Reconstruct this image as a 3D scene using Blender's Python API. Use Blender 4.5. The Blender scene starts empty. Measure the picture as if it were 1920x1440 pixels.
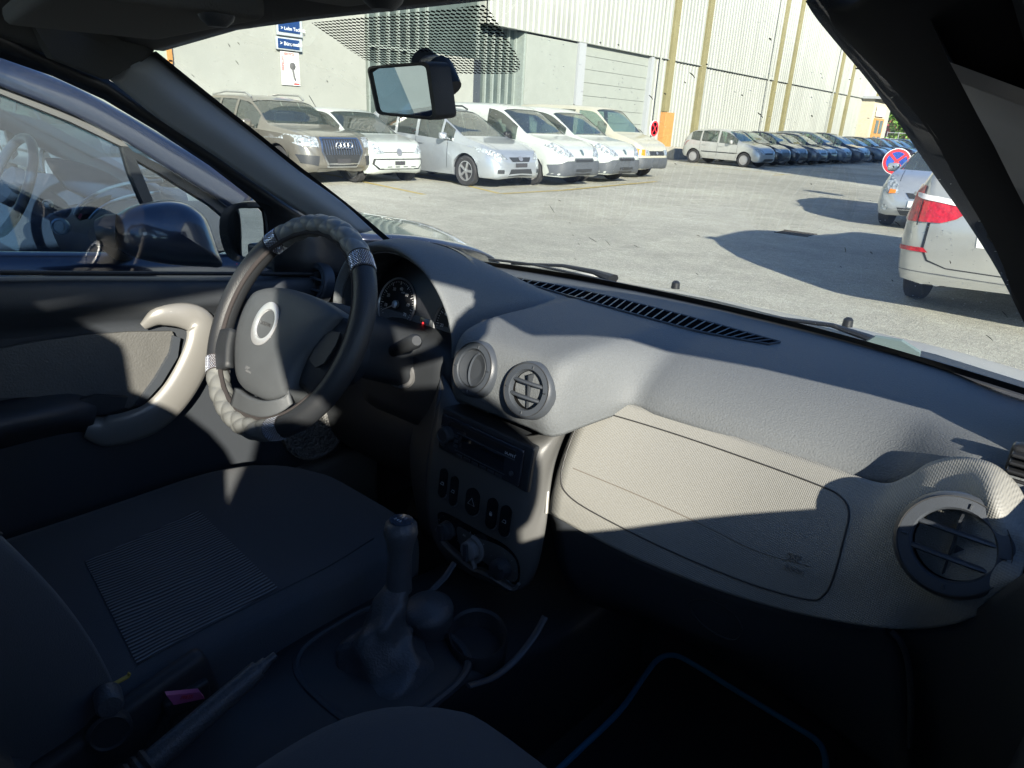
import bpy, bmesh, math, random
from mathutils import Vector, Matrix
from mathutils.bvhtree import BVHTree
random.seed(7)
S = bpy.context.scene
PI = math.pi

# ------------------------------------------------------------------ camera, sky, sun, exposure
CAM = Vector((0.70, 0.0, 1.45))
YAW, PITCH, ROLL, FPX = math.radians(39.5), math.radians(20.9), math.radians(3.1), 1300.0
FWD = Vector((-math.sin(YAW)*math.cos(PITCH), math.cos(YAW)*math.cos(PITCH), -math.sin(PITCH)))
_r = Vector((math.cos(YAW), math.sin(YAW), 0)); _u = _r.cross(FWD)
RGT = _r*math.cos(ROLL) + _u*math.sin(ROLL)
UPV = _u*math.cos(ROLL) - _r*math.sin(ROLL)
cd = bpy.data.cameras.new("camera"); cam = bpy.data.objects.new("camera", cd)
S.collection.objects.link(cam)
m3 = Matrix((RGT, UPV, -FWD)).transposed()
cam.matrix_world = Matrix.Translation(CAM) @ m3.to_4x4()
cd.sensor_width = 36.0; cd.lens = FPX/1920*36.0
cd.clip_start = 0.03; cd.clip_end = 3000
S.camera = cam

SUN_TO = Vector((1.0, -0.70, 0.50)).normalized()          # towards the sun
elev = math.asin(SUN_TO.z); azim = math.atan2(SUN_TO.x, SUN_TO.y)
sl = bpy.data.lights.new("sun", 'SUN'); sl.energy = 4.9; sl.angle = math.radians(0.6); sl.color = (1.0, 0.93, 0.80)
so = bpy.data.objects.new("sun", sl); S.collection.objects.link(so)
so.rotation_euler = (-SUN_TO).to_track_quat('-Z', 'Y').to_euler()
W = bpy.data.worlds.new("World"); S.world = W; W.use_nodes = True
nt = W.node_tree; bg = nt.nodes['Background']
sky = nt.nodes.new('ShaderNodeTexSky'); sky.sky_type = 'NISHITA'; sky.sun_disc = False
sky.sun_elevation = elev; sky.sun_rotation = azim; sky.air_density = 1.0; sky.dust_density = 0.6; sky.ozone_density = 3.0
tint = nt.nodes.new('ShaderNodeMix'); tint.data_type = 'RGBA'; tint.blend_type = 'MULTIPLY'; tint.inputs['Factor'].default_value = 1.0; tint.inputs['B'].default_value = (0.72, 0.93, 1.22, 1)
nt.links.new(sky.outputs[0], tint.inputs['A']); nt.links.new(tint.outputs['Result'], bg.inputs[0]); bg.inputs[1].default_value = 0.080
S.view_settings.view_transform = 'Standard'; S.view_settings.look = 'None'
S.view_settings.exposure = 1.38; S.view_settings.gamma = 1.0
S.cycles.max_bounces = 8; S.cycles.transparent_max_bounces = 24
S.cycles.caustics_reflective = False; S.cycles.caustics_refractive = False
try: S.cycles.use_denoising = True
except Exception: pass

# ------------------------------------------------------------------ helpers
def P(px, py, ax, v):
    """point where the sight line through photo pixel (px,py) meets the plane x/y/z = v"""
    d = FWD*FPX + RGT*(px-960.0) - UPV*(py-720.0)
    i = 'xyz'.index(ax); t = (v-CAM[i])/d[i]
    return CAM + d*t
def PL(px, py, p0, n, off=0.0):
    d = FWD*FPX + RGT*(px-960.0) - UPV*(py-720.0)
    t = (p0-CAM).dot(n)/d.dot(n)
    return CAM + d*t + n*off
def V(*a): return Vector(a)

MATS = {}
def mat(name, col, rough=0.5, metal=0.0, coat=0.0, bump=None, spec=None, emit=None, vary=0.0, vscale=8.0, alpha=None, vcol=None, sheen=0.0, rvary=0.0):
    if name in MATS: return MATS[name]
    m = bpy.data.materials.new(name); m.use_nodes = True; n = m.node_tree; b = n.nodes['Principled BSDF']
    b.inputs['Base Color'].default_value = (*col, 1); b.inputs['Roughness'].default_value = rough
    b.inputs['Metallic'].default_value = metal; b.inputs['Coat Weight'].default_value = coat
    b.inputs['Coat Roughness'].default_value = 0.05
    if sheen: b.inputs['Sheen Weight'].default_value = sheen
    if spec is not None: b.inputs['Specular IOR Level'].default_value = spec
    if emit: b.inputs['Emission Color'].default_value = (*emit[:3], 1); b.inputs['Emission Strength'].default_value = emit[3]
    tc = n.nodes.new('ShaderNodeTexCoord')
    if vary:
        no = n.nodes.new('ShaderNodeTexNoise'); no.inputs['Scale'].default_value = vscale; no.inputs['Detail'].default_value = 8
        no.inputs['Roughness'].default_value = 0.65
        n.links.new(tc.outputs['Object'], no.inputs['Vector'])
        mx = n.nodes.new('ShaderNodeMix'); mx.data_type = 'RGBA'
        mx.inputs['A'].default_value = (*[c*(1-vary) for c in col], 1)
        mx.inputs['B'].default_value = (*(vcol or [min(1, c*(1+vary)) for c in col]), 1)
        rp = n.nodes.new('ShaderNodeMapRange'); rp.inputs['From Min'].default_value = 0.32; rp.inputs['From Max'].default_value = 0.68
        n.links.new(no.outputs['Fac'], rp.inputs['Value']); n.links.new(rp.outputs[0], mx.inputs['Factor'])
        n.links.new(mx.outputs['Result'], b.inputs['Base Color'])
        if rvary:
            rr = n.nodes.new('ShaderNodeMapRange'); rr.inputs['To Min'].default_value = rough-rvary; rr.inputs['To Max'].default_value = rough+rvary
            n.links.new(no.outputs['Fac'], rr.inputs['Value']); n.links.new(rr.outputs[0], b.inputs['Roughness'])
    if bump:
        kind, scale, dist = bump
        bp = n.nodes.new('ShaderNodeBump'); bp.inputs['Distance'].default_value = dist; bp.inputs['Strength'].default_value = 1.0
        if kind == 'noise':
            t = n.nodes.new('ShaderNodeTexNoise'); t.inputs['Scale'].default_value = scale; t.inputs['Detail'].default_value = 3
            n.links.new(tc.outputs['Object'], t.inputs['Vector']); h = t.outputs['Fac']
        elif kind == 'vor':
            t = n.nodes.new('ShaderNodeTexVoronoi'); t.inputs['Scale'].default_value = scale
            n.links.new(tc.outputs['Object'], t.inputs['Vector']); h = t.outputs['Distance']
        elif kind == 'weave':
            sx = n.nodes.new('ShaderNodeSeparateXYZ'); n.links.new(tc.outputs['Object'], sx.inputs[0])
            def sn(sock_a, sock_b, sg):
                a = n.nodes.new('ShaderNodeMath'); a.operation = 'MULTIPLY_ADD'; a.inputs[1].default_value = sg
                n.links.new(sock_b, a.inputs[0]); n.links.new(sock_a, a.inputs[2])
                k = n.nodes.new('ShaderNodeMath'); k.operation = 'MULTIPLY'; k.inputs[1].default_value = scale; n.links.new(a.outputs[0], k.inputs[0])
                s = n.nodes.new('ShaderNodeMath'); s.operation = 'SINE'; n.links.new(k.outputs[0], s.inputs[0]); return s.outputs[0]
            a = sn(sx.outputs['X'], sx.outputs['Z'], 1.0); c = sn(sx.outputs['X'], sx.outputs['Z'], -1.0)
            q = n.nodes.new('ShaderNodeMath'); q.operation = 'MULTIPLY'; n.links.new(a, q.inputs[0]); n.links.new(c, q.inputs[1]); h = q.outputs[0]
        n.links.new(h, bp.inputs['Height']); n.links.new(bp.outputs[0], b.inputs['Normal'])
    m.diffuse_color = (*col, 1)
    MATS[name] = m; return m

def glassmat(name, tint=(0.85, 0.9, 0.88), rough=0.0, ior=1.45, base=0.0, dust_haze=0.0, dust_haze_col=(0.8, 0.8, 0.78), specks=False):
    if name in MATS: return MATS[name]
    m = bpy.data.materials.new(name); m.use_nodes = True; n = m.node_tree; n.nodes.clear()
    out = n.nodes.new('ShaderNodeOutputMaterial')
    tr = n.nodes.new('ShaderNodeBsdfTransparent'); tr.inputs[0].default_value = (*tint, 1)
    gl = n.nodes.new('ShaderNodeBsdfGlossy'); gl.inputs['Roughness'].default_value = rough; gl.inputs['Color'].default_value = (1, 1, 1, 1)
    fr = n.nodes.new('ShaderNodeFresnel'); fr.inputs['IOR'].default_value = ior
    mx = n.nodes.new('ShaderNodeMixShader')
    geo = n.nodes.new('ShaderNodeNewGeometry')
    ad = n.nodes.new('ShaderNodeMath'); ad.operation = 'ADD'; ad.inputs[1].default_value = base
    ad.use_clamp = True
    n.links.new(fr.outputs[0], ad.inputs[0]); n.links.new(ad.outputs[0], mx.inputs[0])
    n.links.new(tr.outputs[0], mx.inputs[1]); n.links.new(gl.outputs[0], mx.inputs[2])
    last = mx.outputs[0]
    if dust_haze or specks:
        df = n.nodes.new('ShaderNodeBsdfDiffuse'); df.inputs[0].default_value = (*dust_haze_col, 1)
        tl = n.nodes.new('ShaderNodeBsdfTranslucent'); tl.inputs[0].default_value = (*dust_haze_col, 1)
        dt = n.nodes.new('ShaderNodeMixShader'); dt.inputs[0].default_value = 0.5
        n.links.new(df.outputs[0], dt.inputs[1]); n.links.new(tl.outputs[0], dt.inputs[2])
        tc = n.nodes.new('ShaderNodeTexCoord')
        fac = n.nodes.new('ShaderNodeMath'); fac.operation = 'ADD'; fac.inputs[0].default_value = dust_haze; fac.inputs[1].default_value = 0; fac.use_clamp = True
        if specks:
            vo = n.nodes.new('ShaderNodeTexVoronoi'); vo.inputs['Scale'].default_value = 150; vo.inputs['Randomness'].default_value = 1
            n.links.new(tc.outputs['Object'], vo.inputs['Vector'])
            lt = n.nodes.new('ShaderNodeMath'); lt.operation = 'LESS_THAN'; lt.inputs[1].default_value = 0.14
            n.links.new(vo.outputs['Distance'], lt.inputs[0])
            cr = n.nodes.new('ShaderNodeSeparateColor'); n.links.new(vo.outputs['Color'], cr.inputs[0])
            g1 = n.nodes.new('ShaderNodeMath'); g1.operation = 'GREATER_THAN'; g1.inputs[1].default_value = 0.74; n.links.new(cr.outputs[0], g1.inputs[0])
            no = n.nodes.new('ShaderNodeTexNoise'); no.inputs['Scale'].default_value = 7; no.inputs['Detail'].default_value = 4; n.links.new(tc.outputs['Object'], no.inputs['Vector'])
            g2 = n.nodes.new('ShaderNodeMapRange'); g2.inputs['From Min'].default_value = 0.42; g2.inputs['From Max'].default_value = 0.62; g2.inputs['To Max'].default_value = 0.85
            n.links.new(no.outputs['Fac'], g2.inputs['Value'])
            a = n.nodes.new('ShaderNodeMath'); a.operation = 'MULTIPLY'; n.links.new(lt.outputs[0], a.inputs[0]); n.links.new(g1.outputs[0], a.inputs[1])
            b2 = n.nodes.new('ShaderNodeMath'); b2.operation = 'MULTIPLY'; n.links.new(a.outputs[0], b2.inputs[0]); n.links.new(g2.outputs[0], b2.inputs[1])
            n.links.new(b2.outputs[0], fac.inputs[1])
        m2 = n.nodes.new('ShaderNodeMixShader'); n.links.new(fac.outputs[0], m2.inputs[0]); n.links.new(last, m2.inputs[1]); n.links.new(dt.outputs[0], m2.inputs[2]); last = m2.outputs[0]
    n.links.new(last, out.inputs[0]); MATS[name] = m; return m

COL = S.collection
def tag(o, label=None, cat=None, group=None, kind=None):
    if label: o['label'] = label
    if cat: o['category'] = cat
    if group: o['group'] = group
    if kind: o['kind'] = kind
    return o
def empty(name, loc=(0, 0, 0), rz=0.0, parent=None):
    o = bpy.data.objects.new(name, None); COL.objects.link(o); o.location = loc; o.rotation_euler = (0, 0, rz); o.parent = parent
    o.empty_display_size = 0.1
    return o

class MB:
    def __init__(s): s.v = []; s.f = []; s.mi = []; s.cur = 0
    def add(s, vs, fs, mi=None):
        b = len(s.v); s.v += [Vector(v) for v in vs]; s.f += [tuple(b+i for i in f) for f in fs]; s.mi += [s.cur if mi is None else mi]*len(fs); return s
    def box(s, c, d, rot=None, bev=0.0, mi=None):
        bm = bmesh.new(); bmesh.ops.create_cube(bm, size=1.0)
        for v in bm.verts: v.co = Vector((v.co.x*d[0], v.co.y*d[1], v.co.z*d[2]))
        if bev: bmesh.ops.bevel(bm, geom=list(bm.edges), offset=min(bev, min(d)*0.49), segments=3, affect='EDGES', profile=0.6)
        M = rot.to_3x3() if rot is not None else Matrix.Identity(3)
        vs = [M @ v.co + Vector(c) for v in bm.verts]; bm.verts.index_update()
        fs = [[v.index for v in f.verts] for f in bm.faces]; bm.free(); return s.add(vs, fs, mi)
    def tube(s, pts, r, n=10, closed=False, cap=True, flat=1.0, up=None, mi=None):
        pts = [Vector(p) for p in pts]; N = len(pts); rr = r if isinstance(r, (list, tuple)) else [r]*N
        vs = []; fs = []; prev = None
        for i, p in enumerate(pts):
            a = pts[i-1] if (i > 0 or closed) else p; b = pts[(i+1) % N] if (i < N-1 or closed) else p
            t = (b-a); t = t.normalized() if t.length > 1e-9 else Vector((0, 0, 1))
            u = up if up is not None else (prev if prev is not None else (Vector((0, 0, 1)) if abs(t.z) < 0.9 else Vector((1, 0, 0))))
            x = (u - t*u.dot(t)); x = x.normalized() if x.length > 1e-6 else t.orthogonal().normalized(); y = t.cross(x); prev = x
            for k in range(n):
                an = 2*PI*k/n; vs.append(p + (x*math.cos(an)*flat + y*math.sin(an))*rr[i])
        M = N if closed else N-1
        for i in range(M):
            for k in range(n):
                a = i*n+k; b = i*n+(k+1) % n; c = ((i+1) % N)*n+(k+1) % n; d = ((i+1) % N)*n+k; fs.append((a, b, c, d))
        if cap and not closed: fs += [tuple(range(n))[::-1], tuple((N-1)*n+k for k in range(n))]
        return s.add(vs, fs, mi)
    def lathe(s, prof, o, axis, n=28, ref=None, sx=1.0, sy=1.0, mi=None, cap=True):
        """prof: (radius, height along axis)"""
        ax = Vector(axis).normalized(); x = (ref - ax*ref.dot(ax)).normalized() if ref is not None else ax.orthogonal().normalized(); y = ax.cross(x); o = Vector(o)
        vs = []; fs = []; m = len(prof)
        for r, h in prof:
            for k in range(n):
                a = 2*PI*k/n; vs.append(o + ax*h + (x*math.cos(a)*sx + y*math.sin(a)*sy)*r)
        for i in range(m-1):
            for k in range(n): fs.append((i*n+k, i*n+(k+1) % n, (i+1)*n+(k+1) % n, (i+1)*n+k))
        if cap and prof[0][0] > 1e-6: fs.append(tuple(range(n))[::-1])
        if cap and prof[-1][0] > 1e-6: fs.append(tuple((m-1)*n+k for k in range(n)))
        return s.add(vs, fs, mi)
    def prism(s, pts, ext, mi=None):
        pts = [Vector(p) for p in pts]; n = len(pts); e = Vector(ext)
        vs = pts + [p+e for p in pts]
        fs = [tuple(range(n))[::-1], tuple(range(n, 2*n))] + [(i, (i+1) % n, n+(i+1) % n, n+i) for i in range(n)]
        return s.add(vs, fs, mi)
    def grid(s, rows, mi=None, closed=False):
        nr = len(rows); nc = len(rows[0]); vs = [p for r in rows for p in r]; fs = []
        for i in range(nr-1):
            for j in range(nc if closed else nc-1): fs.append((i*nc+j, i*nc+(j+1) % nc, (i+1)*nc+(j+1) % nc, (i+1)*nc+j))
        return s.add(vs, fs, mi)
    def build(s, name, m, parent=None, smooth=True, fix=False, auto=40, solid=0.0, soff=-1.0, merge=False):
        me = bpy.data.meshes.new(name); off = Vector((0, 0, 0))
        p = parent
        while p is not None:
            off += Vector(p.location) if abs(p.rotation_euler.z) < 1e-9 else Vector((0, 0, 0)); p = p.parent
        me.from_pydata([tuple(v-off) if not getattr(s, 'local', False) else tuple(v) for v in s.v], [], s.f)
        ms = m if isinstance(m, (list, tuple)) else [m]
        for q in ms: me.materials.append(q)
        for pl, k in zip(me.polygons, s.mi): pl.material_index = k
        bm = bmesh.new(); bm.from_mesh(me)
        if merge: bmesh.ops.remove_doubles(bm, verts=bm.verts, dist=1e-5)
        if fix: bmesh.ops.recalc_face_normals(bm, faces=bm.faces)
        for f in bm.faces: f.smooth = smooth
        if smooth:
            ca = math.radians(auto)
            for e in bm.edges:
                if len(e.link_faces) == 2:
                    try:
                        if e.calc_face_angle() > ca: e.smooth = False
                    except Exception: pass
        bm.to_mesh(me); bm.free()
        o = bpy.data.objects.new(name, me); COL.objects.link(o); o.parent = parent
        if solid:
            md = o.modifiers.new('thickness', 'SOLIDIFY'); md.thickness = solid; md.offset = soff
        return o
def LMB():
    m = MB(); m.local = True; return m

def cr(p0, p1, p2, p3, t):
    return 0.5*((2*p1) + (p2-p0)*t + (2*p0-5*p1+4*p2-p3)*t*t + (3*p1-p0-3*p2+p3)*t*t*t)
def spline(pts, n, closed=False):
    pts = [Vector(p) if hasattr(p, '__len__') else p for p in pts]; N = len(pts); out = []
    M = N if closed else N-1
    for i in range(M):
        g = (lambda k: pts[k % N]) if closed else (lambda k: pts[k] if 0 <= k < N else (2*pts[0]-pts[1] if k < 0 else 2*pts[-1]-pts[-2]))
        for k in range(n): out.append(cr(g(i-1), g(i), g(i+1), g(i+2), k/n))
    if not closed: out.append(pts[-1])
    return out
def netgrid(rows, nu=6, nv=6):
    a = [spline(r, nu) for r in rows]; cols = list(zip(*a)); b = [spline(list(c), nv) for c in cols]
    return [list(r) for r in zip(*b)]
def pnet(rows, ax='y'): return [[P(a[0], a[1], ax if len(a) == 3 else a[3], a[2]) for a in r] for r in rows]
def bvh_of(rows):
    vs = []; fs = []; nc = len(rows[0])
    for r in rows: vs += r
    for i in range(len(rows)-1):
        for j in range(nc-1): fs.append((i*nc+j, i*nc+j+1, (i+1)*nc+j+1, (i+1)*nc+j))
    return BVHTree.FromPolygons(vs, fs)
def onsurf(bv, px, py, off=0.0005):
    d = (FWD*FPX + RGT*(px-960.0) - UPV*(py-720.0)).normalized()
    h = bv.ray_cast(CAM, d)
    if h[0] is None: return None
    n = h[1]; n = -n if n.dot(d) > 0 else n
    return h[0] + n*off

def text(name, s, origin, xdir, ydir, size, m, parent, depth=0.0, align='CENTER', bold=0.0):
    """flat lettering, text plane spanned by xdir / ydir; size is the letter height"""
    cu = bpy.data.curves.new(name, 'FONT'); cu.body = s; cu.size = size*1.4; cu.align_x = align; cu.align_y = 'CENTER'
    cu.extrude = depth; cu.offset = bold*size; cu.resolution_u = 3
    ob = bpy.data.objects.new(name, cu); me = bpy.data.meshes.new_from_object(ob); bpy.data.objects.remove(ob)
    x = Vector(xdir).normalized(); y = Vector(ydir).normalized(); y = (y - x*y.dot(x)).normalized(); z = x.cross(y)
    R = Matrix((x, y, z)).transposed()
    off = Vector((0, 0, 0)); p = parent
    while p is not None:
        if abs(p.rotation_euler.z) < 1e-9: off += Vector(p.location)
        p = p.parent
    for v in me.vertices: v.co = R @ v.co + Vector(origin) - off
    me.materials.clear(); me.materials.append(m)
    o = bpy.data.objects.new(name, me); COL.objects.link(o); o.parent = parent; return o

# ------------------------------------------------------------------ materials
M_black = mat('black_plastic', (0.012, 0.013, 0.015), 0.45)
M_gloss = mat('gloss_black', (0.008, 0.009, 0.011), 0.12)
M_rub = mat('rubber', (0.02, 0.02, 0.021), 0.75, vary=0.3, vscale=30)
M_tyre = mat('tyre_rubber', (0.028, 0.028, 0.03), 0.85, vary=0.3, vscale=6)
M_rim = mat('alloy', (0.42, 0.43, 0.45), 0.32, metal=0.7)
M_cap = mat('wheel_cover', (0.36, 0.36, 0.37), 0.45, metal=0.3)
M_chrome = mat('chrome', (0.75, 0.76, 0.78), 0.30, metal=1.0)
M_plate = mat('plate_dark', (0.05, 0.05, 0.055), 0.5)
M_under = mat('underbody', (0.01, 0.01, 0.01), 0.9)
M_lamp = mat('lamp_clear', (0.42, 0.46, 0.48), 0.2, metal=0.35, coat=1.0, vary=0.55, vscale=14, bump=('vor', 16, 0.03))
M_amber = mat('lamp_amber', (0.80, 0.22, 0.02), 0.2, coat=1.0)
M_red = mat('lamp_red', (0.42, 0.012, 0.02), 0.18, coat=1.0, vary=0.35, vscale=22, bump=('vor', 40, 0.004))
M_grey_pl = mat('grey_bumper_plastic', (0.075, 0.085, 0.10), 0.55, vary=0.15, vscale=4)
M_grille = mat('grille_dark', (0.03, 0.033, 0.037), 0.5)
M_seatfar = mat('car_seat_cloth', (0.20, 0.205, 0.21), 0.9)
M_seatlt = mat('car_seat_light', (0.42, 0.43, 0.42), 0.9)
G_car = glassmat('car_glass', (0.62, 0.76, 0.69), 0.0, 1.5, 0.09, dust_haze=.10, dust_haze_col=(.55, .66, .58))  # greenish veil in the glass colour stands in for pale reflections
G_dark = glassmat('car_glass_privacy', (0.10, 0.13, 0.13), 0.0, 1.5, 0.08)
def streaks(m, sx, sy, sz):
    n = m.node_tree; no = [q for q in n.nodes if q.type == 'TEX_NOISE'][0]; l = no.inputs['Vector'].links[0]; src = l.from_socket; mp = n.nodes.new('ShaderNodeMapping'); mp.inputs['Scale'].default_value = (sx, sy, sz); n.links.new(src, mp.inputs['Vector']); n.links.new(mp.outputs[0], no.inputs['Vector'])
def paint(name, col, metal=0.35, rough=0.32): return mat('paint_'+name, col, rough, metal=metal, coat=0.9, vary=0.05, vscale=3)

# ------------------------------------------------------------------ the setting: ground, markings, halls
def asphalt():
    m = mat('asphalt', (0.53, 0.525, 0.455), 0.9); n = m.node_tree; b = n.nodes['Principled BSDF']
    tc = n.nodes.new('ShaderNodeTexCoord')
    def noise(sc, det=6, rough=0.6):
        t = n.nodes.new('ShaderNodeTexNoise'); t.inputs['Scale'].default_value = sc; t.inputs['Detail'].default_value = det; t.inputs['Roughness'].default_value = rough
        n.links.new(tc.outputs['Object'], t.inputs['Vector']); return t.outputs['Fac']
    def ramp(s, a, c, lo=0.0, hi=1.0):
        r = n.nodes.new('ShaderNodeMapRange'); r.inputs['From Min'].default_value = a; r.inputs['From Max'].default_value = c
        r.inputs['To Min'].default_value = lo; r.inputs['To Max'].default_value = hi; n.links.new(s, r.inputs['Value']); return r.outputs[0]
    big = ramp(noise(0.22, 5), 0.35, 0.65, 0.80, 1.12); mid = ramp(noise(2.3, 6), 0.3, 0.7, 0.88, 1.12); fine = ramp(noise(55, 3, 0.8), 0.3, 0.7, 0.62, 1.38)
    vo = n.nodes.new('ShaderNodeTexVoronoi'); vo.inputs['Scale'].default_value = 90; n.links.new(tc.outputs['Object'], vo.inputs['Vector'])
    st = ramp(vo.outputs['Distance'], 0.0, 0.5, 1.25, 0.75)
    def mul(a, c):
        k = n.nodes.new('ShaderNodeMath'); k.operation = 'MULTIPLY'; n.links.new(a, k.inputs[0]); n.links.new(c, k.inputs[1]); return k.outputs[0]
    grit = ramp(noise(14, 4, .75), 0.3, 0.7, 0.82, 1.18)
    tcw = n.nodes.new('ShaderNodeTexNoise'); tcw.inputs['Scale'].default_value = .35; tcw.inputs['Detail'].default_value = 2; tcw.inputs['Distortion'].default_value = 1.2; n.links.new(tc.outputs['Object'], tcw.inputs['Vector'])
    ab = n.nodes.new('ShaderNodeMath'); ab.operation = 'SUBTRACT'; ab.inputs[1].default_value = .5; n.links.new(tcw.outputs['Fac'], ab.inputs[0]); ab2 = n.nodes.new('ShaderNodeMath'); ab2.operation = 'ABSOLUTE'; n.links.new(ab.outputs[0], ab2.inputs[0]); pale = ramp(ab2.outputs[0], 0.0, .012, 1.10, 1.0)
    spot = ramp(noise(1.1, 4, .55), .66, .72, 1.0, .80); patch = ramp(noise(.12, 2, .3), .50, .515, 1.0, .93)
    f = mul(mul(mul(mul(big, mid), mul(fine, st)), mul(grit, pale)), mul(spot, patch))
    cb = n.nodes.new('ShaderNodeVectorMath'); cb.operation = 'SCALE'; cb.inputs[0].default_value = (0.53, 0.525, 0.455); n.links.new(f, cb.inputs['Scale'])
    n.links.new(cb.outputs[0], b.inputs['Base Color'])
    bp = n.nodes.new('ShaderNodeBump'); bp.inputs['Distance'].default_value = 0.012; n.links.new(mul(fine, st), bp.inputs['Height']); n.links.new(bp.outputs[0], b.inputs['Normal'])
    return m
g = MB(); g.add([(-900, -400, 0), (900, -400, 0), (900, 1500, 0), (-900, 1500, 0)], [(0, 1, 2, 3)])
tag(g.build('ground', asphalt(), smooth=False), kind='structure')
M_yel = mat('yellow_line_paint', (0.62, 0.47, 0.11), 0.8, vary=0.35, vscale=9, vcol=(0.50, 0.42, 0.20))
mk = MB()
def line(x0, y0, x1, y1, w=0.13, z=0.004):
    a = Vector((x0, y0, z)); b = Vector((x1, y1, z)); d = (b-a).normalized(); p = Vector((-d.y, d.x, 0))*w/2
    mk.add([a-p, b-p, b+p, a+p], [(0, 1, 2, 3)])
for (a, b) in [((795, 365), (700, 345)), ((936, 363), (806, 331))]:
    p = P(a[0], a[1], 'z', 0); q = P(b[0], b[1], 'z', 0); q = p+(q-p)*2.2
    line(p.x, p.y, q.x, q.y)
p = P(936, 364, 'z', 0); q = P(1060, 357, 'z', 0); r = P(1230, 341, 'z', 0); line(p.x, p.y+0.07, q.x, q.y, z=0.008); line(q.x, q.y+.02, r.x, r.y, z=0.012)
line(-8.9, 27.6, -14.0, 28.6, 0.12); line(-9.2, 26.4, -9.2, 27.5, 0.12)
tag(mk.build('parking_lines', M_yel, smooth=False), kind='structure')
# drain grate
dr = MB(); c = P(1492, 438, 'z', 0)
for i in range(9): dr.box((c.x-.22+i*.055, c.y, 0.006), (0.022, 0.40, 0.012))
for s in (-1, 1): dr.box((c.x, c.y+s*.21, 0.006), (0.52, 0.03, 0.012))
tag(dr.build('drain_grate', mat('cast_iron', (0.05, 0.045, 0.04), 0.7, vary=.3), smooth=False), 'cast iron drain grate set in the sunlit asphalt', 'drain')

XW = -17.3
M_white = mat('white_render_wall', (0.315, 0.33, 0.30), 0.9, vary=0.06, vscale=1.3, bump=('noise', 30, 0.004))
M_clad = mat('white_metal_cladding', (0.31, 0.325, 0.30), 0.5, vary=0.13, vscale=1.6); streaks(M_clad, 1, 1, .10)
M_pil = mat('olive_pilaster', (0.22, 0.20, 0.10), 0.85, vary=0.12, vscale=3)
M_glz = mat('dark_glazing', (0.085, 0.11, 0.105), 0.2, vary=0.35, vscale=0.7)
M_mull = mat('mullion_green', (0.25, 0.29, 0.27), 0.6, vary=0.1)
M_steel = mat('grey_steel_column', (0.34, 0.36, 0.38), 0.6)
M_door = mat('garage_door_white', (0.28, 0.305, 0.28), 0.7, vary=0.04, vscale=2, bump=('noise', 12, .003))
M_orng = mat('orange_paint', (0.48, 0.24, 0.07), 0.7, vary=0.15)
M_conc = mat('concrete', (0.40, 0.39, 0.34), 0.9, vary=0.15, vscale=4)
wb = empty('white_building', (XW, 2, 0))
tag(wb, 'plain white rendered building behind the parked cars with dark glazed entrance front', 'building')
m = MB(); m.box((XW-6, -15+14.62, 6), (12, 29.24-0.0, 12)); m.build('wall', M_white, wb, smooth=False)
m = MB(); m.box((XW-6.02, 17.93, 6), (11.2, 7.35, 11.9)); m.build('glazed_wall', M_glz, wb, smooth=False)
m = MB()
for i in range(18):
    y = 14.62+i*0.40
    if y < 17.2 or y > 19.4: m.box((XW-0.37, y, 3), (0.10, 0.07, 6))
m.box((XW-0.2, 21.55, 2.2), (0.4, 0.16, 4.4))
for z in (3.3,): m.box((XW-0.38, 15.9, z), (0.08, 2.5, 0.10))
m.build('mullion', M_mull, wb, smooth=False)
m = MB(); m.box((XW-0.2, 18.05, 1.65), (0.3, 1.75, 3.3), bev=.02); m.build('white_panel', M_white, wb, smooth=False)
m = MB(); m.box((XW-0.25, 19.15, 1.65), (0.22, 0.42, 3.3)); m.build('door', mat('dark_door', (.06, .07, .08), .4), wb, smooth=False)
m = MB(); m.box((XW-0.12, 19.15, 1.72), (0.06, 0.36, 0.36)); m.build('orange_board', M_orng, wb, smooth=False)
# louvres and a blue window on the far left part of the wall
for yc, zc in [(P(75, 122, 'x', XW).y, 2.0), (P(120, 145, 'x', XW).y, 1.85)]:
    m = MB(); m.box((XW+0.02, yc, zc), (0.05, 0.34, 0.5)); o = m.build('louvre', M_conc, wb, smooth=False)
    m = MB()
    for k in range(6): m.box((XW+0.055, yc, zc-.2+k*.08), (0.03, 0.30, 0.03), rot=Matrix.Rotation(.5, 3, 'Y'))
    m.build('slat', M_steel, o, smooth=False)
q = P(22, 98, 'x', XW); m = MB(); m.box((XW+0.03, q.y-.1, 2.35), (0.06, 0.75, 0.95)); o = m.build('window', mat('window_blue', (.10, .20, .30), .15), wb, smooth=False)
m = MB(); m.box((XW+0.04, q.y-.1, 2.85), (0.10, 0.85, 0.06)); m.box((XW+0.04, q.y-.1, 1.85), (0.10, 0.85, 0.06)); m.box((XW+0.04, q.y+.31, 2.35), (0.10, 0.06, 1.0)); m.build('window_frame', M_steel, o, smooth=False)
q = P(308, 92, 'x', XW)
m = MB(); m.box((XW+0.03, q.y-.12, 3.3), (0.05, 0.30, 2.0)); o = m.build('window', mat('window_green', (.35, .42, .36), .2), wb, smooth=False)
m = MB(); m.box((XW+0.06, q.y+.07, 3.3), (0.12, 0.10, 2.0)); m.box((XW+0.06, q.y-.12, 2.3), (0.12, 0.46, 0.08)); m.build('window_frame', M_orng, o, smooth=False)

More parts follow.
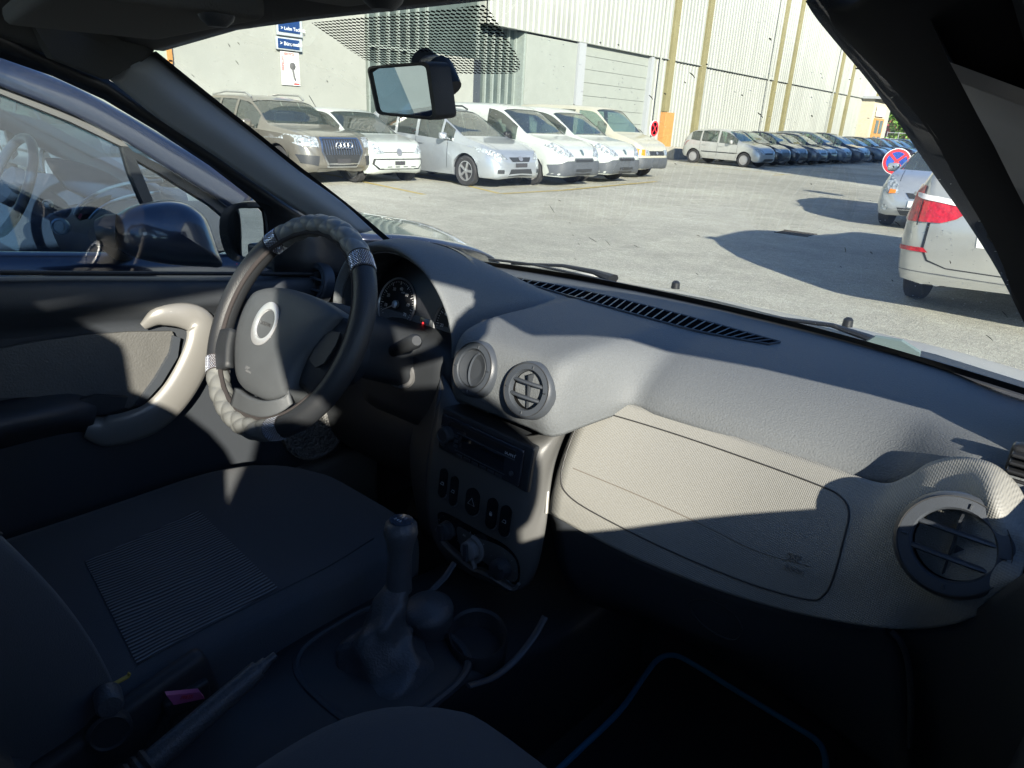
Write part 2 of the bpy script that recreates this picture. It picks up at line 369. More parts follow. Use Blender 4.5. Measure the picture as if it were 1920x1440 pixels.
wh = empty('warehouse', (XW, 45, 0))
tag(wh, 'long tall hall clad in white corrugated metal with olive vertical pilasters', 'warehouse')
YE = 73.5; HT = 15.0
def corrug(y0, y1, z0, z1, x, pitch=0.30, dep=0.045):
    m = MB(); ys = []; y = y0
    while y < y1-1e-6:
        for f, d in ((0, 0), (0.36, 0), (0.5, 1), (0.86, 1)): ys.append((min(y+f*pitch, y1), d))
        y += pitch
    ys.append((y1, 0)); rows = [[Vector((x+d*dep, yy, z)) for yy, d in ys] for z in (z0, z1)]
    m.grid(rows); return m
m = corrug(19.4, YE, 4.45, HT, XW+0.06, 0.33); m.build('upper_cladding', M_clad, wh, smooth=False)
m = corrug(30.7, YE, 0.45, 4.43, XW-0.02, 0.33); m.build('lower_cladding', M_clad, wh, smooth=False)
m = MB(); m.box((XW-20.1, (19.4+YE)/2, HT/2+2.2), (40, YE-19.4-0.02, HT-4.5)); m.box((XW-20.2, (31+YE)/2, 2.2), (40, YE-31, 4.4)); m.box((XW+.05, (19.4+YE)/2, 4.44), (.16, YE-19.4, .03)); m.build('hall_body', M_clad, wh, smooth=False)
m = MB(); m.box((XW-0.1, 23.15, 2.18), (0.3, 3.15, 4.36), bev=.01); m.build('white_door_panel', M_door, wh, smooth=False)
m = MB(); m.box((XW-0.02, 24.97, 2.2), (0.34, 0.46, 4.42)); m.build('steel_column', M_steel, wh, smooth=False)
m = MB()
for k in range(9): m.box((XW-0.16, 27.85, 0.25+k*0.5), (0.2, 5.25, 0.488), bev=.008)
m.build('garage_door', M_door, wh, smooth=False)
m = MB(); m.box((XW+0.01, 30.55, 2.2), (0.24, 0.22, 4.4)); m.build('door_frame', M_steel, wh, smooth=False)
m = MB(); m.box((XW-.1, 52, 0.22), (0.5, 43.0, 0.44)); m.build('plinth', M_conc, wh, smooth=False)
for px, py, w in [(1249, 210, .46), (1302, 255, .46), (1439.5, 240, .44), (1466.5, 240, .44), (1555.5, 245, .44), (1578.5, 245, .44), (1648, 170, .44)]:
    y = P(px, py, 'x', XW+.15).y; m = MB(); z0 = 2.15 if px == 1249 else 0.45
    m.box((XW+0.08, y, (z0+HT)/2), (0.22, w, HT-z0), bev=.01); m.build('pilaster', M_pil, wh, smooth=False)
m = MB(); m.box((XW+0.12, 32.45, 1.25), (0.34, 0.86, 1.75), bev=.02)
tag(m.build('orange_board', M_orng, smooth=False), 'orange painted upright board at the foot of the first pilaster', 'board')
m = MB(); m.box((XW+0.55, 33.2, 0.28), (0.7, 2.0, 0.56), bev=.03)
tag(m.build('concrete_block', M_conc, smooth=False), 'pale concrete block against the corrugated hall', 'concrete block')

# entrance lodge at the far end
lo = empty('entrance_lodge', (XW+0.6, 69.5, 0)); tag(lo, 'small beige lodge with orange window frames at far end of the hall', 'building')
yA = P(1632, 230, 'x', XW+1).y; yB = P(1662, 230, 'x', XW+1).y
M_beige = mat('beige_render', (0.52, 0.47, 0.35), .9, vary=.1)
m = MB(); m.box((XW-0.5, (yA+yB)/2, 2.2), (3.0, yB-yA, 4.4)); m.build('wall', M_beige, lo, smooth=False)
m = MB(); m.box((XW-0.3, (yA+yB)/2, 4.5), (3.6, yB-yA+.6, 0.18)); m.build('canopy', M_steel, lo, smooth=False)
m = MB(); m.box((XW+1.08, yA+(yB-yA)*.42, 1.7), (0.14, (yB-yA)*.55, 2.6)); fr = m.build('window_frame', M_orng, lo, smooth=False)
m = MB()
for k in (0, 1):
    for j in (0, 1): m.box((XW+1.16, yA+(yB-yA)*(.28+.26*k), 1.1+1.25*j), (0.04, (yB-yA)*.17, 1.0))
m.build('pane', M_glz, fr, smooth=False)
m = MB(); m.box((XW+1.12, yA+(yB-yA)*.4, 3.5), (0.12, (yB-yA)*.5, 0.75), bev=.05)
tag(m.build('white_sign', mat('sign_white', (.8, .8, .78), .5)), 'white sign board over the orange window of the lodge', 'sign')

# wall signs and poster on the white building
M_navy = mat('sign_navy', (0.015, 0.05, 0.16), .4); M_sgrey = mat('sign_grey', (0.42, 0.47, 0.50), .5); M_swhite = mat('sign_letter', (0.75, 0.78, 0.8), .5)
M_sred = mat('poster_red', (0.60, 0.05, 0.04), .5); M_pap = mat('poster_paper', (0.66, 0.68, 0.68), .5)
def wallq(px0, py0, px1, py1, x):
    a = P(px0, py0, 'x', x); b = P(px1, py1, 'x', x); return a, b
def sign(name, label, px0, px1, ptop, pbot, txt, col):
    x = XW+0.10; yl = P(px0, (ptop+pbot)/2, 'x', x).y; yr = P(px1, (ptop+pbot)/2, 'x', x).y
    zt = P((px0+px1)/2, ptop, 'x', x).z; zb = P((px0+px1)/2, pbot, 'x', x).z
    e = empty(name, (x, (yl+yr)/2, zb)); tag(e, label, 'sign')
    m = MB(); m.box((x-.03, (yl+yr)/2, (zt+zb)/2), (0.10, yr-yl, zt-zb), bev=.02); m.build('frame', M_sgrey, e)
    m = MB(); m.box((x+.03, (yl+yr)/2-.04, (zt+zb)/2), (0.02, (yr-yl)*.84, (zt-zb)*.74)); m.build('panel', col, e, smooth=False)
    return e, x+.046, yl, yr, zb, zt
e, x, yl, yr, zb, zt = sign('wall_sign', 'upper and larger of the two navy signs on the white wall', 519, 566, 18, 68, '', M_navy)
h = zt-zb
text('lettering', '> Lohn Technik', (x, yl+.08, zb+h*.27), (0, 1, 0), (0, 0, 1), h*.13, M_swhite, e, .001, 'LEFT', .02)
e, x, yl, yr, zb, zt = sign('wall_sign', 'lower and shallower of the two navy signs, just above the poster', 519, 566, 71, 95, '', M_navy)
text('lettering', '> Büromobil', (x, yl+.07, (zb+zt)/2), (0, 1, 0), (0, 0, 1), (zt-zb)*.30, M_swhite, e, .001, 'LEFT', .02)
x = XW+.04; yl = P(527, 128, 'x', x).y; yr = P(561, 128, 'x', x).y; zt = P(540, 97, 'x', x).z; zb = P(545, 160, 'x', x).z; w = yr-yl; h = zt-zb
e = empty('poster', (x, (yl+yr)/2, zb)); tag(e, 'white poster with red lettering and a gearstick picture under the navy signs', 'poster')
m = MB(); m.box((x, (yl+yr)/2, (zt+zb)/2), (0.02, w, h)); m.build('sheet', M_pap, e, smooth=False)
text('lettering', 'SERVICE', (x+.013, yl+w*.45, zt-h*.07), (0, 1, 0), (0, 0, 1), h*.075, M_sred, e, .001, 'CENTER', .03)
text('lettering', 'GETRIEBE', (x+.013, yl+w*.09, zt-h*.36), (0, 0, -1), (0, 1, 0), h*.075, M_sred, e, .001, 'CENTER', .03)
for k in range(5): 
    m = MB(); m.box((x+.012, yl+w*.5, zt-h*(.16+.05*(k % 3) + (.42 if k > 2 else 0))), (.004, w*(.42 if k % 2 else .3), h*.014)); m.build('small_print', M_sgrey, e, smooth=False)
m = MB(); m.lathe([(0, .02), (w*.13, .016), (w*.17, .006), (w*.15, 0)], (x+.012, yl+w*.62, zt-h*.42), (1, 0, 0), sx=1.0)
m.tube([(x+.015, yl+w*.62, zt-h*.5), (x+.015, yl+w*.68, zt-h*.75), (x+.015, yl+w*.74, zt-h*.84)], w*.05, 6); m.build('gearstick_picture', mat('poster_dark', (.12, .12, .12), .5), e)
m = MB(); m.box((x+.012, yl+w*.8, zt-h*.95), (.004, w*.3, h*.05)); m.build('red_label', M_sred, e, smooth=False)

# gutter pipes and wall lamps on the long hall
for yy in (31.2, 44.2, 56.4):
    m = MB(); m.tube([(XW+.14, yy, HT), (XW+.14, yy, .5)], .05, 8); m.build('rain_pipe', M_clad, wh)
# round no-stopping signs
M_sblue = mat('sign_blue', (0.03, 0.12, 0.55), .35); M_sredb = mat('sign_red', (0.70, 0.03, 0.04), .35)
def nostop(c, face, r, label, polebase, cross):
    e = empty('no_stopping_sign', (c.x, c.y, polebase)); tag(e, label, 'road sign', 'round no-stopping signs')
    f = Vector(face).normalized(); up = Vector((0, 0, 1)); up = (up-f*up.dot(f)).normalized(); sd = up.cross(f)
    m = MB(); m.lathe([(r, -.02), (r, 0), (r*.97, .004), (0, .004)], c, f, 40); m.build('disc', M_swhite, e)
    K = 6 if r > .31 else 1
    m = MB(); m.lathe([(r*.74, .0065*K), (r*.95, .0065*K)], c, f, 40, cap=False)
    bars = [math.radians(45), math.radians(-45)] if cross else [math.radians(45)]
    m.build('red_ring', M_sredb, e)
    m = MB(); m.lathe([(0, .0055*K), (r*.75, .0055*K)], c, f, 40); m.build('blue_field', M_sblue, e)
    m = MB()
    for a in bars:
        d = sd*math.cos(a)+up*math.sin(a); q = d.cross(f); pts = [c+f*.008*K+d*s*r*.76+q*t*r*.09 for s, t in ((-1, -1), (1, -1), (1, 1), (-1, 1))]; m.prism(pts, f*.0015*(1+bars.index(a)))
    m.build('red_bar', M_sredb, e, smooth=False)
    m = MB(); m.tube([c-f*.035+up*0.0+Vector((0, 0, r*.8)), Vector((c.x-f.x*.035, c.y-f.y*.035, polebase))], .03, 10); m.build('pole', M_steel, e)
c = P(1681, 303, 'y', 19.0)
nostop(c, (CAM.x-c.x+1.2, CAM.y-c.y, 0), .30, 'nearer no-stopping sign beside the silver hatchback, red ring on blue', 0, True)
c = P(1226, 241, 'x', XW+1.5)
nostop(c, (1, 0.0, 0), .34, 'distant no-stopping sign by the orange board at the hall', 0, True)

# tall hall on the other side, out of frame, whose shadow lies over the far half of the row
sh = empty('opposite_hall', (14, 12.2, 0)); tag(sh, 'tall grey corrugated hall across the yard, on the far right', 'warehouse')
m = MB(); m.box((29, 66, 7.1), (30, 107.6, 14.2)); m.build('wall', M_steel, sh, smooth=False)
m = MB(); m.box((29, 66, 14.35), (30.6, 108.2, .3)); m.build('roof', M_conc, sh, smooth=False)
# tree and fence at the far end
def tree(base, h, rx, ry, rz, label, seed, nleaf=2600):
    rnd = random.Random(seed); e = empty('tree', base); tag(e, label, 'tree', 'trees beyond the far fence')
    b = Vector(base); m = MB(); m.tube([b, b+V(.1, 0, h*.3), b+V(-.1, .1, h*.6)], [.28, .22, .12], 8)
    for k in range(5):
        a = k*1.3; m.tube([b+V(0, 0, h*.28+k*.3), b+V(math.cos(a)*rx*.4, math.sin(a)*ry*.4, h*.5+k*.2), b+V(math.cos(a)*rx*.7, math.sin(a)*ry*.7, h*.7+k*.2)], [.12, .08, .03], 6)
    m.build('trunk', mat('bark', (.10, .075, .05), .9), e)
    m = MB(); cl = []
    for k in range(26):
        u = rnd.uniform(-1, 1); a = rnd.uniform(0, 2*PI); rr = rnd.uniform(.35, 1)**.6; q = math.sqrt(1-u*u)
        cl.append(b+V(rx*q*math.cos(a)*rr, ry*q*math.sin(a)*rr, h*.62+rz*u*rr))
    for k in range(nleaf):
        c = rnd.choice(cl); d = V(rnd.gauss(0, 1), rnd.gauss(0, 1), rnd.gauss(0, 1)).normalized()*rnd.uniform(.5, 1)*rx*.36; p = c+d
        s = rnd.uniform(.10, .22); a = V(rnd.gauss(0, 1), rnd.gauss(0, 1), rnd.gauss(0, 1)).normalized(); t = a.orthogonal().normalized()*s; u2 = a.cross(t.normalized())*s*.6
        m.add([p-t, p-u2, p+t, p+u2], [(0, 1, 2, 3)], k % 3)
    m.build('crown', [mat('leaf_mid', (.09, .20, .03), .6), mat('leaf_light', (.15, .28, .05), .6), mat('leaf_dark', (.04, .11, .02), .6)], e, smooth=False)
for i, (px, d, h, r) in enumerate([(1684, 96, 6.2, 2.7), (1716, 100, 6.0, 3.0), (1752, 104, 6.6, 3.0)]):
    q = P(px, 262, 'y', d); tree((q.x, q.y, 0), h, r, r, h*.40, ['leafy green tree just right of the lodge', 'leafy green tree half hidden by the windscreen pillar', 'green tree hidden deepest behind the windscreen pillar'][i], i)
fe = empty('fence', (-15, 84, 0)); tag(fe, 'thin grey metal railing fence at the far end of the car park', 'fence')
m = MB(); a = P(1664, 250, 'y', 84); b = P(1790, 252, 'y', 84)
for z in (1.0, 1.5, 2.1): m.tube([(a.x, 84, z), (b.x+6, 84, z)], .035, 6)
m.build('rail', M_steel, fe)
m = MB(); n_ = int((b.x+6-a.x)/1.1)
for k in range(n_): m.tube([(a.x+k*1.1, 84, 0), (a.x+k*1.1, 84, 2.2)], .03, 6)
m.build('post', M_steel, fe)
m = MB(); m.box((P(1725, 245, 'y', 110).x, 112, 2.2), (9, 5, 4.4)); o = tag(m.build('red_building', mat('red_wall', (.40, .10, .09), .8, vary=.2), smooth=False), 'low dull red building beyond the far fence', 'building')
gh = MB(); gh.box((-40, 92, .8), (60, 4, 1.6)); gh.box((20, 92, .8), (60, 4, 1.6))
rnd = random.Random(3); gh = MB()
for k in range(5200):
    p = V(rnd.uniform(-34, 10), 89+rnd.gauss(0, .7), rnd.uniform(.1, 1.5+.3*math.sin(k*.01))); a = V(rnd.gauss(0, 1), rnd.gauss(0, 1), rnd.gauss(0, 1)).normalized(); t = a.orthogonal().normalized()*.2; u2 = a.cross(t)*.7
    gh.add([p-t, p-u2, p+t, p+u2], [(0, 1, 2, 3)], k % 2)
tag(gh.build('hedge', [MATS['leaf_mid'], MATS['leaf_light']], smooth=False), 'low green hedge growing behind the far railing fence', 'hedge', kind='stuff')

# ------------------------------------------------------------------ cars in the car park
def interp(pts, x):
    if x <= pts[0][0]: return pts[0][1]
    for a, b in zip(pts, pts[1:]):
        if x <= b[0]:
            t = (x-a[0])/(b[0]-a[0]+1e-9); return a[1]+(b[1]-a[1])*t
    return pts[-1][1]
def sinterp(pts, x):
    """monotone-ish smooth interpolation"""
    n = len(pts)
    if x <= pts[0][0]: return pts[0][1]
    if x >= pts[-1][0]: return pts[-1][1]
    for i in range(n-1):
        if x <= pts[i+1][0]:
            a, b = pts[i], pts[i+1]; h = b[0]-a[0]; t = (x-a[0])/h; sl = (b[1]-a[1])/h
            s0 = (b[1]-pts[i-1][1])/(b[0]-pts[i-1][0]) if i > 0 else sl
            s1 = (pts[i+2][1]-a[1])/(pts[i+2][0]-a[0]) if i+2 < n else sl
            if s0*sl <= 0: s0 = 0
            if s1*sl <= 0: s1 = 0
            return (2*t**3-3*t*t+1)*a[1]+(t**3-2*t*t+t)*h*s0+(-2*t**3+3*t*t)*b[1]+(t**3-t*t)*h*s1
def wheel_parts(e, x, y, r, w, side, spokes, rimmat, big=True):
    m = LMB(); ax = (0, side, 0); c = (x, y, r)
    m.lathe([(r*.62, -w*.5), (r*.9, -w*.5), (r*.985, -w*.4), (r, -w*.2), (r, w*.2), (r*.985, w*.4), (r*.9, w*.5), (r*.66, w*.46), (r*.66, w*.2)], c, ax, 28)
    wl = m.build('tyre', M_tyre, e)
    m = LMB(); m.lathe([(r*.66, w*.05), (r*.66, w*.44), (r*.60, w*.45), (r*.58, w*.15)], c, ax, 28)
    if spokes > 0:
        for k in range(spokes):
            a = 2*PI*k/spokes; d = Vector((math.cos(a), 0, math.sin(a))); q = Vector((-math.sin(a), 0, math.cos(a))); o = Vector(c)+Vector(ax)*w*.30
            m.prism([o+d*r*.10+q*r*.07, o+d*r*.6+q*r*.085, o+d*r*.6-q*r*.085, o+d*r*.10-q*r*.07], Vector(ax)*w*.13)
        m.lathe([(r*.15, w*.2), (r*.15, w*.42), (r*.09, w*.46), (0, w*.46)], c, ax, 14)
    else:
        m.lathe([(r*.60, w*.32), (r*.45, w*.42), (r*.2, w*.38), (0, w*.44)], c, ax, 24)
        for k in range(9):
            a = 2*PI*k/9; m.box((x+math.cos(a)*r*.44, y+side*w*.44, r+math.sin(a)*r*.44), (r*.05, .01, r*.05))
    m.build('rim', rimmat, wl)
    m = LMB(); m.lathe([(0, .0), (r*.60, .0)], (x, y+side*w*.02, r), ax, 24); m.build('brake_disc', M_under, wl)
    return wl
def make_car(name, label, group, spec, loc, heading, detail=2):
    """car facing local +x, origin on the ground under its middle"""
    g = spec.get; L, Wd, H = g('L'), g('W'), g('H'); hl = L/2; hw = Wd/2
    e = empty(name, loc, heading); tag(e, label, g('cat', 'car'), group)
    rw = g('rw', .31); xf = hl-g('fo', .82); xr = xf-g('wb'); Ra = rw+.055
    top = [(a*hl, z) for a, z in g('top')]; belt = [(a*hl, z) for a, z in g('belt')]
    plan = g('plan', [(-1, .80), (-.985, .88), (-.94, .95), (-.8, .99), (-.4, 1), (.5, 1), (.75, .985), (.88, .94), (.96, .84), (.99, .70), (1, .60)])
    plan = [(a*hl, f*hw) for a, f in plan]
    bot = [(a*hl, z) for a, z in g('bot', [(-1, .42), (-.96, .32), (-.9, .26), (.88, .22), (.95, .24), (1, .34)])]
    xc, xw, xe, xb = [v*hl for v in (g('cowl'), g('wtop'), g('rtop'), g('rbase'))]
    roofw = g('roofw', .80)
    wins = [(a*hl, b*hl) for a, b in g('wins')]                        # side glass ranges along x
    st = set()
    for a in (-1, -.995, -.985, -.965, -.93, -.88, .70, .78, .85, .90, .935, .96, .98, .992, 1): st.add(round(a*hl, 4))
    k = -0.86
    while k < .68: st.add(round(k*hl, 4)); k += .055 if detail > 1 else .11
    for xx in (xf, xr):
        for q in (-1.0, -.97, -.88, -.72, -.5, -.25, 0, .25, .5, .72, .88, .97, 1.0): st.add(round(xx+q*Ra, 4))
    keep = [xc, xw, xe, xb] + [v for w in wins for v in w]
    st = [s for s in st if all(abs(s-k) > .035 for k in keep)] + [round(k, 4) for k in keep]
    st = sorted(set(s for s in st if -hl <= s <= hl))
    gh_ = lambda x: sinterp(top, x); bl_ = lambda x: sinterp(belt, x)
    rows = []
    for x in st:
        zt = gh_(x); zb = min(sinterp(bot, x), zt-.05); w = sinterp(plan, x); b = min(bl_(x), zt-.012); w2 = w
        ar = 0
        for xx in (xf, xr):
            if abs(x-xx) < Ra: ar = max(ar, rw+math.sqrt(Ra*Ra-(x-xx)**2))
        fl = 1.0
        hgt = b-zb; gk = max(0.0, min(1.0, (zt-b)/(.45*H*.7)))
        rail_z = b+(zt-b)*(1-.16*min(1, gk*1.0)) if zt-b > .05 else b+(zt-b)*.55
        rw2 = w*(roofw*gk+(1-gk)*.90)
        r = [(0, zb+.03), (w*.80, zb), (w*.95, zb+.02), (w*.985, zb+hgt*.16), (w*1.0, zb+hgt*.38), (w*1.0, zb+hgt*.62), (w*.985, zb+hgt*.84), (w*.965, b-.012*hgt), (w*.945, b)]
        bw = w*.945
        for t, bulge in ((.33, .012), (.66, .014)):
            r.append((bw+(rw2-bw)*t+bulge*gk, b+(rail_z-b)*t))
        r.append((rw2, rail_z)); r.append((rw2*.955, rail_z+(zt-rail_z)*.50)); r.append((rw2*.80, rail_z+(zt-rail_z)*.82)); r.append((rw2*.45, rail_z+(zt-rail_z)*.965)); r.append((0, zt))
        if ar: r = [(y, max(z, ar)) if 1 <= i <= 8 else (y, z) for i, (y, z) in enumerate(r)]; r[0] = (0, zb+.05)
        rows.append(r)
    nr = len(rows[0]); ns = len(st)
    ring = []
    for x, r in zip(st, rows):
        ring.append([Vector((x, -y, z)) for y, z in r] + [Vector((x, y, z)) for y, z in r[-2:0:-1]])
    nc = len(ring[0]); vs = [p for q in ring for p in q]; body = []; gl = {'windshield': [], 'rear_window': [], 'window': []}
    def isglass(i, k):
        xm = (st[i]+st[i+1])/2; kk = k if k < nr-1 else nc-1-k
        zt = gh_(xm); b = bl_(xm)
        if 8 <= kk <= 10 and zt-b > .10 and any(a-1e-3 <= st[i] and st[i+1] <= c+1e-3 for a, c in wins): return 'window'
        if kk >= 12 and xw-1e-3 <= st[i] and st[i+1] <= xc+1e-3: return 'windshield'
        if kk >= 12 and xb-1e-3 <= st[i] and st[i+1] <= xe+1e-3 and not g('norear'): return 'rear_window'
        return None
    for i in range(ns-1):
        for k in range(nc):
            f = (i*nc+k, (i+1)*nc+k, (i+1)*nc+(k+1) % nc, i*nc+(k+1) % nc); q = isglass(i, k)
            (gl[q] if q else body).append(f)
    body += [tuple(range(nc)), tuple((ns-1)*nc+k for k in range(nc))[::-1]]
    me = LMB(); me.add(vs, body); paintm = g('paint')
    ob = me.build('body', paintm, e, auto=50, fix=True)
    for k_, fs in gl.items():
        if not fs: continue
        if k_ == 'window':
            for sgn in (-1, 1):
                ff = [f for f in fs if sgn*sum(vs[i].y for i in f) > 0]
                used = sorted({i for f in ff for i in f}); mp = {a: b for b, a in enumerate(used)}
                m = LMB(); m.add([vs[i]*1.0-Vector((0, sgn*.012, 0)) for i in used], [tuple(mp[i] for i in f) for f in ff]); m.build('side_window', g('glass', G_car), e)
        else:
            used = sorted({i for f in fs for i in f}); mp = {a: b for b, a in enumerate(used)}
            m = LMB(); m.add([vs[i]-Vector((.006 if k_ == 'windshield' else -.006, 0, .008)) for i in used], [tuple(mp[i] for i in f) for f in fs]); m.build(k_, G_car if k_ == 'windshield' else g('glass', G_car), e)
    bv = BVHTree.FromPolygons([tuple(v) for v in vs], [f for f in body] + [f for fs in gl.values() for f in fs])
    # wheels, arches, floor
    if detail:
        for xx in (xf, xr):
            for s in (-1, 1): wheel_parts(e, xx, s*(hw-.115), rw, .19, s, g('spokes', 5), g('rim', M_rim))
        m = LMB()
        for xx in (xf, xr):
            for s in (-1, 1): m.grid([[Vector((xx+(Ra-.004)*k_*math.cos(a), s*hw*f_, rw+(Ra-.004)*k_*math.sin(a))) for a in [PI*i/16 for i in range(17)]] for k_, f_ in ((1, .94), (1, .60), (.02, .60))])
        m.build('wheel_arch', M_under, e)
        m = LMB(); m.box((-.1, 0, .62), (xc-xb-.2 if xc > xb else L*.6, Wd*.80, .03)); m.box(((xb+.3), 0, .8), (.04, Wd*.7, .4)); m.build('cabin_floor', M_under, e, smooth=False)
        zs = bl_(xc-.6)
        for s in (-1, 1):
            m = LMB(); xs = (xc+xw)/2-.55; m.box((xs, s*.36, zs-.22), (.46, .48, .14), bev=.05); m.box((xs-.26, s*.36, zs+.06), (.12, .44, .50), rot=Matrix.Rotation(-.22, 3, 'Y'), bev=.05); m.box((xs-.34, s*.36, zs+.36), (.09, .24, .16), rot=Matrix.Rotation(-.15, 3, 'Y'), bev=.04)
            m.build('front_seat', g('seat', M_seatfar), e)
        m = LMB(); m.box((xc-.22, 0, zs-.10), (.46, Wd*.74, .16), bev=.06); m.build('dashboard', M_black, e)
        m = LMB(); c0 = Vector((xc-.52, .36, zs-.02)); m.tube([c0+Vector((math.sin(a)*.08, math.cos(a)*.18, math.sin(a)*.17)) for a in [2*PI*k/20 for k in range(20)]], .014, 6, closed=True); m.tube([c0-Vector((0, .17, 0)), c0+Vector((0, .17, 0))], .02, 6); m.build('steering_wheel', M_black, e)
    def decal(nm, polys, mt, view='front', off=.006, thick=0.0, parent=None, step=.07, both=False):
        """patch of surface seen from the front/rear/side: polygons in (y,z) or (x,z)"""
        out = None
        if both: polys = list(polys) + [[(-a, b) for a, b in pl][::-1] for pl in polys]
        m = LMB(); got = False
        for pl in polys:
            bm = bmesh.new(); vv = [bm.verts.new((a, b, 0)) for a, b in pl]; bm.faces.new(vv)
            for axn in (0, 1):
                lo_ = min(p[axn] for p in pl); hi_ = max(p[axn] for p in pl); q = lo_+step
                while q < hi_-1e-4:
                    pc = [0, 0, 0]; pc[axn] = q; nn = [0, 0, 0]; nn[axn] = 1
                    bmesh.ops.bisect_plane(bm, geom=list(bm.verts)+list(bm.edges)+list(bm.faces), plane_co=pc, plane_no=nn); q += step
            bm.verts.index_update(); co = []; ok = []
            for v in bm.verts:
                if view == 'front': o, d = Vector((hl+2, v.co.x, v.co.y)), Vector((-1, 0, 0))
                elif view == 'rear': o, d = Vector((-hl-2, v.co.x, v.co.y)), Vector((1, 0, 0))
                elif view == 'left': o, d = Vector((v.co.x, hw+2, v.co.y)), Vector((0, -1, 0))
                elif view == 'right': o, d = Vector((v.co.x, -hw-2, v.co.y)), Vector((0, 1, 0))
                else: o, d = Vector((v.co.x, v.co.y, H+2)), Vector((0, 0, -1))
                h_ = bv.ray_cast(o, d)
                if h_[0] is None: co.append(None); continue
                n_ = h_[1] if h_[1].dot(d) < 0 else -h_[1]; co.append(h_[0]+n_*off-d*thick)
            fs = [[v.index for v in f.verts] for f in bm.faces]; fs = [f for f in fs if all(co[i] is not None for i in f)]
            if fs:
                idx = {}; vv2 = []
                for f in fs:
                    for i in f:
                        if i not in idx: idx[i] = len(vv2); vv2.append(co[i])
                m.add(vv2, [tuple(idx[i] for i in f) for f in fs]); got = True
            bm.free()
        return m.build(nm, mt, parent or e, auto=60, fix=False) if got else None
    for d in g('decals', []):
        nm, polys, mt = d[:3]; kw = d[3] if len(d) > 3 else {}
        if kw.pop('split', False) if 'split' in kw else False: pass
        if kw.get('each'):
            k2 = {a: b for a, b in kw.items() if a != 'each'}
            for pl in polys:
                decal(nm, [pl], mt, **k2); decal(nm, [[(-a, b) for a, b in pl][::-1]], mt, **k2)
        else: decal(nm, polys, mt, **kw)
    if detail:
        # bonnet shut lines and bumper joint
        ls = [[(xc*1.02+.02, s*hw*.70), (hl*.90, s*hw*.60), (hl*.90, s*hw*.60+s*.008), (xc*1.02+.02, s*hw*.70+s*.008)] for s in (-1, 1)]
        decal('bonnet_seam', ls, M_grille, view='top', off=.003, step=.10)
        # door seams and handles
        for vw in ('left', 'right'):
            sm = []
            for xs in g('seams', []):
                x0 = xs*hl; b = bl_(x0)-.02; sm.append([(x0-.005, .36), (x0+.005, .36), (x0+.005, b), (x0-.005, b)])
            if sm: decal('door_seam', sm, M_black, view=vw, off=.004, step=.12)
            for xs in g('handles', []):
                x0 = xs*hl; z = bl_(x0)-.13; decal('door_handle', [[(x0-.09, z-.02), (x0+.09, z-.02), (x0+.09, z+.02), (x0-.09, z+.02)]], g('handlem', M_chrome if False else paintm), view=vw, off=.035, step=.09)
        for s in (-1, 1):
            xm = xc-.42+g('mdx', 0); b = bl_(xm)+.07; m = LMB(); m.box((xm, s*(hw+.075), b+.02), (.11, .20, .15), bev=.05); m.box((xm, s*(hw-.03), b-.03), (.06, .10, .05), bev=.02); m.build('wing_mirror', g('mirrorm', paintm), e)
    e['hl'] = hl
    del e['hl']
    return e, bv, st, decal
def copy_tree(o, parent=None):
    c = o.copy(); COL.objects.link(c); c.parent = parent
    for ch in list(o.children): copy_tree(ch, c)
    return c
def rect(y0, y1, z0, z1): return [(y0, z0), (y1, z0), (y1, z1), (y0, z1)]
def ell(cy, cz, ry, rz, n=14): return [(cy+ry*math.cos(2*PI*k/n), cz+rz*math.sin(2*PI*k/n)) for k in range(n)]
def hits(bv, y, z, hl, d=-1):
    h = bv.ray_cast(Vector((-d*(hl+2), y, z)), Vector((d, 0, 0))); return h[0] if h[0] is not None else Vector((-d*hl, y, z))
DK = M_black
P_bronze = paint('bronze', (0.19, 0.18, 0.155), .45, .3); P_white = paint('white', (0.46, 0.495, 0.475), 0, .3); P_silver = paint('silver', (0.44, 0.48, 0.52), .55, .3)
P_silver2 = paint('silver_light', (0.50, 0.51, 0.50), .5, .33); P_cream = paint('cream', (0.44, 0.43, 0.35), 0, .4)
M_bronze_l = mat('skid_plate', (.30, .29, .26), .45, metal=.3)

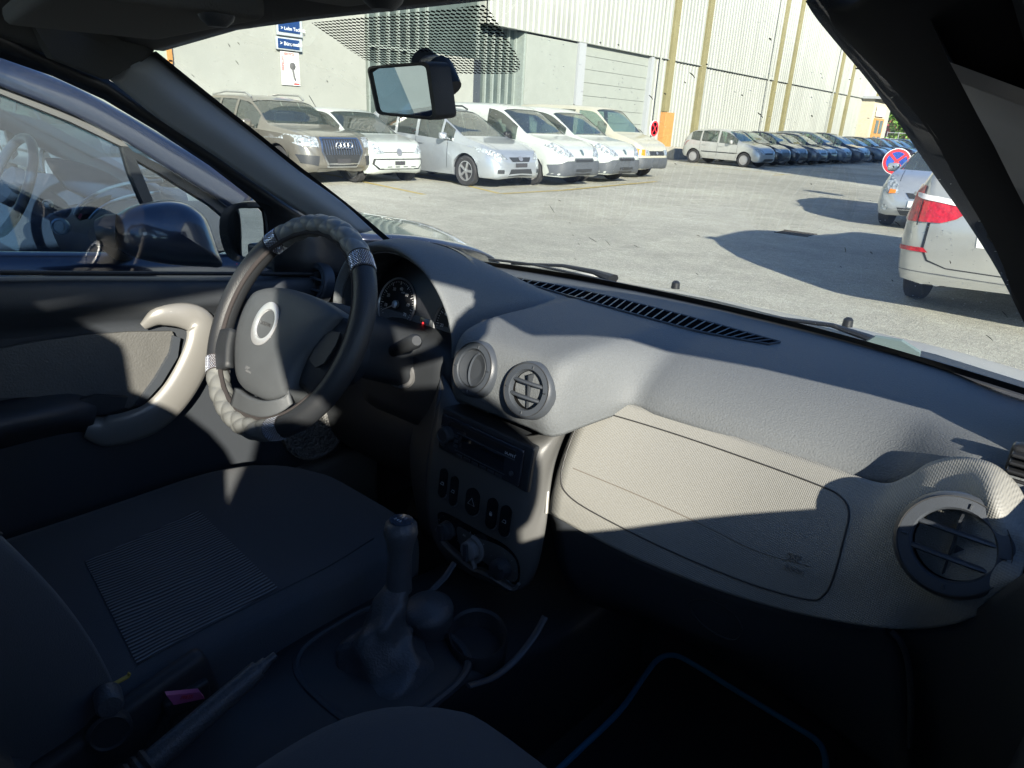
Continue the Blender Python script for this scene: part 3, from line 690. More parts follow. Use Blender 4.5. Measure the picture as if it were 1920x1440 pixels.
# --- bronze SUV
suv = dict(L=4.63, W=1.90, H=1.66, wb=2.8, fo=.88, rw=.36, spokes=10, paint=P_bronze, cowl=.40, wtop=.10, rtop=-.74, rbase=-.93, roofw=.76, cat='car',
    top=[(-1, .80), (-.985, .98), (-.95, 1.10), (-.86, 1.42), (-.74, 1.60), (-.4, 1.655), (-.1, 1.645), (.10, 1.56), (.25, 1.36), (.40, 1.13), (.5, 1.08), (.75, 1.02), (.88, .96), (.95, .90), (.98, .78), (.995, .66), (1, .60)],
    belt=[(-1, .7), (-.95, .98), (-.5, 1.06), (0, 1.03), (.40, 1.0), (.75, .95), (.9, .85), (.97, .7), (1, .5)],
    bot=[(-1, .42), (-.96, .34), (-.9, .28), (.86, .26), (.95, .28), (1, .40)],
    wins=[(-.66, -.42), (-.38, -.12), (-.08, .30)], seams=[-.40, -.10, .34], handles=[-.34, -.04],
    decals=[('grille_frame', [[(-.46, .92), (.46, .92), (.50, .66), (.36, .36), (-.36, .36), (-.50, .66)]], M_chrome, dict(off=.010)),
            ('grille', [[(-.42, .89), (.42, .89), (.46, .66), (.33, .39), (-.33, .39), (-.46, .66)]], M_grille, dict(off=.016)),
            ('slat', [rect(-.40+.06*k, -.385+.06*k, .60, .87) for k in range(14)], M_chrome, dict(off=.022)),
            ('plate', [rect(-.16, .16, .44, .53)], M_plate, dict(off=.03)),
            ('headlight', [[(.53, .92), (.90, .95), (.94, .85), (.86, .76), (.54, .74)]], M_lamp, dict(off=.012, each=True)),
            ('air_intake', [[(.55, .58), (.90, .60), (.86, .44), (.58, .40)]], M_grille, dict(off=.01, each=True)),
            ('skid_plate', [rect(-.55, .55, .28, .34)], M_bronze_l, dict(off=.012)),
            ('tail_light', [rect(.5, .92, .85, 1.05)], M_red, dict(view='rear', off=.01, each=True))])
# --- white city car
up = dict(L=3.54, W=1.64, H=1.49, wb=2.42, fo=.62, rw=.29, spokes=0, rim=M_cap, paint=P_white, cowl=.50, wtop=.12, rtop=-.80, rbase=-.95, roofw=.80,
    top=[(-1, .75), (-.985, 1.0), (-.95, 1.12), (-.86, 1.36), (-.78, 1.44), (-.4, 1.485), (-.05, 1.48), (.12, 1.42), (.32, 1.20), (.50, 1.0), (.62, .96), (.8, .91), (.92, .85), (.97, .76), (.99, .66), (1, .58)],
    belt=[(-1, .7), (-.95, 1.0), (-.5, .98), (0, .92), (.5, .87), (.8, .82), (.92, .74), (.98, .62), (1, .5)],
    bot=[(-1, .36), (-.96, .28), (-.9, .22), (.86, .2), (.95, .22), (1, .32)],
    wins=[(-.80, -.38), (-.33, .36)], seams=[-.36, .42], handles=[-.26],
    decals=[('intake_outline', [[(-.66, .53), (.66, .53), (.69, .42), (.56, .31), (-.56, .31), (-.69, .42)]], DK, dict(off=.006)),
            ('intake_panel', [[(-.62, .505), (.62, .505), (.645, .42), (.53, .335), (-.53, .335), (-.645, .42)]], P_white, dict(off=.012)),
            ('plate', [rect(-.14, .14, .40, .48)], M_plate, dict(off=.022)),
            ('slot', [rect(-.35+.22*k, -.22+.22*k, .355, .37) for k in range(4)], DK, dict(off=.02)),
            ('headlight', [[(.40, .64), (.60, .82), (.76, .84), (.77, .74), (.62, .62)]], M_lamp, dict(off=.010, each=True)),
            ('front_crease', [rect(-.42, .42, .648, .66)], M_grille, dict(off=.006)),
            ('emblem', [ell(0, .655, .075, .075, 18)], M_rim, dict(off=.016)),
            ('lower_lip', [rect(-.6, .6, .2, .255)], M_grey_pl, dict(off=.012)),
            ('tail_light', [rect(.55, .8, .7, 1.0)], M_red, dict(view='rear', off=.01, each=True))])
# --- silver minivan
maz = dict(L=4.55, W=1.75, H=1.66, wb=2.75, fo=.90, rw=.325, spokes=5, paint=P_silver, cowl=.52, wtop=.10, rtop=-.80, rbase=-.94, roofw=.78,
    top=[(-1, .80), (-.985, 1.0), (-.94, 1.15), (-.86, 1.45), (-.78, 1.56), (-.4, 1.63), (-.1, 1.635), (.10, 1.57), (.32, 1.32), (.52, 1.05), (.62, .99), (.8, .90), (.9, .80), (.96, .70), (.985, .62), (1, .52)],
    belt=[(-1, .7), (-.95, 1.05), (-.5, 1.03), (0, .98), (.4, .92), (.7, .82), (.88, .70), (.97, .55), (1, .45)],
    bot=[(-1, .36), (-.96, .28), (-.9, .22), (.86, .20), (.95, .2), (1, .28)],
    wins=[(-.74, -.44), (-.40, -.12), (-.08, .24), (.27, .42)], seams=[-.42, -.10, .36], handles=[-.33, -.02],
    decals=[('grille', [[(-.36, .66), (.36, .66), (.28, .57), (-.28, .57)]], M_grille, dict(off=.010)),
            ('emblem', [ell(0, .63, .07, .05, 16)], M_rim, dict(off=.022)),
            ('air_intake', [[(-.34, .42), (.34, .42), (.42, .27), (-.42, .27)]], M_grille, dict(off=.01)),
            ('plate', [rect(-.2, .2, .46, .54)], M_plate, dict(off=.018)),
            ('headlight', [[(.42, .62), (.55, .72), (.82, .84), (.84, .74), (.66, .62)]], M_lamp, dict(off=.010, each=True)),
            ('fog_light', [rect(.55, .70, .33, .41)], M_grille, dict(off=.01, each=True)),
            ('tail_light', [rect(.6, .84, .8, 1.2)], M_red, dict(view='rear', off=.01, each=True))])
# --- white small vans
van = dict(cat='van', L=4.38, W=1.81, H=1.80, wb=2.73, fo=.92, rw=.32, spokes=0, rim=M_cap, paint=P_white, cowl=.46, wtop=.10, rtop=-.90, rbase=-.97, roofw=.84, norear=1, mirrorm=M_black,
    top=[(-1, .80), (-.99, 1.3), (-.97, 1.7), (-.9, 1.77), (-.4, 1.80), (-.1, 1.785), (.10, 1.68), (.28, 1.42), (.46, 1.15), (.56, 1.09), (.75, 1.02), (.88, .93), (.95, .82), (.985, .70), (1, .60)],
    belt=[(-1, .7), (-.95, 1.10), (-.5, 1.08), (0, 1.04), (.4, .98), (.7, .92), (.88, .80), (.97, .62), (1, .5)],
    bot=[(-1, .40), (-.96, .30), (-.9, .24), (.86, .22), (.95, .22), (1, .32)],
    wins=[(-.10, .34)], seams=[-.55, -.13, .36], handles=[-.05, -.48],
    decals=[('bumper_cladding', [[(-.84, .20), (.84, .20), (.88, .5), (.62, .60), (.40, .60), (.36, .66), (-.36, .66), (-.40, .60), (-.62, .60), (-.88, .5)]], M_grey_pl, dict(off=.014)),
            ('grille', [rect(-.34, .34, .58, .63)], M_grille, dict(off=.022)),
            ('air_intake', [rect(-.32, .32, .30, .42)], M_grille, dict(off=.022)),
            ('emblem', [[(-.05, .84), (.05, .84), (.045, .75), (0, .71), (-.045, .75)]], mat('emblem_dark', (.08, .12, .14), .3), dict(off=.012)),
            ('headlight', [[(.38, .70), (.50, .82), (.78, .98), (.84, .92), (.80, .76), (.62, .68)]], M_lamp, dict(off=.010, each=True))])
# --- cream minibus
bus = dict(cat='van', L=4.9, W=1.80, H=1.95, wb=2.9, fo=.95, rw=.33, spokes=0, rim=M_cap, paint=P_cream, cowl=.56, wtop=.28, rtop=-.92, rbase=-.98, roofw=.84, mirrorm=M_black,
    top=[(-1, .80), (-.99, 1.4), (-.975, 1.82), (-.9, 1.92), (-.4, 1.95), (.1, 1.93), (.28, 1.86), (.42, 1.56), (.56, 1.26), (.66, 1.18), (.8, 1.08), (.90, .98), (.96, .86), (.985, .74), (1, .64)],
    belt=[(-1, .7), (-.95, 1.15), (-.5, 1.14), (0, 1.12), (.5, 1.06), (.7, .98), (.88, .86), (.97, .66), (1, .5)],
    bot=[(-1, .40), (-.96, .30), (-.9, .24), (.86, .26), (.95, .26), (1, .38)],
    wins=[(-.88, -.52), (-.47, -.02), (.04, .46)], seams=[.02, .48, -.5], handles=[.10],
    decals=[('bumper', [[(-.85, .24), (.85, .24), (.88, .60), (-.88, .60)]], M_grey_pl, dict(off=.02)),
            ('grille', [rect(-.40, .40, .66, .78)], M_grille, dict(off=.012)),
            ('emblem', [ell(0, .72, .06, .04, 12)], M_rim, dict(off=.022)),
            ('headlight', [[(.42, .66), (.42, .80), (.62, .82), (.62, .66)]], M_lamp, dict(off=.012, each=True)),
            ('turn_signal', [[(.63, .66), (.63, .82), (.86, .84), (.86, .68)]], M_amber, dict(off=.012, each=True))])
# --- compact hatchback
hatch = dict(L=3.85, W=1.67, H=1.52, wb=2.46, fo=.76, rw=.295, spokes=0, rim=M_cap, paint=P_silver2, cowl=.50, wtop=.14, rtop=-.74, rbase=-.93, roofw=.80,
    top=[(-1, .70), (-.985, .92), (-.94, 1.02), (-.86, 1.25), (-.74, 1.40), (-.4, 1.50), (-.1, 1.515), (.14, 1.44), (.33, 1.20), (.50, 1.0), (.62, .96), (.8, .88), (.9, .78), (.96, .68), (.99, .58), (1, .5)],
    belt=[(-1, .6), (-.95, .94), (-.5, .96), (0, .93), (.4, .89), (.7, .82), (.88, .70), (.97, .54), (1, .42)],
    wins=[(-.78, -.54), (-.50, -.10), (-.05, .40)], seams=[-.52, -.075, .42], handles=[-.40, .02],
    decals=[('grille', [rect(-.36, .36, .56, .62)], M_grille, dict(off=.010)), ('air_intake', [rect(-.45, .45, .28, .38)], M_grille, dict(off=.01)),
            ('headlight', [[(.40, .60), (.48, .74), (.76, .78), (.76, .66), (.62, .60)]], M_lamp, dict(off=.010, each=True)),
            ('tail_light', [[(.60, .75), (.60, 1.0), (.80, 1.0), (.80, .75)]], M_red, dict(view='rear', off=.01, each=True)),
            ('side_trim', [rect(-.9, .95, .52, .56)], M_grille, dict(view='right', off=.008, step=.2))])
gA = 'cars parked in front of the white building'
make_car('suv', 'bronze-grey SUV with tall slatted grille and four ring emblem', gA, suv, (-11.40-2.31, 8.95, 0), 0.0)
e = [o for o in bpy.data.objects if o.name.startswith('suv')][0]
bvb = None
m = LMB()
for k in range(4): m.tube([(2.37, -.135+.09*k+.058*math.cos(a), .79+.058*math.sin(a)) for a in [2*PI*i/20 for i in range(20)]], .008, 6, closed=True)
m.build('ring_emblem', M_chrome, e)
for s in (-1, 1):
    m = LMB(); m.tube([(.1, s*.62, 1.60), (-.1, s*.64, 1.69), (-.9, s*.64, 1.70), (-1.5, s*.62, 1.63)], .022, 8); m.build('roof_rail', M_chrome, e)
e2 = make_car('city_car', 'small white city car with large outlined lower grille and round emblem', gA, up, (-11.30-1.77, 10.35, 0), 0.0)[0]
m = LMB(); m.tube([(-1.2, 0, 1.47), (-1.45, 0, 1.72)], .008, 5); m.build('aerial', M_black, e2)
e3 = make_car('minivan', 'silver minivan with five-spoke alloy wheels, between city car and white van', gA, maz, (-9.55-2.28, 12.35, 0), 0.0)[0]
for s in (-1, 1):
    m = LMB(); m.tube([(.0, s*.60, 1.61), (-.2, s*.62, 1.68), (-1.3, s*.62, 1.67), (-1.6, s*.60, 1.58)], .02, 8); m.build('roof_rail', M_black, e3)
v1 = make_car('panel_van', 'white panel van with grey bumper, directly beside the silver minivan', gA, van, (-9.2-2.19, 14.25, 0), 0.0)[0]
v2 = copy_tree(v1); v2.location = (-9.35-2.19, 16.4, 0); v2['label'] = 'white panel van with grey bumper, second from minivan, before the cream minibus'
make_car('minibus', 'cream minibus with orange turn signals and grey bumper at row end', gA, bus, (-9.9-2.45, 18.95, 0), 0.0)
# second row
gB = 'cars parked along the corrugated hall'
c3 = make_car('hatchback', 'sunlit silver rounded hatchback, nearest car of the row along the hall', gB, hatch, (-13.2, 31.2, 0), -0.06)[0]
P_nv = paint('navy', (.02, .026, .042), .3); P_bk = paint('black', (.012, .013, .016), .2); P_gr = paint('graphite', (.09, .10, .12), .5); P_bl = paint('steel_blue', (.10, .13, .17), .4); P_rd = paint('wine', (.12, .03, .03), .3)
wag = dict(hatch); wag.update(L=4.45, W=1.76, H=1.47, wb=2.65, fo=.88, paint=P_nv)
gen = make_car('estate_car', 'x', gB, wag, (0, 0, 0), 0.0, detail=1)[0]
sal = dict(hatch); sal.update(L=4.35, W=1.74, H=1.43, wb=2.6, fo=.88, paint=P_gr, cowl=.36, wtop=.02, rtop=-.42, rbase=-.66, wins=[(-.58, -.30), (-.26, .22)], seams=[-.28, .3],
    top=[(-1, .70), (-.985, .90), (-.94, 1.0), (-.66, 1.04), (-.42, 1.36), (-.2, 1.42), (0, 1.41), (.18, 1.22), (.36, .98), (.6, .92), (.85, .82), (.95, .68), (.99, .56), (1, .5)])
gen2 = make_car('saloon_car', 'x', gB, sal, (0, 0, 0), 0.0, detail=1)[0]; hb2 = dict(hatch); hb2.update(paint=P_bk); gen3 = make_car('hatchback', 'x', gB, hb2, (0, 0, 0), 0.0, detail=1)[0]; gens = {0: [gen, False], 1: [gen2, False], 2: [gen3, False]}
mpv = dict(maz); mpv.update(paint=P_bl, spokes=0, rim=M_cap)
desc = ['black', 'navy blue', 'graphite grey', 'dark blue', 'steel blue tall', 'navy', 'dark grey', 'steel blue', 'black low', 'grey blue', 'dark wine red', 'silver', 'navy estate', 'dark blue low', 'graphite low', 'pale silver']
cols = [P_bk, P_nv, P_gr, P_nv, P_bl, P_nv, P_gr, P_bl, P_bk, P_gr, P_rd, P_silver, P_nv, P_bl, P_gr, P_silver]
def recolour(e, p):
    for ch in e.children:
        if ch.name.split('.')[0] in ('body', 'wing_mirror'):
            ch.material_slots[0].link = 'OBJECT'; ch.material_slots[0].material = p
names = ['ord']
ordn = ['first', 'second', 'third', 'fourth', 'fifth', 'sixth', 'seventh', 'eighth', 'ninth', 'tenth', 'eleventh', 'twelfth', 'thirteenth', 'fourteenth', 'fifteenth', 'sixteenth']
used = False
for i in range(16):
    y = 33.9+i*2.42; x = -13.6+0.03*i+random.uniform(-.4, .3)
    if i in (4, 5):
        if i == 4:
            big = make_car('estate_car', '', gB, mpv, (x, y, 0), 0.0, detail=1)[0]; c = big
        else: c = copy_tree(big); c.location = (x, y, 0); recolour(c, cols[i])
    else:
        gi = gens[[0, 2, 1, 0, 0, 0, 2, 1, 0, 2, 0, 1, 2, 0, 1, 2][i]]
        if not gi[1]: c = gi[0]; gi[1] = True
        else: c = copy_tree(gi[0])
        c.location = (x, y, 0); c.rotation_euler = (0, 0, random.uniform(-.035, .035)); recolour(c, cols[i])
    c['label'] = desc[i]+' car, '+ordn[i]+' behind the silver hatchback along the hall'
# right side: silver hatchback facing us and pale silver SUV with its back to us
jazz = dict(hatch); jazz.update(L=3.85, W=1.68, H=1.46, paint=paint('ice_silver', (.46, .49, .52), .55), cowl=.62, wtop=.16,
    top=[(-1, .70), (-.985, .92), (-.94, 1.1), (-.86, 1.30), (-.74, 1.41), (-.4, 1.46), (-.1, 1.46), (.16, 1.39), (.4, 1.17), (.62, .97), (.72, .93), (.84, .86), (.92, .76), (.965, .66), (.99, .56), (1, .48)],
    wins=[(-.78, -.50), (-.46, -.06), (-.01, .36), (.39, .52)], spokes=7, rim=M_rim, mirrorm=paint('ice_silver', (.46, .49, .52)),
    decals=[('grille', [[(-.34, .62), (.34, .62), (.26, .54), (-.26, .54)]], M_grille, dict(off=.010)), ('air_intake', [[(-.42, .38), (.42, .38), (.36, .26), (-.36, .26)]], M_grille, dict(off=.01)),
            ('plate', [rect(-.26, .26, .40, .50)], mat('plate_white', (.7, .7, .68), .4), dict(off=.02)), ('emblem', [ell(0, .60, .06, .05, 12)], M_rim, dict(off=.02)),
            ('headlight', [[(.44, .60), (.50, .74), (.74, .92), (.82, .86), (.80, .70), (.62, .58)]], M_lamp, dict(off=.010, each=True)),
            ('turn_signal', [[(.50, .60), (.50, .65), (.60, .66), (.60, .59)]], M_amber, dict(off=.018, each=True)),
            ('fog_light', [ell(.62, .36, .06, .05, 10)], M_lamp, dict(off=.01, each=True))])
make_car('hatchback', 'silver hatchback facing the camera on the right, behind the pale SUV', None, jazz, (-1.66, 13.4+1.95, 0), math.radians(-92))
P_x3 = paint('titanium', (0.42, 0.425, 0.40), .5, .28)
M_lens = mat('lamp_white_strip', (.75, .72, .72), .2, coat=1)
x3 = dict(L=4.65, W=1.88, H=1.66, wb=2.81, fo=.86, rw=.36, spokes=7, paint=P_x3, cowl=.32, wtop=.0, rtop=-.80, rbase=-.93, roofw=.76, glass=G_dark,
    plan=[(-1, .74), (-.992, .86), (-.975, .92), (-.94, .965), (-.85, .99), (-.4, 1), (.5, 1), (.75, .985), (.88, .94), (.96, .84), (.99, .70), (1, .60)],
    top=[(-1, .74), (-.998, .80), (-.99, .90), (-.965, 1.08), (-.93, 1.18), (-.86, 1.42), (-.80, 1.58), (-.74, 1.62), (-.4, 1.65), (-.2, 1.63), (.0, 1.52), (.16, 1.32), (.32, 1.10), (.5, 1.04), (.75, .98), (.88, .96), (.95, .88), (.98, .75), (1, .60)],
    belt=[(-1, .62), (-.985, .80), (-.95, 1.02), (-.9, 1.08), (-.5, 1.08), (0, 1.05), (.40, 1.0), (.75, .95), (.9, .85), (.97, .7), (1, .5)],
    bot=[(-1, .40), (-.985, .30), (-.95, .30), (-.9, .30), (.86, .26), (.95, .28), (1, .40)],
    wins=[(-.72, -.50), (-.46, -.16), (-.12, .20)], seams=[-.48, -.12, .32], handles=[-.40, -.06],
    decals=[('tail_light', [[(.96, .80), (.96, .97), (.87, 1.10), (.81, 1.10), (.80, .99), (.42, .95), (.52, .86), (.62, .82), (.80, .81)]], M_red, dict(view='rear', off=.014, step=.05, each=True)),
            ('lamp_strip', [[(.90, 1.005), (.88, 1.04), (.40, .985), (.43, .945)]], M_lens, dict(view='rear', off=.022, step=.05, each=True)),
            ('reflector', [[(.90, .60), (.90, .565), (.66, .57), (.70, .605)]], M_red, dict(view='rear', off=.012, each=True)),
            ('tailgate_seam', [[(.70, .81), (.72, .81), (.72, .60), (.66, .50), (.50, .455), (-.50, .455), (-.50, .463), (.50, .463), (.65, .51), (.70, .60)]], DK, dict(view='rear', off=.004, step=.05)),
            ('lamp_seam', [[(.79, .98), (.80, .98), (.80, .78), (.79, .78)]], DK, dict(view='rear', off=.020, each=True)),
            ('plate_recess', [[(-.36, .92), (.36, .92), (.33, .66), (-.33, .66)]], mat('recess_white', (.62, .62, .60), .4), dict(view='rear', off=.006)),
            ('plate', [rect(-.26, .26, .72, .84)], mat('plate_white', (.7, .7, .68), .4), dict(view='rear', off=.02)),
            ('plate_edge', [rect(-.28, -.262, .72, .84), rect(.262, .28, .72, .84)], DK, dict(view='rear', off=.02)),
            ('bumper_crease', [rect(-.86, .86, .40, .405)], M_grey_pl, dict(view='rear', off=.006, step=.08)),
            ('lower_valance', [[(-.6, .33), (.6, .33), (.55, .26), (-.55, .26)]], M_grey_pl, dict(view='rear', off=.01)),
            ('headlight', [[(.53, .92), (.88, .95), (.90, .80), (.54, .74)]], M_lamp, dict(off=.012, each=True))])
ex, bvx, _, _ = make_car('suv', 'pale silver SUV with red tail lights and twin exhausts, on the right', None, x3, (0.24, 6.80+2.325, 0), math.radians(90))
for s in (1, -1):
    m = LMB()
    for dy in (-.055, .055): m.lathe([(.046, -.30), (.046, .03), (.050, .035), (.050, .045), (.040, .045), (.037, -.10), (0, -.10)], (-2.24, s*(.60+dy), .345), (-1, 0, 0), 18)
    m.build('exhaust', M_chrome, ex)
    m = LMB(); m.box((-2.20, s*.60, .345), (.10, .27, .13), bev=.05); m.build('exhaust_surround', M_black, ex)
m = LMB(); m.box((-1.86, 0, 1.64), (.22, 1.25, .035), bev=.015); m.build('roof_spoiler', P_x3, ex)
# cars glimpsed far left behind the neighbour car
c = copy_tree(gen); c.location = (-13.8, 4.9, 0); recolour(c, P_bl); c['label'] = 'light blue parked car glimpsed above the neighbouring car roof'; c['group'] = gA
c = copy_tree(gen); c.location = (-12.6, 1.6, 0); recolour(c, P_silver); c['label'] = 'silver parked car seen through the neighbouring dark blue car windows'; c['group'] = gA
c = copy_tree(gen); c.location = (-14.0, 6.6, 0); recolour(c, P_gr); c['label'] = 'dark grey parked car just left of the bronze SUV'; c['group'] = gA
# ------------------------------------------------------------------ the car the photograph is taken in
own = empty('own_car', (0, 0, 0)); tag(own, 'grey-dashboard hatchback seen from inside, with steering wheel, seats and windscreen', 'car')
M_pad = mat('dash_plastic', (0.108, 0.118, 0.125), 0.72, bump=('noise', 380, 0.0009), vary=.13, vscale=420)
M_panel = mat('airbag_panel', (0.220, 0.220, 0.203), 0.6, bump=('weave', 1250, 0.00022), vary=.09, vscale=420)
M_stack = mat('stack_plastic', (0.085, 0.086, 0.084), 0.42, bump=('noise', 1200, 0.0002))
M_dkpl = mat('dark_trim', (0.034, 0.039, 0.046), 0.5, bump=('noise', 900, 0.0004))
M_vdk = mat('very_dark_trim', (0.022, 0.025, 0.029), 0.55, bump=('noise', 900, 0.0003))
M_silv = mat('silver_trim', (0.20, 0.197, 0.185), 0.38, metal=.25, coat=.2)
M_hl = mat('headliner', (0.05, 0.052, 0.052), 0.95, bump=('noise', 500, 0.0008))
M_ptrim = mat('pillar_trim', (0.24, 0.255, 0.27), 0.7, bump=('noise', 700, 0.0003))
M_fab = mat('seat_fabric', (0.050, 0.058, 0.068), 0.95, bump=('noise', 700, 0.001), sheen=.15)
M_carpet = mat('carpet', (0.035, 0.038, 0.042), 1.0, bump=('noise', 400, 0.003))
M_lea = mat('boot_leather', (0.060, 0.066, 0.074), .42, bump=('noise', 300, 0.001))
M_ring = mat('vent_ring', (0.045, 0.052, 0.062), .4, bump=('noise', 1200, .0002))
M_let = mat('switch_lettering', (.45, .48, .5), .5)
M_line = mat('seam_dark', (0.03, 0.03, 0.03), .6)

# dashboard pad
yw = lambda X: 1.435-.27*X*X
def prof_c(X): return [(yw(X), 1.085), (1.25, 1.100), (1.05, 1.108), (.93, 1.110), (.865, 1.104), (.833, 1.088), (.818, 1.05), (.815, 1.005), (.825, .975)]
def prof_r(X): return [(yw(X), 1.085), (1.25, 1.090), (1.12, 1.090), (1.05, 1.083), (1.0, 1.068), (.965, 1.048), (.95, 1.030), (.946, 1.018), (.955, 1.0)]
def prof_l(X): return [(yw(X), 1.085), (1.25, 1.090), (1.12, 1.090), (1.05, 1.08), (1.0, 1.06), (.975, 1.02), (.965, .97), (.965, .92), (.97, .87)]
def prof_e(X): return [(yw(X), 1.075), (1.2, 1.085), (1.08, 1.092), (1.0, 1.100), (.965, 1.100), (.94, 1.098), (.922, 1.092), (.912, 1.075), (.915, 1.045)]
def mixp(a, b, t): return [(p[0]*(1-t)+q[0]*t, p[1]*(1-t)+q[1]*t) for p, q in zip(a, b)]
prs = []
for X in [-.78, -.6, -.4, -.25, -.17, -.135, -.11, -.06, 0, .06, .11, .135, .17, .22, .3, .4, .5, .56, .60, .64, .68, .72, .78]:
    if X <= -.17: p = prof_l(X)
    elif X < -.11: p = mixp(prof_l(X), prof_c(X), (X+.17)/.06)
    elif X <= .105: p = prof_c(X)
    elif X < .17: t = (X-.105)/.065; t = t*t*(3-2*t); p = mixp(prof_c(X), prof_r(X), t)
    elif X <= .53: p = prof_r(X)
    elif X < .65: t = (X-.53)/.12; t = t*t*(3-2*t); p = mixp(prof_r(X), prof_e(X), t)
    else: p = prof_e(X)
    prs.append([Vector((X, a, b)) for a, b in p])
prs = list(zip(*prs)); G = netgrid([list(r) for r in prs], 3, 5)
m = MB(); m.grid(G); pad = m.build('dashboard', M_pad, own, fix=True, solid=.012, auto=70); bv_pad = bvh_of(G)
# raised hoods flowing back from the two centre vents
# demister vent strip along the windscreen
def strip_pts(pl, off): return [onsurf(bv_pad, x, y, off) for x, y in pl]
top = spline([(968, 522, 0), (1090, 546, 0), (1200, 572, 0), (1330, 606, 0), (1462, 643, 0)], 6); bot_ = spline([(971, 529, 0), (1080, 560, 0), (1190, 591, 0), (1315, 624, 0), (1440, 647, 0)], 6)
m = MB(); m.grid([[onsurf(bv_pad, p.x*(1-t)+q.x*t, p.y*(1-t)+q.y*t, .0016) for p, q in zip(top, bot_)] for t in (0, .2, .4, .6, .8, 1)]); dem = m.build('demister_vent', mat('vent_void', (.004, .005, .006), 1.0, spec=0.0), own)
m = MB(); m.tube([onsurf(bv_pad, p.x, p.y, .002) for p in top+bot_[::-1]], .0022, 6, closed=True)
for k in range(1, 34):
    i = k/34*(len(top)-1); a = int(i); f = i-a; p = top[a].lerp(top[min(a+1, len(top)-1)], f); i2 = max(0, min(len(bot_)-1.001, i-.55)); a2 = int(i2); q = bot_[a2].lerp(bot_[a2+1], i2-a2)
    m.tube([onsurf(bv_pad, p.x*(1-t)+q.x*t, p.y*(1-t)+q.y*t, .0025) for t in (0, .25, .5, .75, 1)], .0015, 5)
m.build('slat', M_ring, dem)

# airbag panel
pr = [
 [(1108, 733, 0.9480), (1250, 778, .950), (1400, 825, .945), (1550, 872, .927), (1650, 905, .912), (1700, 893, .908), (1745, 866, 0.920), (1800, 856, 0.921), (1860, 868, 0.912), (1905, 905, 0.895), (1935, 960, 0.8700)],
 [(1076, 797, 0.9050), (1215, 842, 0.9120), (1368, 893, 0.9060), (1515, 938, 0.8890), (1610, 965, 0.8740), (1668, 960, 0.8640), (1730, 935, 0.866), (1800, 925, 0.862), (1860, 935, 0.8350), (1900, 975, 0.8350), (1930, 1010, 0.8300)],
 [(1050, 866, 0.8660), (1185, 920, 0.8700), (1335, 980, 0.8660), (1475, 1028, 0.8520), (1570, 1052, 0.8410), (1640, 1050, 0.8340), (1710, 1030, 0.8330), (1795, 1015, 0.8280), (1860, 1020, 0.8200), (1900, 1035, 0.8200), (1925, 1050, 0.8200)],
 [(1036, 920, 0.8420), (1170, 985, 0.8420), (1320, 1050, 0.8420), (1460, 1100, 0.8320), (1565, 1125, 0.8250), (1650, 1128, 0.8180), (1725, 1120, 0.8160), (1795, 1105, 0.8080), (1850, 1098, 0.8020), (1885, 1090, 0.8000), (1910, 1088, 0.8000)],
 [(1028, 962, 0.8320), (1165, 1035, 0.8280), (1320, 1098, 0.8280), (1465, 1143, 0.8240), (1575, 1166, 0.8150), (1660, 1178, 0.8110), (1725, 1180, 0.8200), (1790, 1170, 0.8120), (1838, 1150, 0.8070), (1875, 1122, 0.8050), (1898, 1100, 0.8050)]]
G = netgrid(pnet(pr), 6, 8); bv_panel = bvh_of(G)
m = MB(); m.grid(G); panel = m.build('airbag_panel', M_panel, own, solid=.012, soff=1.0, auto=70)
seam = spline([(1135, 775, 0), (1260, 812, 0), (1400, 860, 0), (1530, 908, 0), (1575, 930, 0), (1592, 962, 0), (1580, 1020, 0), (1562, 1085, 0), (1545, 1115, 0), (1515, 1124, 0), (1400, 1092, 0), (1250, 1030, 0), (1120, 965, 0), (1065, 928, 0), (1052, 895, 0), (1065, 840, 0), (1085, 795, 0), (1105, 775, 0)], 6, closed=True)
m = MB(); m.tube([onsurf(bv_panel, p.x, p.y, .0003) for p in seam], .0013, 6, closed=True); m.build('seam', M_line, panel)
s2 = spline([(1075, 878, 0), (1200, 930, 0), (1330, 990, 0), (1420, 1033, 0), (1520, 1062, 0)], 6)
m = MB(); m.tube([onsurf(bv_panel, p.x, p.y, .0000) for p in s2], .0010, 6); m.build('crease', mat('crease', (.16, .145, .125), .5), panel)
a = onsurf(bv_panel, 1462, 1042, .0012); b = onsurf(bv_panel, 1515, 1058, .0012); u_ = onsurf(bv_panel, 1465, 1025, .0012)
Mlt = mat('embossed_letter', (.17, .155, .135), .35)
text('lettering', 'SRP', (a+b)/2+(u_-a)*.25, b-a, u_-a, .0085, Mlt, panel, .0006, 'CENTER', .03)
a2 = onsurf(bv_panel, 1462, 1060, .0012); b2 = onsurf(bv_panel, 1515, 1077, .0012); text('lettering', 'AIRBAG', (a2+b2)/2, b2-a2, u_-a, .0055, Mlt, panel, .0006, 'CENTER', .03)
# bright strip along the left edge of the airbag panel
G2 = [[P(1112, 730, 'y', .940), P(1078, 765, 'y', .915), P(1052, 810, 'y', .888), P(1036, 865, 'y', .858), P(1028, 915, 'y', .838), P(1024, 962, 'y', .826)]]
m = MB(); m.tube(spline(G2[0], 6), [.0035+.0*i for i in range(31)], 8); m.build('silver_strip', M_silv, own)

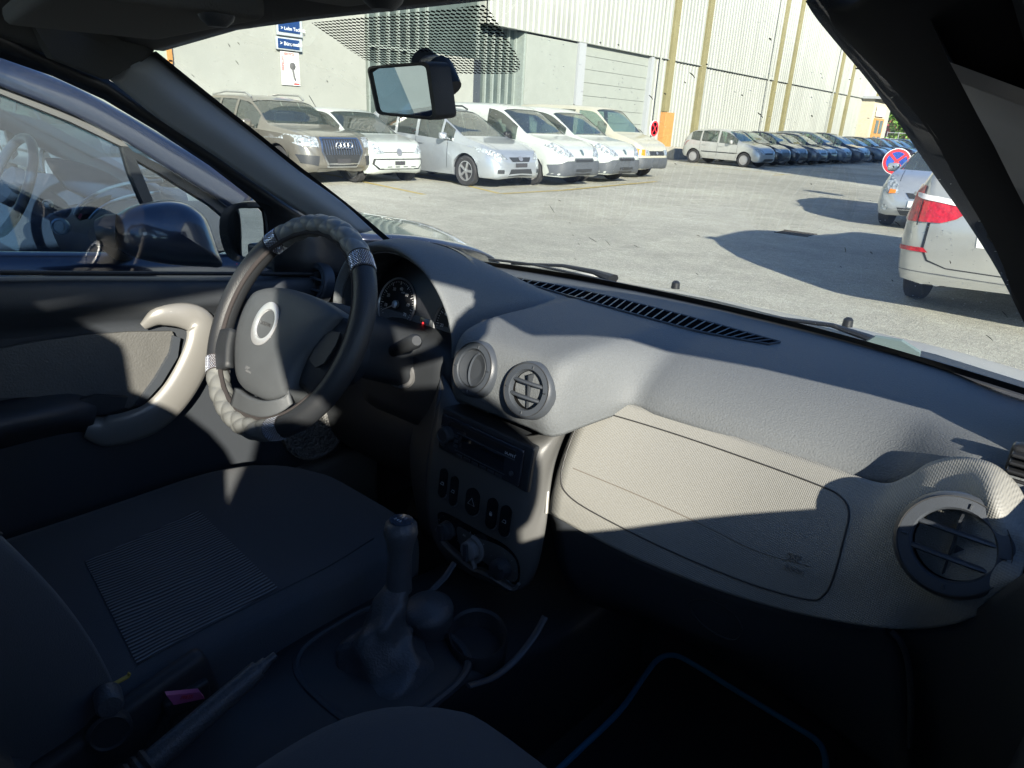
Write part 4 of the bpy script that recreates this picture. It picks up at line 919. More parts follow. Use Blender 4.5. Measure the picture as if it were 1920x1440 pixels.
# centre stack
sr = [
 [(828, 700, .885), (862, 752, .86), (905, 790, .845), (960, 812, .835), (1010, 812, .845), (1060, 780, .885), (1109, 733, .945)],
 [(818, 770, .835), (858, 795, .822), (900, 818, .812), (950, 838, .806), (1000, 846, .812), (1038, 830, .84), (1068, 800, .895)],
 [(808, 830, .812), (850, 858, .804), (890, 885, .798), (935, 910, .794), (985, 925, .80), (1015, 905, .82), (1042, 865, .855)],
 [(800, 900, .804), (842, 930, .797), (880, 955, .791), (925, 985, .788), (970, 1010, .792), (1002, 990, .81), (1030, 930, .834)],
 [(800, 955, .803), (845, 990, .796), (880, 1018, .789), (925, 1045, .786), (965, 1062, .790), (998, 1045, .805), (1024, 985, .825)],
 [(812, 1010, .806), (850, 1045, .80), (885, 1070, .795), (925, 1090, .792), (962, 1104, .795), (992, 1088, .806), (1012, 1050, .82)],
 [(840, 1055, .82), (865, 1068, .812), (890, 1082, .806), (925, 1098, .804), (958, 1110, .806), (985, 1102, .815), (1000, 1085, .825)]]
G = netgrid(pnet(sr), 6, 6); bv_st = bvh_of(G)
m = MB(); m.grid(G); stack = m.build('centre_stack', M_stack, own, solid=.015, soff=1.0, auto=60)
p0 = P(833, 766, 'y', .812); p1 = P(1000, 842, 'y', .808); p2 = P(825, 838, 'y', .804)
ux = (p1-p0).normalized(); uy = (p0-p2); uy = (uy-ux*uy.dot(ux)).normalized(); un = ux.cross(uy)
if un.y > 0: un = -un
RW, RH = (p1-p0).length, (p0-p2).length
def S_(u, v, w=0.0): return p2 + ux*(u*RW) + uy*(v*RH) + un*w          # radio-face coordinates 0..1
def sbox(mb, u0, u1, v0, v1, w0, w1, bev=.0):
    c = S_((u0+u1)/2, (v0+v1)/2, (w0+w1)/2); R = Matrix((ux, uy, un)).transposed()
    return mb.box(c, ((u1-u0)*RW, (v1-v0)*RH, abs(w1-w0)), rot=R, bev=bev)
rad = MB(); sbox(rad, -.01, 1.02, -.04, 1.05, -.05, .004, .006); radio = rad.build('radio', M_vdk, own, auto=30)
m = MB(); sbox(m, .03, .95, .06, .94, .004, .012, .004); m.build('faceplate', mat('radio_face', (.020, .023, .030), .25, coat=.3), radio, auto=30)
m = MB(); sbox(m, .16, .88, .76, .86, .0121, .0135); m.build('disc_slot', mat('slot_black', (.003, .003, .004), .9), radio, smooth=False)
m = MB(); sbox(m, .30, .78, .28, .62, .0121, .0132, .001); m.build('display', mat('display', (.006, .008, .012), .08, coat=1), radio)
m = MB(); sbox(m, .24, .88, .64, .66, .0121, .0136); sbox(m, .24, .80, .20, .22, .0121, .0136); m.build('bright_line', M_ring, radio, smooth=False)
m = MB(); m.lathe([(.015, 0), (.0155, .006), (.015, .014), (.012, .016), (.0105, .0145), (0, .0145)], S_(.135, .50, .012), un, 26); m.build('volume_knob', M_vdk, radio)
m = MB(); m.lathe([(.004, 0), (.0045, .003), (.002, .0032), (0, .001)], S_(.87, .32, .012), un, 14); m.build('jack_socket', M_ring, radio)
for k in range(6):
    m = MB(); sbox(m, .26+.09*k, .33+.09*k, .09, .16, .012, .0145, .001); m.build('button', M_vdk, radio)
for u, v in ((.235, .56), (.235, .44), (.235, .32), (.07, .62), (.07, .42), (.08, .2)):
    m = MB(); sbox(m, u-.025, u+.025, v-.035, v+.035, .012, .0142, .001); m.build('button', M_dkpl, radio)
text('lettering', 'SONY', S_(.83, .73, .0127), ux, uy, .0065, M_let, radio, .0002, 'CENTER', .04)
# switches
def ssurf(px, py, off=.0): return onsurf(bv_st, px, py, off)
def capsule(cx, cy, hw_, hh, off, n=20):
    """rounded button outline on the stack surface around photo point, in metres"""
    c = ssurf(cx, cy, off); out = []
    for k in range(n):
        a = 2*PI*k/n; x = math.cos(a)*hw_; y = math.sin(a)*hw_ + (hh-hw_ if math.sin(a) > 0 else -(hh-hw_)); out.append(c+ux*x+uy*y)
    return out, c
for (cx, cy, w_, h_, nm) in [(833, 905, .0095, .029, 'window_switch'), (853, 920, .0095, .029, 'window_switch'), (888, 940, .016, .026, 'hazard_switch'), (924, 962, .0115, .029, 'lock_switch'), (949, 976, .0115, .029, 'window_switch')]:
    o_, c = capsule(cx, cy, w_, h_, .001); m = MB(); m.prism(o_, un*.0035); b_ = m.build(nm, M_gloss, own, auto=30)
    o2, c2 = capsule(cx, cy, w_*1.08, h_*1.04, .0012); n = len(o2); m = MB(); m.tube([o2[(n//2+i) % n] for i in range(n//2+1)], .0011, 6); m.build('bright_rim', M_ring if False else mat('rim_bright', (.22, .23, .25), .3, metal=.5), b_)
    m = MB()
    if nm == 'hazard_switch': m.tube([c+un*.005+uy*.008, c+un*.005-uy*.005+ux*.008, c+un*.005-uy*.005-ux*.008], .0006, 5, closed=True)
    elif nm == 'lock_switch':
        m.box(c+un*.005-uy*.001, (.0045, .001, .004), rot=None); m.tube([c+un*.005-ux*.0015+uy*.001, c+un*.005-ux*.0015+uy*.004, c+un*.005+ux*.0015+uy*.004, c+un*.005+ux*.0015+uy*.001], .0004, 5)
    else:
        m.tube([c+un*.005-ux*.004-uy*.002, c+un*.005-ux*.001+uy*.003, c+un*.005+ux*.004+uy*.003, c+un*.005+ux*.004-uy*.002], .0005, 5, closed=True)
    m.build('symbol', M_let, b_)
# heater control panel
hp = spline([(822, 965, 0), (835, 960, 0), (870, 978, 0), (910, 1000, 0), (950, 1022, 0), (972, 1050, 0), (975, 1085, 0), (962, 1094, 0), (930, 1075, 0), (905, 1062, 0), (893, 1060, 0), (870, 1040, 0), (845, 1018, 0), (828, 995, 0)], 4, closed=True)
pts = [ssurf(p.x, p.y, .002) for p in hp]; cc = sum(pts, Vector())/len(pts)
m = MB(); m.add([cc+un*.001]+pts, [(0, i+1, (i+1) % len(pts)+1) for i in range(len(pts))]); heat = m.build('heater_panel', M_gloss, own)
m = MB(); q = [ssurf(p.x-2, p.y+4, .003) for p in spline([(822, 985, 0), (838, 1015, 0), (870, 1045, 0), (893, 1063, 0), (906, 1067, 0), (935, 1082, 0), (964, 1098, 0), (976, 1088, 0)], 5)]; m.tube(q, .0042, 8, flat=.7); m.build('lower_lip', M_stack if False else mat('lip_grey', (.16, .155, .15), .4), heat)
for i, (cx, cy, r) in enumerate([(843, 993, .0175), (890, 1028, .0185), (944, 1063, .0185)]):
    c = ssurf(cx, cy, .002); m = MB(); m.lathe([(r*1.1, 0), (r*1.08, .004), (r, .005), (r*.96, .017), (r*.85, .0185), (0, .0185)], c, un, 28)
    kb = m.build('knob', M_dkpl if i != 1 else mat('knob_grey', (.17, .175, .18), .4), heat)
    m = MB(); d = (ux*math.cos([1.9, 4.9, .9][i])+uy*math.sin([1.9, 4.9, .9][i])); s = d.cross(un).normalized()
    m.prism([c+un*.0186-d*r*.8-s*r*.2, c+un*.0186-d*r*.8+s*r*.2, c+un*.0186+d*r*.85+s*r*.24, c+un*.0186+d*r*.85-s*r*.24], un*.006); m.build('grip', M_vdk if i != 1 else M_ring, kb)
    if i == 1:
        m = MB(); m.tube([c+un*.003+(ux*math.cos(a)+uy*math.sin(a))*r*1.22 for a in [(-1.2+k*.2) for k in range(16)]], .0045, 8); m.tube([c+un*.004-uy*r*1.0+ux*r*.3, c+un*.006-uy*r*1.75+ux*r*.7], [.006, .0045], 8); m.build('lever', MATS['knob_grey'], kb)
    for k, t_ in enumerate(['1', '2', '3', '4', 'AC'] if i == 1 else ['-', '-', '-', '-', '-', '-', '-']):
        a = [2.0, 1.6, 1.2, .75, 2.6][k] if i == 1 else 3.4-k*.62
        text('lettering', t_, c+un*.0015+(ux*math.cos(a)+uy*math.sin(a))*r*1.62, ux, uy, .0042, M_let, heat, .0001)

# round air vents
def vent(c, n, r, nm, closed=False, vanes=True, ref=None):
    n = Vector(n).normalized(); x = Vector((1, 0, 0)); x = (x-n*x.dot(n)).normalized(); y = n.cross(x)
    if y.z < 0: y = -y
    m = MB(); m.lathe([(r*1.15, -.022), (r*1.13, -.004), (r*1.09, .0), (r*1.02, .003), (r*.80, .004), (r*.76, .001), (r*.745, -.006)], c, n, 44, cap=False); e_ = m.build('air_vent', M_ring, own, auto=28)
    m = MB(); m.lathe([(r*1.04, .0025), (r*1.045, .0042), (r*1.03, .0042), (r*1.025, .0025)], c, n, 44, cap=False); m.build('ring_groove', M_line, e_)
    for a in (0.1, PI/2-.1, PI+.1, -PI/2+.1): 
        m = MB(); d = x*math.cos(a)+y*math.sin(a); m.tube([c+n*.0045+d*r*.84, c+n*.0045+d*r*.95], .0014, 6); m.build('notch', M_dkpl, e_)
    if closed:
        m = MB(); m.lathe([(r*.74, -.002), (r*.70, .003), (r*.35, -.003), (0, -.0045)], c, n, 36); m.build('shutter', M_dkpl, e_)
        m = MB(); m.tube([c+n*.004+y*r*.1*k*0+x*(r*.30+r*.38*math.cos(a))+y*(r*.66*math.sin(a)) for a in [PI/2+.2+i*(PI-.4)/12 for i in range(13)]], .002, 6); m.build('shutter_edge', M_ring, e_)
    else:
        m = MB(); m.lathe([(r*.745, -.005), (r*.74, -.055), (0, -.055)], c, n, 36, cap=False); m.build('duct', mat('duct_black', (.006, .006, .006), .9, spec=.05), e_)
        for s in (-.28, .28):
            m = MB(); w_ = r*.735*math.sqrt(1-s*s); ps = [c+n*(-.002+.006*(1-t*t))+y*r*s+x*w_*t for t in [-1+.2*i for i in range(11)]]; m.tube(ps, .0042, 8, flat=.7); m.build('vane', M_ring, e_)
        m = MB(); m.box(c+n*-.012, (.0025, .018, r*1.35)); m.box(c+n*-.014+x*r*.18-y*r*.1, (.012, .006, .012)); m.build('inner_vane', M_dkpl, e_, smooth=False)
    return e_
vent(P(887, 691, 'y', .812), (-.06, -1, .34), .0430, 'vl', closed=True)
vent(P(988, 731, 'y', .808), (.02, -1, .34), .0415, 'vr')
vent(P(1786, 1022, 'y', .814), (.02, -1, .42), .0515, 'vp')
vent(P(588, 532, 'y', .93), (-.06, -1, .34), .046, 'vd')
m = MB(); c = P(566, 487, 'y', 1.02); m.lathe([(.03, -.02), (.03, .0), (.022, .004), (.018, -.002), (0, -.002)], c, (0, -1, .5), 24); m.build('tweeter', M_vdk, own)

# instrument hood
def arc(xc, z0, w, h, y, n=14, a0=-.08, dy=0.0):
    return [Vector((xc+w*math.cos(PI-(a0+(PI-2*a0)*k/n)), y+dy*abs(math.cos(PI*k/n)), z0+h*math.sin(a0+(PI-2*a0)*k/n))) for k in range(n+1)]
hr = [arc(-.370, 1.030, .178, .160, .905), arc(-.372, 1.032, .186, .170, .890), arc(-.372, 1.035, .192, .176, .905), arc(-.372, 1.04, .198, .168, .97), arc(-.370, 1.05, .206, .135, 1.05), arc(-.365, 1.065, .210, .085, 1.13), arc(-.36, 1.075, .205, .025, 1.22)]
G = netgrid(hr, 3, 4); m = MB(); m.grid(G); hood = m.build('instrument_hood', M_pad, own, solid=.006, auto=70)
m = MB(); m.grid(netgrid([arc(-.370, 1.030, .178, .160, .905), arc(-.370, 1.03, .178, .155, .95), arc(-.370, 1.03, .178, .150, 1.01)], 3, 3)); m.build('hood_lining', M_dkpl, own, solid=.003)
# instrument cluster
cn = Vector((0, -1, .30)).normalized(); cx_ = Vector((1, 0, 0)); cy_ = cn.cross(cx_); cy_ = cy_ if cy_.z > 0 else -cy_
cl0 = Vector((-.375, .995, 1.075))
m = MB(); pts = [cl0+cx_*.19*math.cos(a)+cy_*(.125*math.sin(a) if math.sin(a) > 0 else .10*math.sin(a)) for a in [2*PI*k/40 for k in range(40)]]; m.prism(pts, -cn*.02); clus = m.build('instrument_cluster', mat('cluster_face', (.014, .015, .018), .4), own)
M_white2 = mat('dial_white', (.75, .76, .76), .5); M_dialring = mat('dial_ring', (.40, .42, .44), .3, metal=.4)
def dial(c, r, nums, need, a0=math.radians(215), a1=math.radians(-35)):
    m = MB(); m.lathe([(r*1.0, .002), (r*1.04, .006), (r*1.08, .002)], c, cn, 44, cap=False); m.build('dial_ring', M_dialring, clus)
    m = MB(); m.lathe([(0, .001), (r, .001)], c, cn, 40); m.build('dial_face', mat('dial_face', (.022, .023, .027), .5), clus)
    m = MB()
    for k in range(41):
        a = a0+(a1-a0)*k/40; d = cx_*math.cos(a)+cy_*math.sin(a); m.tube([c+cn*.002+d*r*.93, c+cn*.002+d*r*(.80 if k % 5 == 0 else .87)], .0009 if k % 5 == 0 else .0005, 5)
    m.build('tick_marks', M_white2, clus)
    for k, t_ in enumerate(nums):
        a = a0+(a1-a0)*(k+.6)/(len(nums)-.2); d = cx_*math.cos(a)+cy_*math.sin(a); text('lettering', t_, c+cn*.002+d*r*.64, cx_, cy_, r*.13, M_white2, clus, .0001, 'CENTER', .02)
    m = MB(); d = cx_*math.cos(need)+cy_*math.sin(need); m.tube([c+cn*.006-d*r*.12, c+cn*.006+d*r*.78], [.0018, .0007], 6); m.lathe([(r*.16, .003), (r*.15, .009), (0, .010)], c, cn, 20); m.build('needle', M_dialring, clus)
dial(PL(745, 571, cl0, cn), .056, ['10', '20', '30', '40', '50', '60', '70'], math.radians(208))
dial(PL(852, 612, cl0, cn), .054, ['20', '40', '60', '80', '100', '120'], math.radians(28))
text('lettering', 'x100', PL(757, 549, cl0, cn, .002), cx_, cy_, .004, M_white2, clus, .0001)
m = MB(); c = PL(795, 606, cl0, cn, .003); m.lathe([(.0022, 0), (.0018, .001), (0, .001)], c, cn, 12); m.build('warning_light', mat('red_light', (.5, .02, .02), .4, emit=(1, .03, .03, 1.2)), clus)
m = MB(); m.box(PL(795, 612, cl0, cn, .001), (.030, .002, .036), rot=Matrix((cx_, -cn, cy_)).transposed(), bev=.0008); m.build('display', M_gloss, clus)

# steering column shroud, ignition and stalk
m = MB(); R_ = Matrix.Rotation(-.42, 3, 'X'); m.box((-.365, .86, 1.0), (.16, .26, .125), rot=R_, bev=.04); m.box((-.33, .95, .93), (.30, .14, .20), bev=.05); m.build('column_shroud', M_vdk, own)
c = P(752, 703, 'y', .865); m = MB(); m.lathe([(.030, -.02), (.030, .0), (.026, .004), (.020, .004), (.018, .0), (.011, .0), (.011, .003), (.003, .003), (0, -.002)], c, (.55, -.8, .1), 26); m.build('ignition_lock', mat('lock_metal', (.16, .16, .16), .35, metal=.5), own)
a = P(705, 668, 'y', .86); b = P(778, 640, 'y', .80); mid = a.lerp(b, .5)+Vector((0, 0, -.002))
m = MB(); m.tube([a+(a-b)*.3, a, mid, b, b+(b-a)*.04], [.009, .0095, .012, .014, .009], 14); m.build('stalk', M_vdk, own)
m = MB(); m.box(P(700, 672, 'y', .875), (.05, .05, .035), bev=.012); m.build('stalk_boot', M_vdk, own)
# column-side fascia and knee panel
kr = [[(-.78, .97, .90), (-.55, .96, .90), (-.35, .95, .90), (-.17, .95, .90), (-.12, .90, .92)], [(-.78, .96, .80), (-.55, .93, .80), (-.35, .90, .82), (-.17, .90, .82), (-.12, .84, .84)], [(-.78, .97, .68), (-.55, .95, .68), (-.35, .93, .70), (-.17, .92, .70), (-.12, .84, .72)], [(-.78, 1.05, .6), (-.55, 1.05, .6), (-.35, 1.03, .62), (-.17, 1.0, .62), (-.12, .88, .60)]]
m = MB(); m.grid(netgrid([[V(*p) for p in r] for r in kr], 4, 4)); m.build('knee_panel', M_vdk, own, solid=.01)
fr_ = [[P(828, 700, 'y', .885), P(815, 740, 'y', .90), P(805, 775, 'y', .92)], [P(818, 770, 'y', .835), P(795, 800, 'y', .86), P(772, 800, 'y', .90)], [P(800, 900, 'y', .804), P(785, 905, 'y', .83), P(770, 890, 'y', .88)], [P(812, 1010, 'y', .806), P(800, 1010, 'y', .83), P(790, 1000, 'y', .88)]]
m = MB(); m.grid(netgrid(fr_, 4, 4)); m.build('stack_side', M_dkpl, own, solid=.008)

# lower dash, glove box lid, side panel
gr = [[(1030, 958, .845), (1165, 1030, .840), (1320, 1092, .842), (1465, 1138, .838), (1575, 1160, .83), (1640, 1172, .825), (1672, 1182, .835)],
      [(1045, 1050, .850), (1175, 1115, .85), (1320, 1185, .85), (1465, 1230, .85), (1580, 1250, .845), (1660, 1245, .838), (1700, 1245, .850)],
      [(1070, 1105, .87), (1190, 1150, .87), (1325, 1208, .87), (1450, 1258, .87), (1570, 1318, .865), (1665, 1370, .855), (1708, 1380, .865)],
      [(1100, 1128, .92), (1215, 1172, .92), (1335, 1228, .92), (1445, 1288, .92), (1555, 1365, .90), (1650, 1440, .88), (1705, 1480, .88)]]
m = MB(); m.grid(netgrid(pnet(gr), 5, 5)); lid = m.build('glove_box_lid', M_dkpl, own, solid=.015, soff=1.0)
m = MB(); e_ = spline([P(1668, 1182, 'y', .828), P(1690, 1205, 'y', .832), P(1704, 1250, 'y', .842), P(1708, 1320, 'y', .852), P(1706, 1400, 'y', .862)], 5); m.tube(e_, .004, 8); m.build('lid_edge', M_dkpl, lid)
bv_lid = bvh_of(netgrid(pnet(gr), 5, 5)); q = [onsurf(bv_lid, p.x, p.y, .001) for p in spline([(1295, 1128, 0), (1330, 1125, 0), (1375, 1150, 0), (1392, 1180, 0), (1375, 1200, 0), (1330, 1180, 0), (1300, 1150, 0)], 4, closed=True)]
m = MB(); m.tube([x for x in q if x], .0015, 6, closed=True); m.build('latch_recess', M_carpet, lid)
sp = [[(1640, 1172, .85), (1700, 1182, .84), (1790, 1165, .82), (1850, 1128, .80), (1905, 1085, .785), (1960, 1050, .77)], [(1690, 1260, .88), (1750, 1280, .85), (1830, 1260, .82), (1900, 1220, .79), (1960, 1180, .76), (2020, 1120, .73)], [(1700, 1500, .95), (1780, 1500, .90), (1860, 1500, .85), (1930, 1480, .80), (2000, 1450, .75), (2080, 1400, .70)]]
m = MB(); m.grid(netgrid(pnet(sp), 5, 5)); m.build('dash_end_panel', M_dkpl, own, solid=.01, soff=1.0)
m = MB(); q = [P(x, y, 'x', .735) for x, y in [(1895, 860), (1890, 872), (1905, 895), (1925, 905), (1960, 900), (1950, 850)]]
c = P(1920, 880, 'y', .93); 
for k in range(4): m.box(c+Vector((.012, 0, -.014+k*.010)), (.055, .02, .0045), bev=.002)
m.box(c+Vector((.012, .014, 0)), (.060, .02, .048), bev=.006); m.build('side_demister', M_black, own)

# body shell: floor, firewall, tunnel, roof, pillars, doors
m = MB(); m.box((0, .2, .30), (1.56, 3.6, .10)); m.box((0, 1.36, .66), (1.56, .06, .80)); m.box((-.80, .3, .60), (.08, 3.4, .6)); m.box((.84, .3, .60), (.08, 3.4, .6)); m.build('floor', M_carpet, own, smooth=False)
tn = MB()
for (y, w, z) in []: pass
tr = []
for y, w, z in [(-.5, .13, .64), (-.1, .14, .64), (.3, .14, .645), (.5, .145, .65), (.62, .15, .645), (.74, .16, .62), (.85, .17, .60), (1.1, .19, .60)]:
    tr.append([V(-w, y, .36), V(-w*.95, y, z-.05), V(-w*.8, y, z), V(0, y, z+.004), V(w*.8, y, z), V(w*.95, y, z-.05), V(w, y, .36)])
tn.grid(netgrid(tr, 4, 4)); tn.build('centre_console', M_vdk, own, fix=True)
a = [P(1022, 1156, 'x', .172), P(1000, 1195, 'x', .172), P(965, 1238, 'x', .170), P(925, 1270, 'x', .168), P(878, 1286, 'x', .162)]
m = MB(); m.tube(spline(a, 6), .006, 8, flat=.5); m.build('console_trim', M_ring, own)
m = MB(); m.tube([P(852, 1055, 'x', -.02), P(835, 1082, 'x', -.02), P(805, 1112, 'x', -.02)], .006, 8, flat=.6); m.build('console_trim', M_ring, own)
# tray behind the lever, ashtray and cup holder
c = P(802, 1142, 'z', .685); m = MB(); m.lathe([(.036, -.075), (.040, -.02), (.043, -.005), (.042, .002), (.030, .012), (0, .016)], c, (0, -.12, 1), 34); m.build('ashtray', M_lea, own, auto=50)
c = P(895, 1205, 'z', .64); m = MB(); m.lathe([(.030, -.06), (.038, -.05), (.044, .008), (.048, .012), (.050, .006), (.048, -.06)], c+Vector((0, 0, .01)), (0, 0, 1), 34, sx=1.0, sy=1.25, cap=False); m.build('cup_holder', M_vdk, own)
# gear lever
kt = P(752, 988, 'x', .0); base = P(728, 1240, 'z', .645); bt = P(748, 1095, 'x', .005)
m = MB(); d = (kt-bt).normalized(); m.tube([bt-d*.01, bt+d*.02, bt+d*.05, kt-d*.028, kt-d*.010, kt+d*.006, kt+d*.013], [.021, .019, .0185, .021, .0265, .024, .012], 22); gl_ = m.build('gear_lever', M_lea, own, auto=60)
m = MB(); m.lathe([(.0185, 0), (.018, .003), (0, .004)], kt+d*.010, d, 24); m.build('knob_cap', mat('cap_gloss', (.03, .045, .07), .15, coat=1), gl_)
text('lettering', '1 3 5', kt+d*.0146+Vector((0, .004, .0)), (1, 0, 0), Vector((0, 1, 0)), .005, M_let, gl_, .0001); text('lettering', '2 4 R', kt+d*.0146-Vector((0, .007, 0)), (1, 0, 0), Vector((0, 1, 0)), .005, M_let, gl_, .0001)
rnd = random.Random(5); rows = []; ax0 = bt; ax1 = base
prof = [(0, .023, .023), (.10, .026, .027), (.22, .033, .032), (.36, .040, .034), (.5, .046, .042), (.64, .060, .056), (.78, .078, .066), (.90, .092, .085), (1, .100, .098)]
for t, rx_, ry_ in prof:
    c = ax0.lerp(ax1, t)+Vector((0, -.02*math.sin(t*3.1), 0)); ring = []
    for k in range(28):
        a = 2*PI*k/28; w_ = min(1, t*3.2)*(1 if t < .93 else .3); f = 1+w_*(.12*(1-2*abs(math.sin(1.5*a+4.2*t)))+.10*(1-2*abs(math.sin(2.5*a-6*t+1)))*.8+.05*(1-2*abs(math.sin(t*9+1.2*math.sin(a+1))))); ring.append(c+Vector((math.cos(a)*rx_*f*.86, math.sin(a)*ry_*f*.86, .008*math.sin(2*a+t*9)*min(1, t*2))))
    rows.append(ring)
rows2 = [list(r) for r in zip(*[spline(list(c), 4) for c in zip(*rows)])]
m = MB(); m.grid(rows2, closed=True); m.build('gear_boot', M_lea, own, auto=50)
m = MB(); m.tube([base+V(.118*abs(math.cos(a))**.6*(1 if math.cos(a) > 0 else -1), .112*abs(math.sin(a))**.6*(1 if math.sin(a) > 0 else -1)-.01, .006) for a in [2*PI*k/60 for k in range(60)]], .007, 8, closed=True); m.build('boot_frame', M_dkpl, own)
# handbrake
tip = P(500, 1242, 'x', .0); gb = P(262, 1448, 'x', .0); dd = (gb-tip).normalized()
m = MB(); m.tube([tip, tip+dd*.012, tip+dd*.013, tip+dd*.10, gb, gb+dd*.16], [.0085, .0095, .0135, .0145, .0155, .018], 16)
hb = m.build('handbrake', M_lea, own, auto=40)
m = MB(); m.tube([tip-dd*.014, tip], [.0055, .006], 12); m.build('release_button', M_ring, hb)
m = MB()
for k in range(6): m.lathe([(.018, -.004), (.021, 0), (.018, .004)], gb-dd*(.012-.010*k), dd, 18, cap=False)
m.build('boot_ribs', M_vdk, hb)
# seat belt buckle with its pink press button
bc = [P(312, 1304, 'x', -.07), P(374, 1298, 'x', -.07), P(384, 1310, 'x', -.07), P(326, 1322, 'x', -.07)]
m = MB(); m.prism(bc, Vector((-.004, 0, .004))); btn = m.build('buckle_button', mat('pink_button', (.42, .10, .24), .4, emit=(.42, .10, .24, .05) if False else None), own)
m = MB(); cbx = sum(bc, Vector())/4; m.box(cbx+Vector((-.016, .004, -.012)), (.024, .062, .030), bev=.006); m.tube([cbx+V(-.016, -.02, -.02), cbx+V(-.02, -.07, -.10)], .012, 8); m.build('seat_belt_buckle', M_vdk, own)
text('lettering', 'PRESS', cbx+V(.002, 0, .0025), bc[1]-bc[0], bc[0]-bc[3], .0050, mat('button_red', (.55, .06, .10), .4), btn, .0003, 'CENTER', .03)

# seats
def rounded_seat(x0, x1, y0, y1, zt, zb, nose=.05, bol=.03, roundf=.55):
    """seat cushion: closed loft along y; returns rows"""
    rows = []; n = 26
    for i in range(25):
        t = i/24; y = y0+(y1-y0)*t; xc_ = (x0+x1)/2; w = (x1-x0)/2
        fr = max(0, (t-.62)/.38); w2 = w*math.sqrt(max(.0, 1-roundf*fr**2.4)); w2 *= (1-.06*math.sin(t*PI))**.5
        drop = nose*fr**3*1.0; ring = []
        for k in range(n):
            a = 2*PI*k/n; c_, s_ = math.cos(a), math.sin(a); ex = .42
            X = xc_+w2*abs(c_)**ex*(1 if c_ > 0 else -1); zz = abs(s_)**ex*(1 if s_ > 0 else -1); hh = (zt-zb)/2; Z = (zt+zb)/2+hh*zz-drop*(1 if s_ > 0 else .2)
            if s_ > 0: Z += bol*(abs(c_)**3)*(1-fr*.6) - .012*(1-abs(c_))*math.sin(t*PI)
            ring.append(V(X, y, Z))
        rows.append(ring)
    return rows
def seat(x0, x1, y0, y1, zt, zb, name, lab=None):
    m = MB(); R = rounded_seat(x0, x1, y0, y1, zt, zb); m.grid(R, closed=True); m.add(R[-1], [tuple(range(26))]); m.add(R[0], [tuple(range(26))[::-1]])
    return m.build(name, M_fab, own, auto=70), R
cush, R = seat(-.64, -.105, .10, .815, .725, .52, 'driver_seat_cushion')
bv_c = BVHTree.FromPolygons([p for r in R for p in r], [(i*26+k, i*26+(k+1) % 26, (i+1)*26+(k+1) % 26, (i+1)*26+k) for i in range(24) for k in range(26)])
# ribbed insert
m = MB(); A = (372, 958); B = (522, 1104); C = (258, 1248); D = (160, 1055)
def ins(u, v):
    px = (A[0]*(1-u)+B[0]*u)*(1-v)+(D[0]*(1-u)+C[0]*u)*v; py = (A[1]*(1-u)+B[1]*u)*(1-v)+(D[1]*(1-u)+C[1]*u)*v; return px, py
def fabric_rib():
    m = bpy.data.materials.new('ribbed_fabric'); m.use_nodes = True; n = m.node_tree; b = n.nodes['Principled BSDF']; b.inputs['Roughness'].default_value = .9
    tc = n.nodes.new('ShaderNodeTexCoord'); sx = n.nodes.new('ShaderNodeSeparateXYZ'); n.links.new(tc.outputs['Object'], sx.inputs[0])
    no = n.nodes.new('ShaderNodeTexNoise'); no.inputs['Scale'].default_value = 6; n.links.new(tc.outputs['Object'], no.inputs['Vector'])
    a = n.nodes.new('ShaderNodeMath'); a.operation = 'MULTIPLY_ADD'; a.inputs[1].default_value = .03; n.links.new(no.outputs['Fac'], a.inputs[0]); n.links.new(sx.outputs['X'], a.inputs[2])
    k = n.nodes.new('ShaderNodeMath'); k.operation = 'MULTIPLY'; k.inputs[1].default_value = 2*PI/.0078; n.links.new(a.outputs[0], k.inputs[0])
    s = n.nodes.new('ShaderNodeMath'); s.operation = 'SINE'; n.links.new(k.outputs[0], s.inputs[0])
    r = n.nodes.new('ShaderNodeMapRange'); r.inputs['From Min'].default_value = -.3; r.inputs['From Max'].default_value = .5; n.links.new(s.outputs[0], r.inputs['Value'])
    mx = n.nodes.new('ShaderNodeMix'); mx.data_type = 'RGBA'; mx.inputs['A'].default_value = (.040, .044, .050, 1); mx.inputs['B'].default_value = (.22, .235, .245, 1); n.links.new(r.outputs[0], mx.inputs['Factor']); n.links.new(mx.outputs['Result'], b.inputs['Base Color'])
    bp = n.nodes.new('ShaderNodeBump'); bp.inputs['Distance'].default_value = .002; n.links.new(s.outputs[0], bp.inputs['Height']); n.links.new(bp.outputs[0], b.inputs['Normal']); return m
rows = []
for i in range(15):
    rr = [onsurf(bv_c, *ins(i/14, j/14), off=.002) for j in range(15)]; rows.append(rr)
if all(p is not None for r in rows for p in r): m.grid(rows); m.build('ribbed_insert', fabric_rib(), cush)
# piping seams on the cushion
def seamline(pl, bv, par, r=.0016, mt=None):
    q = [onsurf(bv, p.x, p.y, .001) for p in spline([(a, b, 0) for a, b in pl], 6)]; q = [x for x in q if x is not None]
    if len(q) > 3: mm = MB(); mm.tube(q, r, 6); mm.build('seam', mt or M_dkpl, par)
seamline([(300, 1222), (400, 1170), (520, 1110), (620, 1060), (700, 1010)], bv_c, cush)
